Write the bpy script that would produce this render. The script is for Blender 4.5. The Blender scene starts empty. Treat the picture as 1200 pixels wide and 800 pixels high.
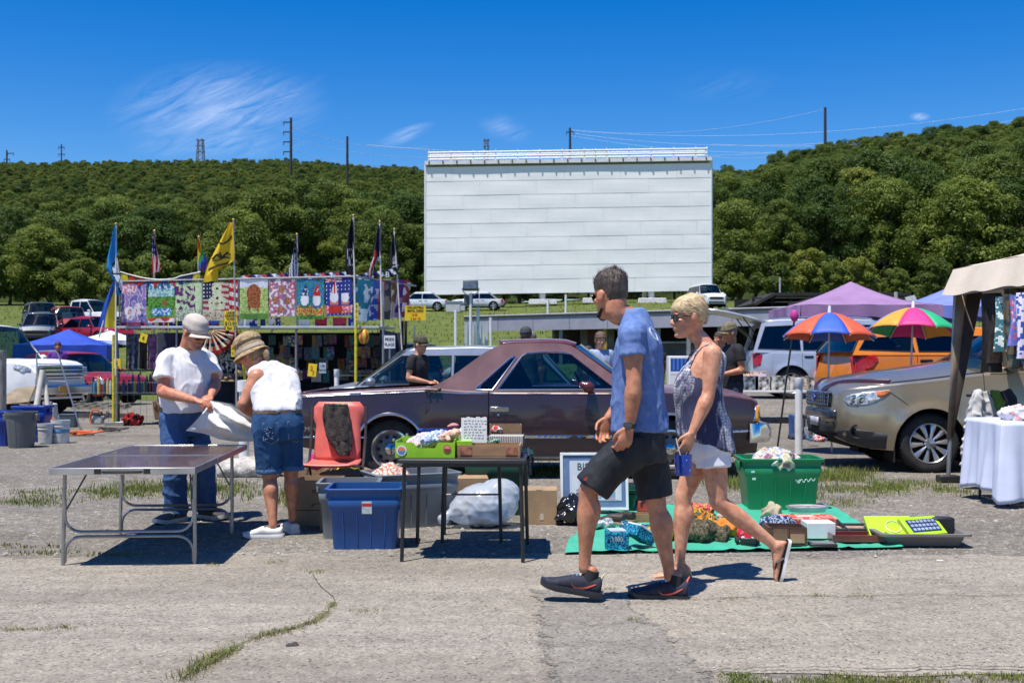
import bpy,bmesh,random
from math import*
import numpy as np
from mathutils import Vector,Matrix,noise
from mathutils.geometry import delaunay_2d_cdt
SC=bpy.context.scene
COL=SC.collection
R=radians
V=Vector
RNG=random.Random(7)
F,CX,HY,H=1333.0,600.0,418.0,1.32
cam_d=bpy.data.cameras.new('camera')
cam=bpy.data.objects.new('camera',cam_d)
COL.objects.link(cam)
cam.location=(0,0,H)
cam.rotation_euler=(R(90),0,0)
cam_d.sensor_width=36
cam_d.lens=F/1200*36
cam_d.shift_y=(HY-400)/1200
cam_d.clip_end=3000
cam_d.dof.use_dof=1
cam_d.dof.focus_distance=7.0
cam_d.dof.aperture_fstop=6.3
SC.camera=cam
LIGHT=V((.22,.25,-1.0)).normalized()
SUN_EL=asin(-LIGHT.z)
SUN_AZ=atan2(-LIGHT.x,-LIGHT.y)
wd=bpy.data.worlds.new('World')
SC.world=wd
wd.use_nodes=1
nt=wd.node_tree
nt.nodes.clear()
NW=nt.nodes.new
sky=NW('ShaderNodeTexSky')
sky.sky_type='NISHITA'
sky.sun_disc=0
sky.sun_elevation=SUN_EL
sky.sun_rotation=SUN_AZ
sky.altitude=0
sky.air_density=1.0
sky.dust_density=.15
sky.ozone_density=4.5
bgn=NW('ShaderNodeBackground')
bgn.inputs[1].default_value=.1
out=NW('ShaderNodeOutputWorld')
tc=NW('ShaderNodeTexCoord')
sep=NW('ShaderNodeSeparateXYZ')
nt.links.new(tc.outputs['Generated'],sep.inputs[0])
def wmath(op,a,b=None,c=None):
 n=NW('ShaderNodeMath');n.operation=op
 for i,s in enumerate((a,b,c)):
  if s is None:
   continue
  if isinstance(s,(int,float)):
   n.inputs[i].default_value=s
  else:
   nt.links.new(s,n.inputs[i])
 return n.outputs[0]
wy=wmath('MAXIMUM',sep.outputs[1],.02)
wu=wmath('DIVIDE',sep.outputs[0],wy)
wv=wmath('DIVIDE',sep.outputs[2],wy)
cloud=None
for(px,py,rx,ry,ang,amt)in[(255,128,140,62,.05,.46),(300,138,100,12,.55,.50),(250,168,120,24,.0,.34),(475,158,40,10,.35,.50),(592,150,38,18,-.3,.26),(850,100,70,24,.1,.10),(1078,137,14,6,.0,.6),(-420,60,260,60,.2,.5),(1700,40,300,70,-.2,.5)]:
 du=wmath('MULTIPLY',wmath('SUBTRACT',wu,(px-CX)/F),F);dv=wmath('MULTIPLY',wmath('SUBTRACT',wv,(HY-py)/F),F);a=wmath('ADD',wmath('MULTIPLY',du,cos(ang)),wmath('MULTIPLY',dv,sin(ang)));b=wmath('SUBTRACT',wmath('MULTIPLY',dv,cos(ang)),wmath('MULTIPLY',du,sin(ang)));a=wmath('DIVIDE',a,rx);b=wmath('DIVIDE',b,ry);q=wmath('SQRT',wmath('ADD',wmath('MULTIPLY',a,a),wmath('MULTIPLY',b,b)))
 m=wmath('MULTIPLY',wmath('MAXIMUM',wmath('SUBTRACT',1.0,q),.0),amt);cloud=m if cloud is None else wmath('MAXIMUM',cloud,m)
cmb=NW('ShaderNodeCombineXYZ')
nt.links.new(wmath('ADD',wmath('MULTIPLY',wu,26),wmath('MULTIPLY',wv,-14)),cmb.inputs[0])
nt.links.new(wmath('ADD',wmath('MULTIPLY',wv,95),wmath('MULTIPLY',wu,-34)),cmb.inputs[1])
wn=NW('ShaderNodeTexNoise')
wn.inputs['Scale'].default_value=1.0
wn.inputs['Detail'].default_value=7
wn.inputs['Roughness'].default_value=.62
wn.inputs['Distortion'].default_value=.9
nt.links.new(cmb.outputs[0],wn.inputs['Vector'])
cl=wmath('MULTIPLY',wmath('POWER',cloud,1.25),wmath('MAXIMUM',wmath('MULTIPLY',wmath('SUBTRACT',wn.outputs[0],.34),2.9),.0))
cl=wmath('MINIMUM',cl,.8)
mx=NW('ShaderNodeMixRGB')
nt.links.new(cl,mx.inputs[0])
hsv=NW('ShaderNodeHueSaturation')
hsv.inputs['Saturation'].default_value=1.47
hsv.inputs['Hue'].default_value=.512
hsv.inputs['Value'].default_value=.87
nt.links.new(sky.outputs[0],hsv.inputs['Color'])
nt.links.new(hsv.outputs[0],mx.inputs[1])
mx.inputs[2].default_value=(7.2,7.6,8.4,1)
nt.links.new(mx.outputs[0],bgn.inputs[0])
nt.links.new(bgn.outputs[0],out.inputs[0])
sun_d=bpy.data.lights.new('sun','SUN')
sun_d.energy=4.2
sun_d.angle=R(.53)
sun_d.color=(1.0,.955,.89)
sun=bpy.data.objects.new('sun',sun_d)
COL.objects.link(sun)
sun.rotation_euler=LIGHT.to_track_quat('-Z','Y').to_euler()
sun.location=(-10,-10,50)
vs=SC.view_settings
vs.view_transform='Standard'
vs.look='None'
vs.exposure=.72
vs.gamma=1.0
vs.use_curve_mapping=0
SC.cycles.max_bounces=6
SC.cycles.transparent_max_bounces=16
SC.cycles.use_denoising=1
def P(px,py,d):
 return V(((px-CX)/F*d,d,H+(HY-py)/F*d))
def gd(py):
 return F*H/(py-HY)
def G(px,py,z=.0):
 d=gd(py);return V(((px-CX)/F*d,d,z))
MATS={}
def srgb(c):
 return tuple((x/255/12.92)if x/255<=.04045 else((x/255+.055)/1.055)**2.4 for x in c)
def M(name,col=(.5,.5,.5),Q=.6,mt_=.0,var=.12,vs=5.0,bu_=.0,bs=60.0,co_=.0,spec=.5,col2=None,sub=.0,st_=(1,1,1),detail=4,emit=.0,lo=.35,hi=.65):
 if name in MATS:
  return MATS[name]
 m=bpy.data.materials.new(name);m.use_nodes=1;t=m.node_tree;b=t.nodes['Principled BSDF'];b.inputs['Roughness'].default_value=Q;b.inputs['Metallic'].default_value=mt_;b.inputs['Specular IOR Level'].default_value=spec;b.inputs['Coat Weight'].default_value=co_;b.inputs['Coat Roughness'].default_value=.06
 if sub:
  b.inputs['Subsurface Weight'].default_value=sub;b.inputs['Subsurface Radius'].default_value=(.02,.008,.004);b.inputs['Subsurface Scale'].default_value=.5
 tc=t.nodes.new('ShaderNodeTexCoord');mp=t.nodes.new('ShaderNodeMapping');mp.inputs['Scale'].default_value=st_;t.links.new(tc.outputs['Object'],mp.inputs[0])
 if var>0 or col2:
  n=t.nodes.new('ShaderNodeTexNoise');n.inputs['Scale'].default_value=vs;n.inputs['Detail'].default_value=detail;n.inputs['Roughness'].default_value=.6;t.links.new(mp.outputs[0],n.inputs['Vector']);r=t.nodes.new('ShaderNodeValToRGB');c2=col2 if col2 else tuple(max(0,x*(1-2*var))for x in col);c1=col if col2 else tuple(min(1,x*(1+var))for x in col);r.color_ramp.elements[0].position=lo
  r.color_ramp.elements[1].position=hi;r.color_ramp.elements[0].color=(*c2,1);r.color_ramp.elements[1].color=(*c1,1);t.links.new(n.outputs[0],r.inputs[0]);t.links.new(r.outputs[0],b.inputs['Base Color'])
 else:
  b.inputs['Base Color'].default_value=(*col,1)
 if bu_:
  n2=t.nodes.new('ShaderNodeTexNoise');n2.inputs['Scale'].default_value=bs;n2.inputs['Detail'].default_value=5;t.links.new(mp.outputs[0],n2.inputs['Vector']);bp=t.nodes.new('ShaderNodeBump');bp.inputs['Strength'].default_value=bu_;bp.inputs['Distance'].default_value=.02;t.links.new(n2.outputs[0],bp.inputs['Height']);t.links.new(bp.outputs[0],b.inputs['Normal'])
 MATS[name]=m;return m
def S(name,r,g,b,**k):
 return M(name,srgb((r,g,b)),**k)
def glass(name,tint=(.35,.5,.5),Q=.02,refl=.5):
 if name in MATS:
  return MATS[name]
 m=bpy.data.materials.new(name);m.use_nodes=1;t=m.node_tree;t.nodes.clear();o=t.nodes.new('ShaderNodeOutputMaterial');mx=t.nodes.new('ShaderNodeMixShader');tr=t.nodes.new('ShaderNodeBsdfTransparent');gl=t.nodes.new('ShaderNodeBsdfGlossy');lw=t.nodes.new('ShaderNodeFresnel');lw.inputs[0].default_value=1.5;tr.inputs[0].default_value=(*tint,1);gl.inputs['Roughness'].default_value=Q;ad=t.nodes.new('ShaderNodeMath')
 ad.operation='MULTIPLY_ADD';ad.inputs[1].default_value=1.0;ad.inputs[2].default_value=.03*refl*2;t.links.new(lw.outputs[0],ad.inputs[0]);t.links.new(ad.outputs[0],mx.inputs[0]);t.links.new(tr.outputs[0],mx.inputs[1]);t.links.new(gl.outputs[0],mx.inputs[2]);t.links.new(mx.outputs[0],o.inputs[0]);MATS[name]=m;return m
def print_mat(name='printed_cloth',Q=.75,trans=.0):
 if name in MATS:
  return MATS[name]
 m=bpy.data.materials.new(name);m.use_nodes=1;t=m.node_tree;b=t.nodes['Principled BSDF'];b.inputs['Roughness'].default_value=Q;a=t.nodes.new('ShaderNodeAttribute');a.attribute_name='Col';t.links.new(a.outputs['Color'],b.inputs['Base Color'])
 if trans:
  mx=t.nodes.new('ShaderNodeMixShader');tl=t.nodes.new('ShaderNodeBsdfTranslucent');t.links.new(a.outputs['Color'],tl.inputs[0]);mx.inputs[0].default_value=trans;t.links.new(b.outputs[0],mx.inputs[1]);t.links.new(tl.outputs[0],mx.inputs[2]);t.links.new(mx.outputs[0],t.nodes['Material Output'].inputs[0])
 MATS[name]=m;return m
WORLD_ROOT={}
def tag(o,lb=None,cat=None,gp_=None,kind=None):
 if lb:
  o['label']=lb
 if cat:
  o['category']=cat
 if gp_:
  o['group']=gp_
 if kind:
  o['kind']=kind
 return o
def Th(name,lb,cat,loc=(0,0,0),rz=.0,gp_=None,w_=1):
 o=bpy.data.objects.new(name,None);o.empty_display_size=.1;COL.objects.link(o);o.location=loc;o.rotation_euler=(0,0,rz);tag(o,lb,cat,gp_)
 if w_:
  WORLD_ROOT[o.name]=o
 return o
def lmesh(name,me,mat,pr_=None,lb=None):
 o=bpy.data.objects.new(name,me);COL.objects.link(o)
 if mat is not None:
  if isinstance(mat,(list,tuple)):
   for m in mat:
    me.materials.append(m)
  else:
   me.materials.append(mat)
 if pr_ is not None:
  o.parent=pr_
  if pr_.name in WORLD_ROOT:
   o.matrix_parent_inverse=pr_.matrix_basis.inverted()
 if lb:
  o['label']=lb
 return o
def cpt(ro,loc,rz=None,lb=None,gp_=None,scale=None):
 r=ro.copy();COL.objects.link(r);r.location=loc
 if rz is not None:
  r.rotation_euler=(0,0,rz)
 if scale is not None:
  r.scale=scale if isinstance(scale,(tuple,list))else(scale,)*3
 if lb:
  r['label']=lb
 if gp_:
  r['group']=gp_
 for ch in list(ro.children):
  c=ch.copy();COL.objects.link(c);c.parent=r
  for g in list(ch.children):
   e=g.copy();COL.objects.link(e);e.parent=c
 return r
def frame_of(d,up=V((0,0,1))):
 d=d.normalized()
 if abs(d.dot(up))>.98:
  up=V((0,1,0))
 u=d.cross(up).normalized();return u,u.cross(d).normalized()
def cat_(pts,n):
 a=[np.array(p,float)for p in pts]
 if len(a)<3:
  return[a[0]+(a[-1]-a[0])*i/n for i in range(n+1)]
 res=[]
 for i in range(len(a)-1):
  p1,p2=a[i],a[i+1];p0=a[i-1]if i>0 else 2*p1-p2;p3=a[i+2]if i+2<len(a)else 2*p2-p1
  for k in range(n):
   t=k/n;res.append(.5*(2*p1+(p2-p0)*t+(2*p0-5*p1+4*p2-p3)*t*t+(3*p1-p0-3*p2+p3)*t**3))
 res.append(a[-1]);return res
class MB:
 def __init__(s):
  s.v,s.f,s.m,s.c,s.mi=[],[],[],None,0
 def _add(s,vs_,fs):
  o=len(s.v);s.v+=[V(p)for p in vs_]
  for f in fs:
   s.f.append([o+i for i in f]);s.m.append(s.mi)
  return o
 def box(s,c,size,rot=None,taper=1.0):
  c=V(c);hx,hy,hz=size[0]/2,size[1]/2,size[2]/2;q=[]
  for z,k in((-hz,1.0),(hz,taper)):
   for x,y in((-hx,-hy),(hx,-hy),(hx,hy),(-hx,hy)):
    q.append(V((x*k,y*k,z)))
  if rot is not None:
   q=[rot@p for p in q]
  s._add([c+p for p in q],[(3,2,1,0),(4,5,6,7),(0,1,5,4),(1,2,6,5),(2,3,7,6),(3,0,4,7)]);return s
 def rings(s,rings,caps=1,closed=1):
  n=len(rings[0]);o=len(s.v);fs=[];vs_=[p for r in rings for p in r]
  for i in range(len(rings)-1):
   for j in range(n if closed else n-1):
    k=(j+1)%n;fs.append((i*n+j,i*n+k,(i+1)*n+k,(i+1)*n+j))
  if caps and closed:
   fs.append(tuple(range(n-1,-1,-1)));fs.append(tuple((len(rings)-1)*n+j for j in range(n)))
  s._add(vs_,fs);return s
 def tube(s,pts,r,n=8,caps=1,round_ends=0,flat=1.0,up=V((0,0,1))):
  pts=[V(p)for p in pts];rs=list(r)if isinstance(r,(list,tuple))else[r]*len(pts);ring=[];u=None
  for i,p in enumerate(pts):
   d=(pts[min(i+1,len(pts)-1)]-pts[max(i-1,0)])
   if d.length<1e-9:
    d=V((0,0,1))
   d.normalize()
   if u is None:
    u,w=frame_of(d,up)
   else:
    u=(u-d*u.dot(d));u=u.normalized()if u.length>1e-6 else frame_of(d)[0];w=u.cross(d).normalized()
   ring.append([p+(u*cos(2*pi*k/n)+w*sin(2*pi*k/n)*flat)*rs[i]for k in range(n)])
  if round_ends:
   d0=(pts[0]-pts[1]).normalized();d1=(pts[-1]-pts[-2]).normalized();pre=[]
   for a in(75,50,25):
    pre.append([pts[0]+(q-pts[0])*cos(R(a))+d0*rs[0]*sin(R(a))for q in ring[0]])
   post=[]
   for a in(25,50,75):
    post.append([pts[-1]+(q-pts[-1])*cos(R(a))+d1*rs[-1]*sin(R(a))for q in ring[-1]])
   ring=pre+ring+post
  return s.rings(ring,caps)
 def limb(s,pts,rs,n=14,sub=5,flat=1.0,up=V((0,0,1)),cut=0):
  q=cat_([(*p,r)for p,r in zip(pts,rs)],sub);return s.tube([V(a[:3])for a in q],[max(.002,a[3])for a in q],n,1,not cut,flat,up)
 def ell(s,c,r,rot=None,n=14,m=9):
  c=V(c);rg=[]
  for i in range(1,m):
   a=pi*i/m;ring=[]
   for j in range(n):
    b=2*pi*j/n;p=V((r[0]*sin(a)*cos(b),r[1]*sin(a)*sin(b),-r[2]*cos(a)));ring.append(c+(rot@p if rot is not None else p))
   rg.append(ring)
  return s.rings(rg)
 def lathe(s,prof,c=(0,0,0),n=24,rot=None,caps=1):
  c=V(c);rg=[]
  for(r,z)in prof:
   ring=[]
   for j in range(n):
    b=2*pi*j/n;p=V((r*cos(b),r*sin(b),z));ring.append(c+(rot@p if rot is not None else p))
   rg.append(ring)
  return s.rings(rg,caps)
 def prism(s,poly,axis='y',a=0,b=1):
  n=len(poly)
  def mk(p,t):
   return V((p[0],t,p[1]))if axis=='y' else(V((t,p[0],p[1]))if axis=='x' else V((p[0],p[1],t)))
  vs_=[mk(p,a)for p in poly]+[mk(p,b)for p in poly];fs=[tuple(range(n)),tuple(range(2*n-1,n-1,-1))]
  for i in range(n):
   j=(i+1)%n;fs.append((j,i,n+i,n+j))
  s._add(vs_,fs);return s
 def grid(s,fn,nu,nv,colfn=None):
  vs_=[fn(i/nu,j/nv)for j in range(nv+1)for i in range(nu+1)];w=nu+1;fs=[(j*w+i,j*w+i+1,(j+1)*w+i+1,(j+1)*w+i)for j in range(nv)for i in range(nu)];f0=len(s.f);s._add(vs_,fs)
  if colfn:
   if s.c is None:
    s.c={}
   k=f0
   for j in range(nv):
    for i in range(nu):
     s.c[k]=colfn((i+.5)/nu,(j+.5)/nv);k+=1
  return s
 def mesh(s,name):
  me=bpy.data.meshes.new(name);me.from_pydata([tuple(p)for p in s.v],[],s.f)
  if any(s.m):
   me.polygons.foreach_set('material_index',s.m)
  if s.c is not None:
   ca=me.color_attributes.new('Col','FLOAT_COLOR','CORNER');dat=[]
   for i,f in enumerate(s.f):
    c=s.c.get(i,(.8,.8,.8));dat+=[c[0],c[1],c[2],1.0]*len(f)
   ca.data.foreach_set('color',dat)
  me.update();return me
 def B(s,name,mat,pr_=None,sm_=1,bv=.0,lb=None,cat=None,gp_=None,kind=None,seg=2,so_=.0,sub=0,fix=1,ang=40,offs=0):
  if pr_ is None and kind!='structure':
   lo=V((min(p.x for p in s.v),min(p.y for p in s.v),min(p.z for p in s.v)));hi=V((max(p.x for p in s.v),max(p.y for p in s.v),max(p.z for p in s.v)));base=V(((lo.x+hi.x)/2,(lo.y+hi.y)/2,lo.z));s.v=[p-base for p in s.v]
  else:
   base=None
  me=s.mesh(name)
  if fix:
   bm=bmesh.new();bm.from_mesh(me);bmesh.ops.recalc_face_normals(bm,faces=bm.faces);bm.to_mesh(me);bm.free()
  if sm_:
   me.shade_smooth();me.set_sharp_from_angle(angle=R(ang))
  o=lmesh(name,me,mat,pr_)
  if base is not None:
   o.location=base
  if so_:
   md=o.modifiers.new('solid','SOLIDIFY');md.thickness=so_;md.offset=offs
  if bv:
   md=o.modifiers.new('bevel','BEVEL');md.width=bv;md.segments=seg;md.limit_method='ANGLE';md.angle_limit=R(35)
  if sub:
   md=o.modifiers.new('sub','SUBSURF');md.levels=md.render_levels=sub
  tag(o,lb,cat,gp_,kind);return o
 def remesh(s,name,mat,pr_=None,voxel=.01,smooth_it=4,disp=None,lb=None,adapt=.0):
  me=s.mesh(name+'_raw');o=bpy.data.objects.new('tmp',me);COL.objects.link(o);md=o.modifiers.new('r','REMESH');md.mode='VOXEL';md.voxel_size=voxel;md.adaptivity=adapt
  if smooth_it:
   m2=o.modifiers.new('s','SMOOTH');m2.factor=.5;m2.iterations=smooth_it
  dg=bpy.context.evaluated_depsgraph_get();dg.update();new=bpy.data.meshes.new_from_object(o.evaluated_get(dg));bpy.data.objects.remove(o);bpy.data.meshes.remove(me);new.name=name
  if disp:
   n=len(new.vertices);co=np.empty(n*3);no=np.empty(n*3);new.vertices.foreach_get('co',co);new.vertices.foreach_get('normal',no);co=co.reshape(-1,3);no=no.reshape(-1,3);off=np.array([disp(V(c),V(k))for c,k in zip(co,no)]);co=co+no*off[:,None];new.vertices.foreach_set('co',co.ravel());new.update()
  new.shade_smooth();return lmesh(name,new,mat,pr_,lb)
def text(body,size,loc,mat,pr_,rot=(R(90),0,0),name='lettering',depth=.001,align='CENTER',xs=1.0,lb=None,bold=.0):
 cu=bpy.data.curves.new(name,'FONT');cu.body=body;cu.size=size;cu.align_x=align;cu.align_y='CENTER';cu.extrude=depth;cu.offset=bold;cu.resolution_u=2;o=bpy.data.objects.new('t',cu);COL.objects.link(o);dg=bpy.context.evaluated_depsgraph_get();me=bpy.data.meshes.new_from_object(o.evaluated_get(dg));bpy.data.objects.remove(o);bpy.data.curves.remove(cu)
 mt=Matrix.Translation(V(loc))@(rot.to_matrix().to_4x4()if hasattr(rot,'to_matrix')and not isinstance(rot,Matrix)else(rot.to_4x4()if isinstance(rot,Matrix)else __import__('mathutils').Euler(rot).to_matrix().to_4x4()))@Matrix.Diagonal((xs,1,1,1));me.transform(mt);return lmesh(name,me,mat,pr_,lb)
def rotz(a):
 return Matrix.Rotation(a,3,'Z')
def rx(a):
 return Matrix.Rotation(a,3,'X')
def ry(a):
 return Matrix.Rotation(a,3,'Y')
def ins(p,poly):
 x,y=p;r=0;j=len(poly)-1
 for i in range(len(poly)):
  xi,yi=poly[i];xj,yj=poly[j]
  if(yi>y)!=(yj>y)and x<(xj-xi)*(y-yi)/(yj-yi)+xi:
   r=not r
  j=i
 return r
def plate2d(outline,holes=(),step=.1):
 vs_,es=[],[]
 def add(poly):
  o=len(vs_);q=[]
  for i in range(len(poly)):
   a,b=V(poly[i]),V(poly[(i+1)%len(poly)]);k=max(1,int((b-a).length/step));q+=[a+(b-a)*t/k for t in range(k)]
  vs_.extend(q);es.extend((o+i,o+(i+1)%len(q))for i in range(len(q)))
 add(outline)
 for h in holes:
  add(h)
 xs=[p[0]for p in outline];ys=[p[1]for p in outline];x=min(xs)+step*.5
 while x<max(xs):
  y=min(ys)+step*.5
  while y<max(ys):
   if ins((x,y),outline)and not any(ins((x,y),h)for h in holes):
    vs_.append(V((x,y)))
   y+=step
  x+=step
 r=delaunay_2d_cdt([V((p[0],p[1]))for p in vs_],es,[],0,1e-5);fs=[]
 for f in r[2]:
  c=sum((r[0][i]for i in f),V((0,0)))/len(f)
  if ins(c,outline)and not any(ins(c,h)for h in holes):
   fs.append(list(f))
 return r[0],fs
def itp(tab,x):
 if x<=tab[0][0]:
  return tab[0][1]
 for(a,b),(c,d)in zip(tab,tab[1:]):
  if x<=c:
   return b+(d-b)*(x-a)/(c-a)if c>a else d
 return tab[-1][1]
def nz(p,s=1.0,o=.0):
 return noise.noise(V((p[0]*s+o,p[1]*s+o*.7,p[2]*s-o)))
# ================================================================ SETTING
def hump(x):
 t=max(.0,min(1.0,(x+.5)/4.5));return .42*t*t*(3-2*t)
def zg(x,y):
 if y<34:
  t=max(.0,min(1.0,(y-18)/6));return hump(x)*t*t*(3-2*t)
 if y<42:
  return hump(x)+.095*(y-34)**2/16
 if y<95:
  return hump(x)+.095*(y-38)
 z=hump(x)+.095*57+(y-95)*.06;az=x/y;e=itp([(-.9,.163),(-.45,.163),(-.2,.166),(-.05,.156),(.16,.146),(.2,.147),(.28,.168),(.36,.180),(.45,.189),(.9,.20)],az);y0,y1=128.0,itp([(-.1,430),(.2,260)],az);t=(y-y0)/(y1-y0)
 if t>0:
  zr=e*y1;zb=hump(x)+.095*57+(y0-95)*.06
  if t<1:
   s=t**.92;z=zb+(zr-zb)*s
  else:
   z=zr+(y-y1)*.02
 return z
def ground_material():
 m=bpy.data.materials.new('gravel_ground');m.use_nodes=1;t=m.node_tree;b=t.nodes['Principled BSDF'];b.inputs['Roughness'].default_value=.92;b.inputs['Specular IOR Level'].default_value=.2;tc=t.nodes.new('ShaderNodeTexCoord')
 def noise_(sc,det=4,Q=.6,st_=None):
  n=t.nodes.new('ShaderNodeTexNoise');n.inputs['Scale'].default_value=sc;n.inputs['Detail'].default_value=det;n.inputs['Roughness'].default_value=Q
  if st_:
   mp=t.nodes.new('ShaderNodeMapping');mp.inputs['Scale'].default_value=st_;t.links.new(tc.outputs['Object'],mp.inputs[0]);t.links.new(mp.outputs[0],n.inputs['Vector'])
  else:
   t.links.new(tc.outputs['Object'],n.inputs['Vector'])
  return n.outputs[0]
 def ramp(src,stops):
  r=t.nodes.new('ShaderNodeValToRGB')
  while len(r.color_ramp.elements)<len(stops):
   r.color_ramp.elements.new(.5)
  for e,(p,c)in zip(r.color_ramp.elements,stops):
   e.position=p;e.color=(*c,1)
  t.links.new(src,r.inputs[0]);return r.outputs[0]
 def mix(a,bb,f,mode='MIX'):
  x=t.nodes.new('ShaderNodeMixRGB');x.blend_type=mode
  if isinstance(f,float):
   x.inputs[0].default_value=f
  else:
   t.links.new(f,x.inputs[0])
  t.links.new(a,x.inputs[1])
  if isinstance(bb,tuple):
   x.inputs[2].default_value=(*bb,1)
  else:
   t.links.new(bb,x.inputs[2])
  return x.outputs[0]
 big=ramp(noise_(.55,5,.62,(.6,1.6,1)),[(.3,(.172,.159,.140)),(.5,(.236,.219,.194)),(.7,(.30,.278,.243))]);st=t.nodes.new('ShaderNodeTexVoronoi');st.inputs['Scale'].default_value=55;t.links.new(tc.outputs['Object'],st.inputs['Vector']);stone=ramp(st.outputs['Color'],[(.0,(.30,.28,.26)),(.35,(.8,.78,.74)),(.75,(1.05,1.02,.98)),(1.0,(1.75,1.68,1.55))]);c=mix(big,stone,.85,'MULTIPLY')
 st2=t.nodes.new('ShaderNodeTexVoronoi');st2.inputs['Scale'].default_value=19;t.links.new(tc.outputs['Object'],st2.inputs['Vector']);c=mix(c,ramp(st2.outputs['Color'],[(.1,(.62,.61,.60)),(.6,(1,1,1)),(.95,(1.3,1.28,1.22))]),.6,'MULTIPLY');fine=ramp(noise_(150,3),[(.3,(.6,.6,.6)),(.7,(1.3,1.3,1.3))]);c=mix(c,fine,.7,'MULTIPLY');moss=ramp(noise_(.9,5,.7,(.5,1.8,1)),[(.54,(0,0,0)),(.70,(1,1,1))])
 c=mix(c,(.16,.15,.075),mix(moss,(.35,.35,.35),1.0,'MULTIPLY'));t.links.new(c,b.inputs['Base Color']);bp=t.nodes.new('ShaderNodeBump');bp.inputs['Strength'].default_value=.9;bp.inputs['Distance'].default_value=.012;ad=t.nodes.new('ShaderNodeMath');ad.operation='ADD';t.links.new(st.outputs['Distance'],ad.inputs[0]);t.links.new(noise_(90,4),ad.inputs[1]);t.links.new(ad.outputs[0],bp.inputs['Height'])
 t.links.new(bp.outputs[0],b.inputs['Normal']);return m
def lane_material(name,c_lo,c_mid,c_hi,crack=0,fade=0):
 m=bpy.data.materials.new(name);m.use_nodes=1;t=m.node_tree;b=t.nodes['Principled BSDF'];b.inputs['Roughness'].default_value=.88;b.inputs['Specular IOR Level'].default_value=.25;tc=t.nodes.new('ShaderNodeTexCoord')
 def noise_(sc,det=4,Q=.6,st=(1,1,1)):
  mp=t.nodes.new('ShaderNodeMapping');mp.inputs['Scale'].default_value=st;t.links.new(tc.outputs['Object'],mp.inputs[0]);n=t.nodes.new('ShaderNodeTexNoise');n.inputs['Scale'].default_value=sc;n.inputs['Detail'].default_value=det;n.inputs['Roughness'].default_value=Q;t.links.new(mp.outputs[0],n.inputs['Vector']);return n.outputs[0]
 def ramp(src,stops):
  r=t.nodes.new('ShaderNodeValToRGB')
  while len(r.color_ramp.elements)<len(stops):
   r.color_ramp.elements.new(.5)
  for e,(p,c)in zip(r.color_ramp.elements,stops):
   e.position=p;e.color=(*c,1)
  t.links.new(src,r.inputs[0]);return r.outputs[0]
 def mul(a,bb,f=1.0):
  x=t.nodes.new('ShaderNodeMixRGB');x.blend_type='MULTIPLY';x.inputs[0].default_value=f;t.links.new(a,x.inputs[1]);t.links.new(bb,x.inputs[2]);return x.outputs[0]
 c=ramp(noise_(.8,6,.65,(.45,1.5,1)),[(.30,c_lo),(.5,c_mid),(.72,c_hi)]);c=mul(c,ramp(noise_(9,5,.7),[(.3,(.78,.78,.78)),(.6,(1.08,1.08,1.08))]),.8);c=mul(c,ramp(noise_(1.7,7,.72,(.8,1.3,1)),[(.28,(.66,.66,.68)),(.42,(1,1,1)),(.62,(1,1,1)),(.74,(1.14,1.12,1.08))]),.9);c=mul(c,ramp(noise_(.9,3,.5,(.25,3.5,1)),[(.35,(.86,.86,.87)),(.5,(1,1,1))]),.8);vo=t.nodes.new('ShaderNodeTexVoronoi')
 vo.inputs['Scale'].default_value=85;t.links.new(tc.outputs['Object'],vo.inputs['Vector']);c=mul(c,ramp(vo.outputs['Color'],[(.05,(.30,.30,.32)),(.28,(.86,.86,.86)),(.75,(1.05,1.05,1.03)),(1.0,(1.6,1.55,1.45))]),1.0)
 if crack:
  vc=t.nodes.new('ShaderNodeTexVoronoi');vc.feature='DISTANCE_TO_EDGE';vc.inputs['Scale'].default_value=.55;mp=t.nodes.new('ShaderNodeMapping');wn_=t.nodes.new('ShaderNodeTexNoise');wn_.inputs['Scale'].default_value=3.0;wn_.inputs['Detail'].default_value=6;t.links.new(tc.outputs['Object'],wn_.inputs['Vector']);va=t.nodes.new('ShaderNodeVectorMath');va.operation='MULTIPLY_ADD';va.inputs[1].default_value=(.5,.5,.5)
  t.links.new(wn_.outputs['Color'],va.inputs[0]);t.links.new(tc.outputs['Object'],va.inputs[2]);t.links.new(va.outputs[0],vc.inputs['Vector']);c=mul(c,ramp(vc.outputs['Distance'],[(.0,(.35,.33,.30)),(.006,(.75,.74,.72)),(.014,(1,1,1))]),.75)
 t.links.new(c,b.inputs['Base Color']);bp=t.nodes.new('ShaderNodeBump');bp.inputs['Strength'].default_value=.8;bp.inputs['Distance'].default_value=.008;t.links.new(noise_(130,4,.7),bp.inputs['Height']);t.links.new(bp.outputs[0],b.inputs['Normal'])
 if fade:
  at=t.nodes.new('ShaderNodeAttribute');at.attribute_name='Col';ad=t.nodes.new('ShaderNodeMath');ad.operation='MULTIPLY_ADD';ad.inputs[1].default_value=1.5;t.links.new(noise_(6,6,.75),ad.inputs[0]);t.links.new(at.outputs['Fac'],ad.inputs[2]);rr_=ramp(ad.outputs[0],[(.86,(0,0,0)),(1.0,(1,1,1))]);ms=t.nodes.new('ShaderNodeMixShader');tr=t.nodes.new('ShaderNodeBsdfTransparent');t.links.new(rr_,ms.inputs[0])
  t.links.new(tr.outputs[0],ms.inputs[1]);t.links.new(b.outputs[0],ms.inputs[2]);t.links.new(ms.outputs[0],t.nodes['Material Output'].inputs[0])
 return m
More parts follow.
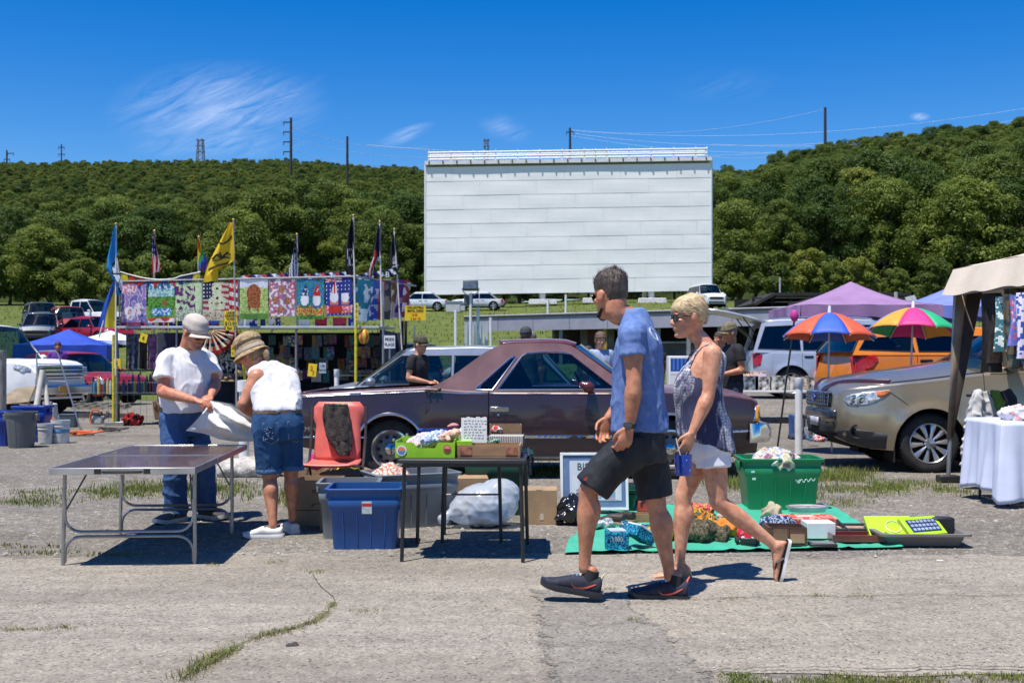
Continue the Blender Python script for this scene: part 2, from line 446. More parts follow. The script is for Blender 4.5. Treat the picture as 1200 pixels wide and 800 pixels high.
def make_ground():
 mb=MB();ys=[-25,-10,0,3,6,10,15,16,17,18,19,20,21,22,23,24,28,34];xs=[-220,-90,-40,-20,-10,-4,-2,-.5,0,.5,1,1.5,2,2.5,3,3.5,4,6,10,20,40,90,220];vv=[V((x,y,zg(x,y)if y<34 else hump(x)))for y in ys for x in xs];n=len(xs);mb._add(vv,[(j*n+i,j*n+i+1,(j+1)*n+i+1,(j+1)*n+i)for j in range(len(ys)-1)for i in range(n-1)]);mb.B('ground',ground_material(),kind='structure',sm_=0);mb=MB()
 ys=[34,36,38,40,42,46,52,60,70,80,90,95,102,110,118,128];xs=[-170+340*i/40 for i in range(41)];n=len(xs);mb._add([V((x,y,zg(x,y)+(-.004 if y==34 else 0)))for y in ys for x in xs],[(j*n+i,j*n+i+1,(j+1)*n+i+1,(j+1)*n+i)for j in range(len(ys)-1)for i in range(n-1)]);mb.B('grass_field',M('field_grass',(.130,.150,.038),Q=.95,var=0,col2=(.062,.088,.020),vs=.8,bu_=1.0,bs=9,spec=.1,detail=12,lo=.3,hi=.7),kind='structure')
 mb=MB();azs=[-.95+1.9*i/76 for i in range(77)];rs=[128,140,155,170,190,210,235,260,300,340,385,430,520,700,1200];n=len(azs);mb._add([V((a*r,r,zg(a*r,r)-(.02 if r==128 else 0)))for r in rs for a in azs],[(j*n+i,j*n+i+1,(j+1)*n+i+1,(j+1)*n+i)for j in range(len(rs)-1)for i in range(n-1)]);mb.B('hill',M('forest_floor',(.035,.05,.015),Q=1,var=.3,vs=.1,spec=.05),kind='structure');rng=random.Random(3);mb=MB();nx=140
 x0,x1=-9.0,9.0;vv,fs=[],[]
 for i in range(nx+1):
  x=x0+(x1-x0)*i/nx;yb=7.55+.25*nz((x,0,0),.8)+.12*nz((x,3,0),4);yf=(4.72 if x>.85 else 3.4)+.05*nz((x,7,0),2.5)+.03*nz((x,7,0),9)
  for k in range(5):
   t=k/4;vv.append(V((x,yf+(yb-yf)*t,.012 if 0<k<4 else .004)))
 for i in range(nx):
  for k in range(4):
   fs.append((i*5+k,(i+1)*5+k,(i+1)*5+k+1,i*5+k+1))
 mb._add(vv,fs);mb.B('asphalt_lane',lane_material('worn_asphalt',(.235,.205,.165),(.305,.270,.220),(.36,.322,.265)),kind='structure');mb=MB();L_=[(628,690),(632,712),(634,735),(636,765),(640,802),(640,870)];R_=[(712,690),(735,712),(768,735),(800,765),(838,802),(880,870)]
 def lr(tab,v):
  k=v*(len(tab)-1);i=min(int(k),len(tab)-2);return V(tab[i]).lerp(V(tab[i+1]),k-i)
 def fn(u,v):
  q=(lr(L_,1-v)+V((-9,0))).lerp(lr(R_,1-v)+V((9,0)),u);return G(q.x,q.y,.017)
 def ed(u,v):
  e=min(min(u,1-u)*2.6,(1-v)*3.0,.45);return(e,e,e)
 mb.grid(fn,40,50,ed);mb.B('asphalt_patch',lane_material('grey_asphalt',(.20,.182,.156),(.25,.228,.195),(.30,.275,.235),0,1),kind='structure')
make_ground()
def scatter_stones():
 rs=np.random.RandomState(5);base=np.array([(1,0,0),(-1,0,0),(0,1,0),(0,-1,0),(0,0,1),(0,0,-.3)],float);tri=np.array([(0,2,4),(2,1,4),(1,3,4),(3,0,4)]);pts=[]
 for n,(ya,yb),(sa,sb)in((5200,(7.5,13.5),(.006,.017)),(2600,(13.5,30),(.012,.03)),(5200,(4.6,7.7),(.002,.0075)),(260,(7.4,11),(.014,.028))):
  y=rs.uniform(ya,yb,n);x=rs.uniform(-.50,.50,n)*y;s=sa+(sb-sa)*rs.rand(n)**2.2;pts.append(np.stack([x,y,s],1))
 pts=np.concatenate(pts);k=len(pts);a=rs.uniform(0,6.28,k);v=base[None]*rs.uniform(.55,1.25,(k,6,1))*pts[:,2][:,None,None];v[:,:,2]*=.65;ca,sa_=np.cos(a)[:,None],np.sin(a)[:,None];vx=v[:,:,0]*ca-v[:,:,1]*sa_+pts[:,0][:,None];vy=v[:,:,0]*sa_+v[:,:,1]*ca+pts[:,1][:,None];tt=np.clip((pts[:,1]-18)/6,0,1);hx=np.clip((pts[:,0]+.5)/4.5,0,1);hx=.42*hx*hx*(3-2*hx);lane=(pts[:,1]<7.6)[:,None]*.012+(hx*tt*tt*(3-2*tt))[:,None]
 v=np.stack([vx,vy,v[:,:,2]+lane],2).reshape(-1,3);f=(tri[None]+(np.arange(k)*6)[:,None,None]).reshape(-1,3);me=bpy.data.meshes.new('loose_gravel');me.from_pydata(v.tolist(),[],f.tolist());me.update();o=lmesh('loose_gravel',me,M('stone_grey',(.30,.28,.255),Q=.9,var=.35,vs=3.0,spec=.2));tag(o,'loose grey gravel stones scattered over the lot','gravel',kind='stuff')
scatter_stones()
def blades(name,pts,hs,wid,mat,lb,seed=1,lean=.5):
 rs=np.random.RandomState(seed);n=len(pts);a=rs.uniform(0,6.283,n);w=wid*rs.uniform(.6,1.3,n);dx,dy=np.cos(a),np.sin(a);l=rs.uniform(.1,lean,n)*hs;b=rs.uniform(0,6.283,n);lx,ly=np.cos(b)*l,np.sin(b)*l;p=np.asarray(pts);A=p+np.stack([-dx*w,-dy*w,0*w],1);B=p+np.stack([dx*w,dy*w,0*w],1);C=p+np.stack([lx*.4+dx*w*.6,ly*.4+dy*w*.6,hs*.6],1);D=p+np.stack([lx*.4-dx*w*.6,ly*.4-dy*w*.6,hs*.6],1);E=p+np.stack([lx,ly,hs],1)
 v=np.stack([A,B,C,D,E],1).reshape(-1,3);i=np.arange(n)*5;q=np.stack([i,i+1,i+2,i+3],1).tolist();t=np.stack([i+3,i+2,i+4],1).tolist();me=bpy.data.meshes.new(name);me.from_pydata(v.tolist(),[],q+t);me.update();o=lmesh(name,me,mat);tag(o,lb,'grass',kind='stuff');return o
def grass():
 rs=np.random.RandomState(11);gm=M('weed_green',(.125,.19,.030),Q=.7,var=0,col2=(.21,.20,.055),vs=2.5,spec=.2);dry=M('weed_dry',(.26,.22,.095),Q=.8,var=0,col2=(.13,.16,.035),vs=5,spec=.2);pts,hs=[],[]
 def patch(px,py,rx_,ry_,n,h):
  k=0
  while k<n:
   u,v=rs.normal(0,.5,2)
   if u*u+v*v>1.6:
    continue
   qx,qy=px+u*rx_,py+v*ry_
   if qy<470:
    continue
   p=G(qx,qy);g=nz(p,1.9)+.6*nz(p,6,4)
   if g<rs.uniform(-.35,.35):
    k+=.35;continue
   pts.append((p.x,p.y,.0));hs.append(h*rs.uniform(.35,1.1));k+=1
 for a in[(90,580,110,7,1300,.045),(30,590,60,5,500,.035),(180,573,70,9,1900,.06),(255,575,50,12,1500,.07),(365,562,30,6,300,.06),(345,585,18,10,800,.10),(655,552,40,10,600,.06),(880,565,60,13,2200,.075),(975,560,50,12,2600,.085),(1040,572,60,9,1600,.06),(960,580,70,7,900,.05),(850,545,60,8,700,.06),(1110,575,40,6,400,.05),(1000,590,40,5,260,.035),(20,640,70,4,260,.03),(60,648,60,3,160,.025),(130,650,60,3,150,.03),(700,560,40,8,500,.06)]:
  patch(*a)
 blades('weeds',np.array(pts),np.array(hs),.0042,gm,'low green weeds growing through the gravel by the parked cars',2);pts,hs=[],[];ctrl=[(212,800),(240,782),(262,769),(300,751),(345,739),(372,729),(386,716),(392,708)];cv=cat_(ctrl,30)
 for _ in range(3200):
  k=rs.randint(0,len(cv));t=k/len(cv)
  if nz((t*9,1,2))<rs.uniform(-.9,.25):
   continue
  sp=6*(1.1-t)+1.6;p=G(cv[k][0]+rs.normal(0,sp),cv[k][1]+rs.normal(0,sp*.3));pts.append((p.x,p.y,.008));hs.append((.030*(1.05-t)+.008)*rs.uniform(.3,1.3))
 for(px,py,rx_,n)in[(370,672,9,60),(320,660,18,50),(250,662,9,60),(425,719,16,50),(45,740,30,90),(75,738,9,50),(715,693,15,30),(740,730,9,70),(15,741,14,50),(1010,701,14,50),(960,700,10,35),(860,704,12,40),(1020,650,20,25)]:
  for _ in range(n):
   p=G(px+rs.normal(0,rx_*.6),py+rs.normal(0,1.2));pts.append((p.x,p.y,.008));hs.append(.022*rs.uniform(.4,1.3))
 blades('crack_weeds',np.array(pts),np.array(hs),.0019,dry,'dry yellowish weeds growing along the long crack in the asphalt',3,1.6);fp=[]
 for _ in range(16000):
  y=40+58*rs.rand()**.8;x=rs.uniform(-.46,.46)*y
  if nz((x,y,0),.35)+.5*nz((x,y,0),1.3)>rs.uniform(-.6,.4):
   fp.append((x,y,zg(x,y)))
 blades('field_tufts',np.array(fp),rs.uniform(.06,.22,len(fp)),.035,M('tuft_green',(.15,.17,.045),Q=.8,var=0,col2=(.07,.10,.022),vs=.6),'taller grass tufts scattered over the field below the screen',6,.8);pts,hs=[],[]
 while len(pts)<5500:
  px,py=rs.uniform(840,1240),rs.uniform(788,812);p=G(px,py);e=4.72+.05*nz((p.x,7,0),2.5)-p.y
  if e<-.02 or nz(p,3.2)+.5*nz(p,9)<rs.uniform(-.45,.35):
   continue
  pts.append((p.x,p.y,0));hs.append(.017*rs.uniform(.4,1.2))
 blades('verge_grass',np.array(pts),np.array(hs),.0026,gm,'short green grass along the broken asphalt edge at the front',4)
grass()
def leaf_mat(name,col,col2):
 m=bpy.data.materials.new(name);m.use_nodes=1;t=m.node_tree;b=t.nodes['Principled BSDF'];b.inputs['Roughness'].default_value=.55;b.inputs['Specular IOR Level'].default_value=.3;oi=t.nodes.new('ShaderNodeObjectInfo');tc=t.nodes.new('ShaderNodeTexCoord');n=t.nodes.new('ShaderNodeTexNoise');n.inputs['Scale'].default_value=.55;n.inputs['Detail'].default_value=3;t.links.new(tc.outputs['Object'],n.inputs['Vector'])
 r=t.nodes.new('ShaderNodeValToRGB');r.color_ramp.elements[0].position=.36;r.color_ramp.elements[1].position=.64;r.color_ramp.elements[0].color=(*col2,1);r.color_ramp.elements[1].color=(*col,1);t.links.new(n.outputs[0],r.inputs[0]);hs=t.nodes.new('ShaderNodeHueSaturation');ma=t.nodes.new('ShaderNodeMath');ma.operation='MULTIPLY_ADD';ma.inputs[1].default_value=.65;ma.inputs[2].default_value=.72
 t.links.new(oi.outputs['Random'],ma.inputs[0]);t.links.new(ma.outputs[0],hs.inputs['Value']);mh=t.nodes.new('ShaderNodeMath');mh.operation='MULTIPLY_ADD';mh.inputs[1].default_value=-.045;mh.inputs[2].default_value=.515;t.links.new(oi.outputs['Random'],mh.inputs[0]);t.links.new(mh.outputs[0],hs.inputs['Hue']);t.links.new(r.outputs[0],hs.inputs['Color']);t.links.new(hs.outputs[0],b.inputs['Base Color'])
 mx=t.nodes.new('ShaderNodeMixShader');tl=t.nodes.new('ShaderNodeBsdfTranslucent');t.links.new(hs.outputs[0],tl.inputs[0]);mx.inputs[0].default_value=.42;t.links.new(b.outputs[0],mx.inputs[1]);t.links.new(tl.outputs[0],mx.inputs[2]);t.links.new(mx.outputs[0],t.nodes['Material Output'].inputs[0]);return m
LEAF=[leaf_mat('leaf_dark',(.100,.165,.027),(.050,.090,.014)),leaf_mat('leaf_mid',(.142,.205,.033),(.068,.114,.018)),leaf_mat('leaf_pale',(.19,.240,.040),(.096,.138,.021))]
BARK=M('bark',(.11,.085,.062),Q=.95,var=.3,vs=2,st_=(3,3,.5))
def crown_mesh(seed,hgt,rad,base,nblob,nleaf,leaf):
 rs=np.random.RandomState(seed);cs=[]
 for i in range(nblob):
  t=rs.rand()**.8;z=base+(hgt-base)*(.06+.88*t);prof=sin(pi*min(1,(.10+.84*t)))**.7;rr=rad*prof*rs.rand()**.45*.82;a=rs.uniform(0,6.283);br=rad*rs.uniform(.13,.30)*(.7+.3*prof);cs.append((rr*cos(a),rr*sin(a),z,br))
 cs=np.array(cs);wts=cs[:,3]**2;idx=rs.choice(nblob,nleaf,p=wts/wts.sum());d=rs.normal(0,1,(nleaf,3));d/=np.linalg.norm(d,axis=1)[:,None];d[:,2]=np.where((d[:,2]<-.35)&(rs.rand(nleaf)<.7),-d[:,2],d[:,2]);rr=cs[idx,3]*(1-.45*rs.rand(nleaf)**2.0)*rs.uniform(.85,1.12,nleaf);p=cs[idx,:3]+d*rr[:,None]*np.array([1,1,.78]);nrm=d+rs.normal(0,.55,(nleaf,3))+np.array([0,0,.35]);nrm/=np.linalg.norm(nrm,axis=1)[:,None]
 t1=np.cross(nrm,rs.normal(0,1,(nleaf,3)));t1/=np.linalg.norm(t1,axis=1)[:,None]+1e-9;t2=np.cross(nrm,t1);s=leaf*rs.uniform(.55,1.25,nleaf)[:,None];v=np.stack([p-t1*s,p-t2*s*.45+nrm*s*.15,p+t1*s,p+t2*s*.45+nrm*s*.15],1).reshape(-1,3);i=np.arange(nleaf)*4;me=bpy.data.meshes.new('crown');me.from_pydata(v.tolist(),[],np.stack([i,i+1,i+2,i+3],1).tolist());me.update();return me,cs
def make_tree(seed,hgt,rad,base,nblob,nleaf,leaf,lm):
 ro=Th('tree','leafy tree','tree',w_=0);me,cs=crown_mesh(seed,hgt,rad,base,nblob,nleaf,leaf);lmesh('crown',me,LEAF[lm],ro);mb=MB();rg=random.Random(seed);mb.tube([(0,0,-.3),(.05,0,base*.5),(-.08,.05,base),(.1,-.05,hgt*.55),(0,0,hgt*.85)],[.28,.22,.18,.12,.03],7)
 for k in range(9):
  c=cs[rg.randrange(len(cs))];z0=base*.55+(hgt*.6-base*.55)*rg.random();mb.tube([(0,0,z0),(c[0]*.5,c[1]*.5,z0*.5+c[2]*.5+.3),(c[0],c[1],c[2])],[.10,.06,.02],5)
 mb.B('trunk',BARK,ro);return ro
TREES=[make_tree(1,12.5,4.6,.7,120,19000,.165,0),make_tree(2,14.0,4.2,.8,120,19000,.16,1),make_tree(3,11.0,4.8,.4,115,18000,.165,1),make_tree(4,13.0,3.8,.6,100,16000,.155,2),make_tree(5,9.0,4.2,.3,90,14000,.16,0),make_tree(6,4.2,2.4,.1,45,7000,.13,2)]
ORD='first second third fourth fifth sixth seventh eighth ninth tenth eleventh twelfth thirteenth fourteenth fifteenth sixteenth seventeenth'.split()
TREE_KIND=['broad dark','tall green','wide bushy','slender pale','low spreading','small shrubby']
def plant_trees():
 rg=random.Random(21);first=[1]*6;spots=[]
 for(px,top,d,k)in[(-70,235,112,0),(-25,255,110,2),(12,238,116,1),(45,262,108,2),(78,246,112,0),(112,226,120,1),(150,250,112,2),(182,240,118,0),(215,232,122,1),(248,226,118,3),(282,244,112,2),(318,216,116,0),(352,206,120,1),(388,208,124,0),(418,228,116,3),(448,240,113,2),(474,225,118,0),(500,250,116,1),(835,205,122,1),(858,232,114,2),(885,216,120,0),(915,228,116,3),(948,200,121,1),(975,214,116,0),(1005,190,122,3),(1036,205,116,2),(1068,184,121,0),(1100,196,118,1),(1132,205,113,2),(1160,176,121,0),(1192,200,114,1),(1228,180,120,0),(1265,200,115,2),(1300,190,118,1),(540,270,124,4),(590,275,124,2),(640,272,126,4),(690,270,124,2),(740,270,126,4),(790,265,124,2),(-50,232,136,1),(0,236,134,0),(60,232,136,3),(130,228,136,2),(200,224,138,1),(265,222,134,0),(300,222,138,2),(435,218,134,1),(480,220,136,0),(840,196,140,0),(900,190,142,1),(1020,172,140,2),(1090,165,142,3),(1150,160,140,1),(1210,160,142,0),(960,182,142,0)]:
  spots.append((px,top,d,k,None))
 for(px,d)in[(30,107),(95,106),(140,107),(430,107),(462,106),(866,107),(905,105),(1002,106),(1095,106),(1150,105),(845,106),(560,117),(660,117),(730,117),(610,118),(512,110),(1010,108),(1050,107),(-20,106),(60,108),(180,107),(225,108),(270,107),(310,106),(350,108),(392,107),(945,108),(975,106),(1190,107),(1230,107)]:
  spots.append((px,None,d,5,rg.uniform(.75,1.25)))
 hts=[12.5,14.0,11.0,13.0,9.0,4.2];seen={}
 for(px,top,d,k,sc)in spots:
  x=(px-CX)/F*d;z=zg(x,d)
  if sc is None:
   ztop=H+(HY-top)/F*d;sz=(ztop-z)/hts[k];sx=max(.85,min(1.35,sz))*rg.uniform(.9,1.15);sc=(sx,sx,sz)
  zone=0 if px<520 else 1 if px<830 else 2;row='front' if d<128 else 'second';same=sorted(q[0]for q in spots if q[3]==k and(0 if q[0]<520 else 1 if q[0]<830 else 2)==zone and('front' if q[2]<128 else 'second')==row);n_=ORD[same.index(px)]if len(same)>1 else 'only';where=('left of the screen','behind the screen','right of the screen')[zone]
  if len(same)>1:
   lab='%s tree, %s from left of its kind, %s row %s'%(TREE_KIND[k],n_,row,where)
  else:
   lab='%s tree, the one of its kind in the %s row %s'%(TREE_KIND[k],row,where)
  grp='trees in the %s row %s'%(row,where)
  if first[k]:
   o=TREES[k];o.location=(x,d,z-.1);o.rotation_euler=(0,0,rg.uniform(0,6.28));o.scale=sc if isinstance(sc,tuple)else(sc,)*3;first[k]=0;o['label']=lab
  else:
   o=cpt(TREES[k],(x,d,z-.1),rg.uniform(0,6.28),lab,None,sc)
  o['group']=grp
plant_trees()
def forest():
 rs=np.random.RandomState(8);pts,sc,rt=[],[],[]
 for _ in range(24000):
  az=rs.uniform(-.56,.56);far=itp([(-.1,470),(.2,320)],az);d=152+(far-152)*rs.rand()**.75;x=az*d;s=rs.uniform(.45,.85)*itp([(-.05,.58),(.22,.80)],az);pts.append((x,d,zg(x,d)-1.0));sc.append(s);rt.append(rs.uniform(0,6.28))
 keep,cell=[],{}
 for i,(x,y,z)in enumerate(pts):
  k=(int(x/3.0),int(y/3.0))
  if k in cell:
   continue
  cell[k]=1;keep.append(i)
 keep=keep[:9500];me=bpy.data.meshes.new('forest');me.from_pydata([pts[i]for i in keep],[],[]);a=me.attributes.new('scl','FLOAT','POINT');a.data.foreach_set('value',[sc[i]for i in keep]);a=me.attributes.new('rot','FLOAT','POINT');a.data.foreach_set('value',[rt[i]for i in keep]);o=bpy.data.objects.new('forest',me);COL.objects.link(o)
 tag(o,'dense green forest covering the hillside behind the drive-in screen','forest',kind='stuff');ng=bpy.data.node_groups.new('forest','GeometryNodeTree');ng.interface.new_socket('Geometry',in_out='INPUT',socket_type='NodeSocketGeometry');ng.interface.new_socket('Geometry',in_out='OUTPUT',socket_type='NodeSocketGeometry');N=ng.nodes.new;gi,go=N('NodeGroupInput'),N('NodeGroupOutput')
 iop=N('GeometryNodeInstanceOnPoints');g2i=N('GeometryNodeGeometryToInstance')
 for t in(TREES[0],TREES[1],TREES[2],TREES[3]):
  oi=N('GeometryNodeObjectInfo');oi.inputs[0].default_value=[c for c in t.children if c.name.startswith('crown')][0];oi.inputs['As Instance'].default_value=0;ng.links.new(oi.outputs['Geometry'],g2i.inputs[0])
 iop.inputs['Pick Instance'].default_value=1;na=N('GeometryNodeInputNamedAttribute');na.data_type='FLOAT';na.inputs['Name'].default_value='scl';nr=N('GeometryNodeInputNamedAttribute');nr.data_type='FLOAT';nr.inputs['Name'].default_value='rot';cx=N('ShaderNodeCombineXYZ');ng.links.new(nr.outputs['Attribute'],cx.inputs[2]);ng.links.new(gi.outputs[0],iop.inputs['Points'])
 ng.links.new(g2i.outputs[0],iop.inputs['Instance']);ng.links.new(na.outputs['Attribute'],iop.inputs['Scale']);ng.links.new(cx.outputs[0],iop.inputs['Rotation']);ng.links.new(iop.outputs[0],go.inputs[0]);md=o.modifiers.new('forest','NODES');md.node_group=ng
forest()
def screen():
 d=95.0;k=F/d;ro=Th('movie_screen','huge white drive-in movie screen with a railed catwalk along its top','movie screen',(P(666,345,d).x,d,zg(4,d)));white=M('screen_paint',(.86,.85,.82),Q=.75,var=.03,vs=.6,col2=(.82,.81,.78));wst=M('white_steel',(.72,.72,.71),Q=.5,var=.05);tilt=5/335.0
 def W(px,py,dy=.0):
  p=P(px,py-(px-499)*tilt,d);p.y+=dy;return p
 x0,x1,y0,y1=499.5,833.0,196.5,345.5;rows=9;offs=[0,.5,.2,.7,.35,.1,.6,.45,.25]
 for r in range(rows):
  ya,yb=y0+(y1-y0)*r/rows,y0+(y1-y0)*(r+1)/rows;cuts=[x0];c=x0+66*(.45+offs[r])
  while c<x1-14:
   cuts.append(c);c+=66
  cuts.append(x1);rg=random.Random(r)
  for a,b in zip(cuts,cuts[1:]):
   mb=MB();da=rg.uniform(.0,.03);db=rg.uniform(.0,.03)
   def fn(u,v,a=a,b=b,ya=ya,yb=yb,da=da,db=db):
    bul=.012*sin(pi*u)*sin(pi*v)*(1 if da>.015 else-1);return W(a+.08+(b-a-.16)*u,ya+(yb-ya-.05)*v,-.04-.012*v-.2*(da*(1-u)+db*u)-bul)
   mb.grid(fn,5,3);mb.B('panel',white,ro,so_=.008,sm_=0)
 mb=MB();q=[W(x0+.5,y0-1,.25),W(x1-.5,y0-1,.25),W(x1-.5,y1-.5,.25),W(x0+.5,y1-.5,.25)];mb._add(q+[p+V((0,.6,0))for p in q],[(0,1,2,3),(4,7,6,5),(0,4,5,1),(1,5,6,2),(2,6,7,3),(3,7,4,0)]);mb.B('backing_wall',wst,ro,sm_=0)
 for x in(x0-.6,x1+.6):
  MB().tube([W(x,y0-4,.02),W(x,y1+.8,.02)],.12,4).B('edge_trim',wst,ro,sm_=0)
 mb=MB();a,b=W(498,191.5),W(833.5,191.5);mid=(a+b)/2;rt=Matrix.Rotation(-atan2(b.z-a.z,b.x-a.x),3,'Y');mb.box(mid+V((0,.42,0)),((b-a).length,1.35,.30),rt);mb.B('catwalk_deck',wst,ro,sm_=0)
 for i in range(21):
  p=W(503+16.2*i,191);MB().box(p+V((0,-.30,.0)),(.10,.10,.24)).B('deck_bracket',M('rust_brown',(.16,.10,.07),Q=.9),ro,sm_=0)
 n=26
 for i in range(n):
  px=502.5+(828-502.5)*i/(n-1)
  if i%2 and i%5:
   continue
  MB().box(W(px,184.5)+V((0,-.15,0)),(.11,.09,1.05)).B('rail_post',wst,ro,sm_=0)
 for y in(179.5,184.5):
  MB().tube([W(502,y,-.15),W(828.5,y,-.15)],.075,6).B('guard_rail',wst,ro);MB().tube([W(502,y,.95),W(828.5,y,.95)],.06,6).B('guard_rail',wst,ro)
 conc=M('white_concrete',(.62,.61,.58),Q=.9,var=.1)
 for px in(504.5,571,636,699,764,825):
  p=W(px,345,.45);g=zg(p.x,d);MB().tube([(p.x,d+.45,g),(p.x,d+.45,p.z+.3)],.26,8).B('support_post',wst,ro);mb=MB();mb.box((p.x,d+.2,g+.16),(2.4 if px>510 else 1.4,1.4,.44),taper=.94)
  if px<510:
   mb.box((p.x,d+.2,g+.72),(1.2,1.0,.7),taper=.5)
  mb.B('footing',conc,ro,bv=.04);MB().tube([(p.x,d+6,g+.1),(p.x,d+.8,p.z+8)],.18,6).B('back_brace',wst,ro)
screen()
def power_lines():
 wood=M('pole_wood',(.045,.038,.034),Q=.9,var=.2);steel=M('pole_steel',(.10,.11,.13),Q=.6,var=.1)
 def zpole(px,d):
  x=(px-CX)/F*d;return x,zg(x,d)
 tops={}
 for(px,top,d,arms,w,lab,nm)in[(8,176,420,2,.34,'utility pole with two crossarms at the far left of the ridge','utility_pole'),(72,169,430,3,.26,'thin utility pole with stacked arms on the left ridge','utility_pole'),(341,138,300,4,.36,'tallest utility pole with side arms on the left ridge','utility_pole'),(407,160,260,0,.30,'bare utility pole just left of the white screen','utility_pole'),(668,150,330,1,.36,'dark utility pole rising over the middle of the screen catwalk','utility_pole'),(967,126,250,0,.34,'lone bare utility pole on the right hand ridge','utility_pole')]:
  x,z=zpole(px,d);zt=H+(HY-top)/F*d;ro=Th(nm,lab,'utility pole',(x,d,z),w_=0);h=zt-z;MB().tube([(0,0,-1),(0,0,h)],[w*1.15,w*.85],8).B('pole',wood,ro)
  for i in range(arms):
   zz=h-1.2-i*(2.6 if arms>2 else 2.2);ln=2.3;off=-.9 if px==341 else(1.4 if px==8 and i==0 else 0);a=MB().box((off,0,zz),(ln,.25,.28)).B('crossarm',wood,ro,sm_=0)
   for sx in(-.45,.45):
    MB().tube([(off+sx*ln,0,zz),(off+sx*ln,0,zz-.9)],.12,6).B('insulator',steel,a)
  tops[px]=V((x,d,zt))
 for(px,top,bot,d,w,lab)in[(235,163,192,430,1.5,'small steel lattice tower on the left ridge'),(570,163,195,420,1.1,'steel lattice tower peeking above the left half of the screen')]:
  x,z=zpole(px,d);zt=H+(HY-top)/F*d;h=zt-z;ro=Th('lattice_tower',lab,'pylon',(x,d,z),w_=0)
  for sx in(-1,1):
   for sy in(-1,1):
    MB().tube([(sx*w,sy*w,0),(sx*w*.55,sy*w*.55,h)],.2,5).B('leg',steel,ro)
  mb=MB()
  for i in range(7):
   a,b=h*i/7,h*(i+1)/7
   for sx in(-1,1):
    mb.tube([(sx*w*(1-.45*i/7),-w,a),(-sx*w*(1-.45*(i+1)/7),-w*.7,b)],.13,4)
  mb.B('bracing',steel,ro)
  for i in(0,1,2):
   MB().box((0,0,h-.5-2.2*i),(w*2.2,.3,.3)).B('crossarm',steel,ro,sm_=0)
 wm=M('wire_light',(.40,.46,.54),Q=.5,var=0);rg=random.Random(2)
 for k_,(pa,pb,sag,nm)in enumerate([((343,150,300),(502,172,330),2.2,0),((343,163,300),(560,181,330),2.5,0),((343,176,300),(500,193,330),2,0),((430,170,270),(900,180,270),1.5,0),((834,169,300),(1320,124,250),3.5,1),((834,183,280),(930,178,260),1.0,1),((669,153,330),(1330,103,280),5.5,1),((669,156,330),(1330,110,280),7.5,1),((669,159,330),(1330,117,280),8.5,1),((669,152,330),(967,128,280),3,1)]):
  a,b=P(*pa),P(*pb);pts=[]
  for i in range(25):
   t=i/24;p=a.lerp(b,t);p.z-=sag*4*t*(1-t);pts.append(p)
  MB().tube(pts,.034 if nm else .045,5).B('power_line',wm,lb='thin pale power line %s, %s of the bundle from the top'%('right of the screen' if nm else 'left of the screen','first second third fourth fifth sixth seventh eighth ninth tenth'.split()[k_]),cat='power line',gp_='power lines %s'%('right of the screen' if nm else 'left of the screen'))
power_lines()
# ================================================================ PEOPLE
UP=V((0,0,1))
def skin_mat(m):
 t=m.node_tree;b=t.nodes['Principled BSDF'];src=b.inputs['Base Color'].links[0].from_socket;tc=[n for n in t.nodes if n.bl_idname=='ShaderNodeTexCoord'][0]
 for sc,lo,hi,c0,f in((26,.40,.62,(.80,.70,.66),.8),(240,.60,.72,(.72,.56,.48),.7),(5,.35,.65,(1.0,.84,.80),.8)):
  n=t.nodes.new('ShaderNodeTexNoise');n.inputs['Scale'].default_value=sc;n.inputs['Detail'].default_value=4;t.links.new(tc.outputs['Object'],n.inputs['Vector']);r=t.nodes.new('ShaderNodeValToRGB');r.color_ramp.elements[0].position=lo;r.color_ramp.elements[1].position=hi;a,z=((1.06,1.06,1.06,1),(*c0,1));r.color_ramp.elements[0].color=a;r.color_ramp.elements[1].color=z;t.links.new(n.outputs[0],r.inputs[0])
  x=t.nodes.new('ShaderNodeMixRGB');x.blend_type='MULTIPLY';x.inputs[0].default_value=f;t.links.new(src,x.inputs[1]);t.links.new(r.outputs[0],x.inputs[2]);src=x.outputs[0]
 t.links.new(src,b.inputs['Base Color'])
SKIN_TAN=M('skin_tan',(.50,.235,.130),Q=.48,var=.10,vs=9,sub=.10,bu_=.10,bs=160,col2=(.41,.175,.095))
SKIN_LIGHT=M('skin_light',(.62,.345,.220),Q=.48,var=.08,vs=8,sub=.10,bu_=.08,bs=160,col2=(.55,.275,.165))
SKIN_RED=M('skin_ruddy',(.54,.255,.150),Q=.48,var=.1,vs=10,sub=.10,bu_=.10,bs=160,col2=(.45,.19,.11))
for _m in(SKIN_TAN,SKIN_LIGHT,SKIN_RED):
 skin_mat(_m)
def ring(c,a,b,hw,hd,n=26,e=2.3,hd2=None):
 q=[]
 for k in range(n):
  t=2*pi*k/n;ct,st=cos(t),sin(t);x=hw*copysign(abs(ct)**(2/e),ct);d=hd if(st>=0 or hd2 is None)else hd2;y=d*copysign(abs(st)**(2/e),st);q.append(c+a*x+b*y)
 return q
HEAD=[(-.004,.070,.030,.020),(.008,.088,.000,.036),(.032,.088,-.035,.050),(.055,.091,-.062,.058),(.078,.089,-.080,.064),(.100,.088,-.092,.068),(.118,.084,-.098,.071),(.135,.093,-.101,.0735),(.165,.091,-.101,.0745),(.195,.074,-.092,.067),(.220,.044,-.066,.047),(.234,.000,-.025,.015)]
def head_frame(o,hf,s,pitch=.0,roll=.0):
 f=hf.normalized();r=f.cross(UP).normalized();m=Matrix((f,-r,UP)).transposed();m=m@Matrix.Rotation(pitch,3,'Y')@Matrix.Rotation(roll,3,'X');return lambda x,y,z:o+m@V((x*s,y*s,(z)*s)),m
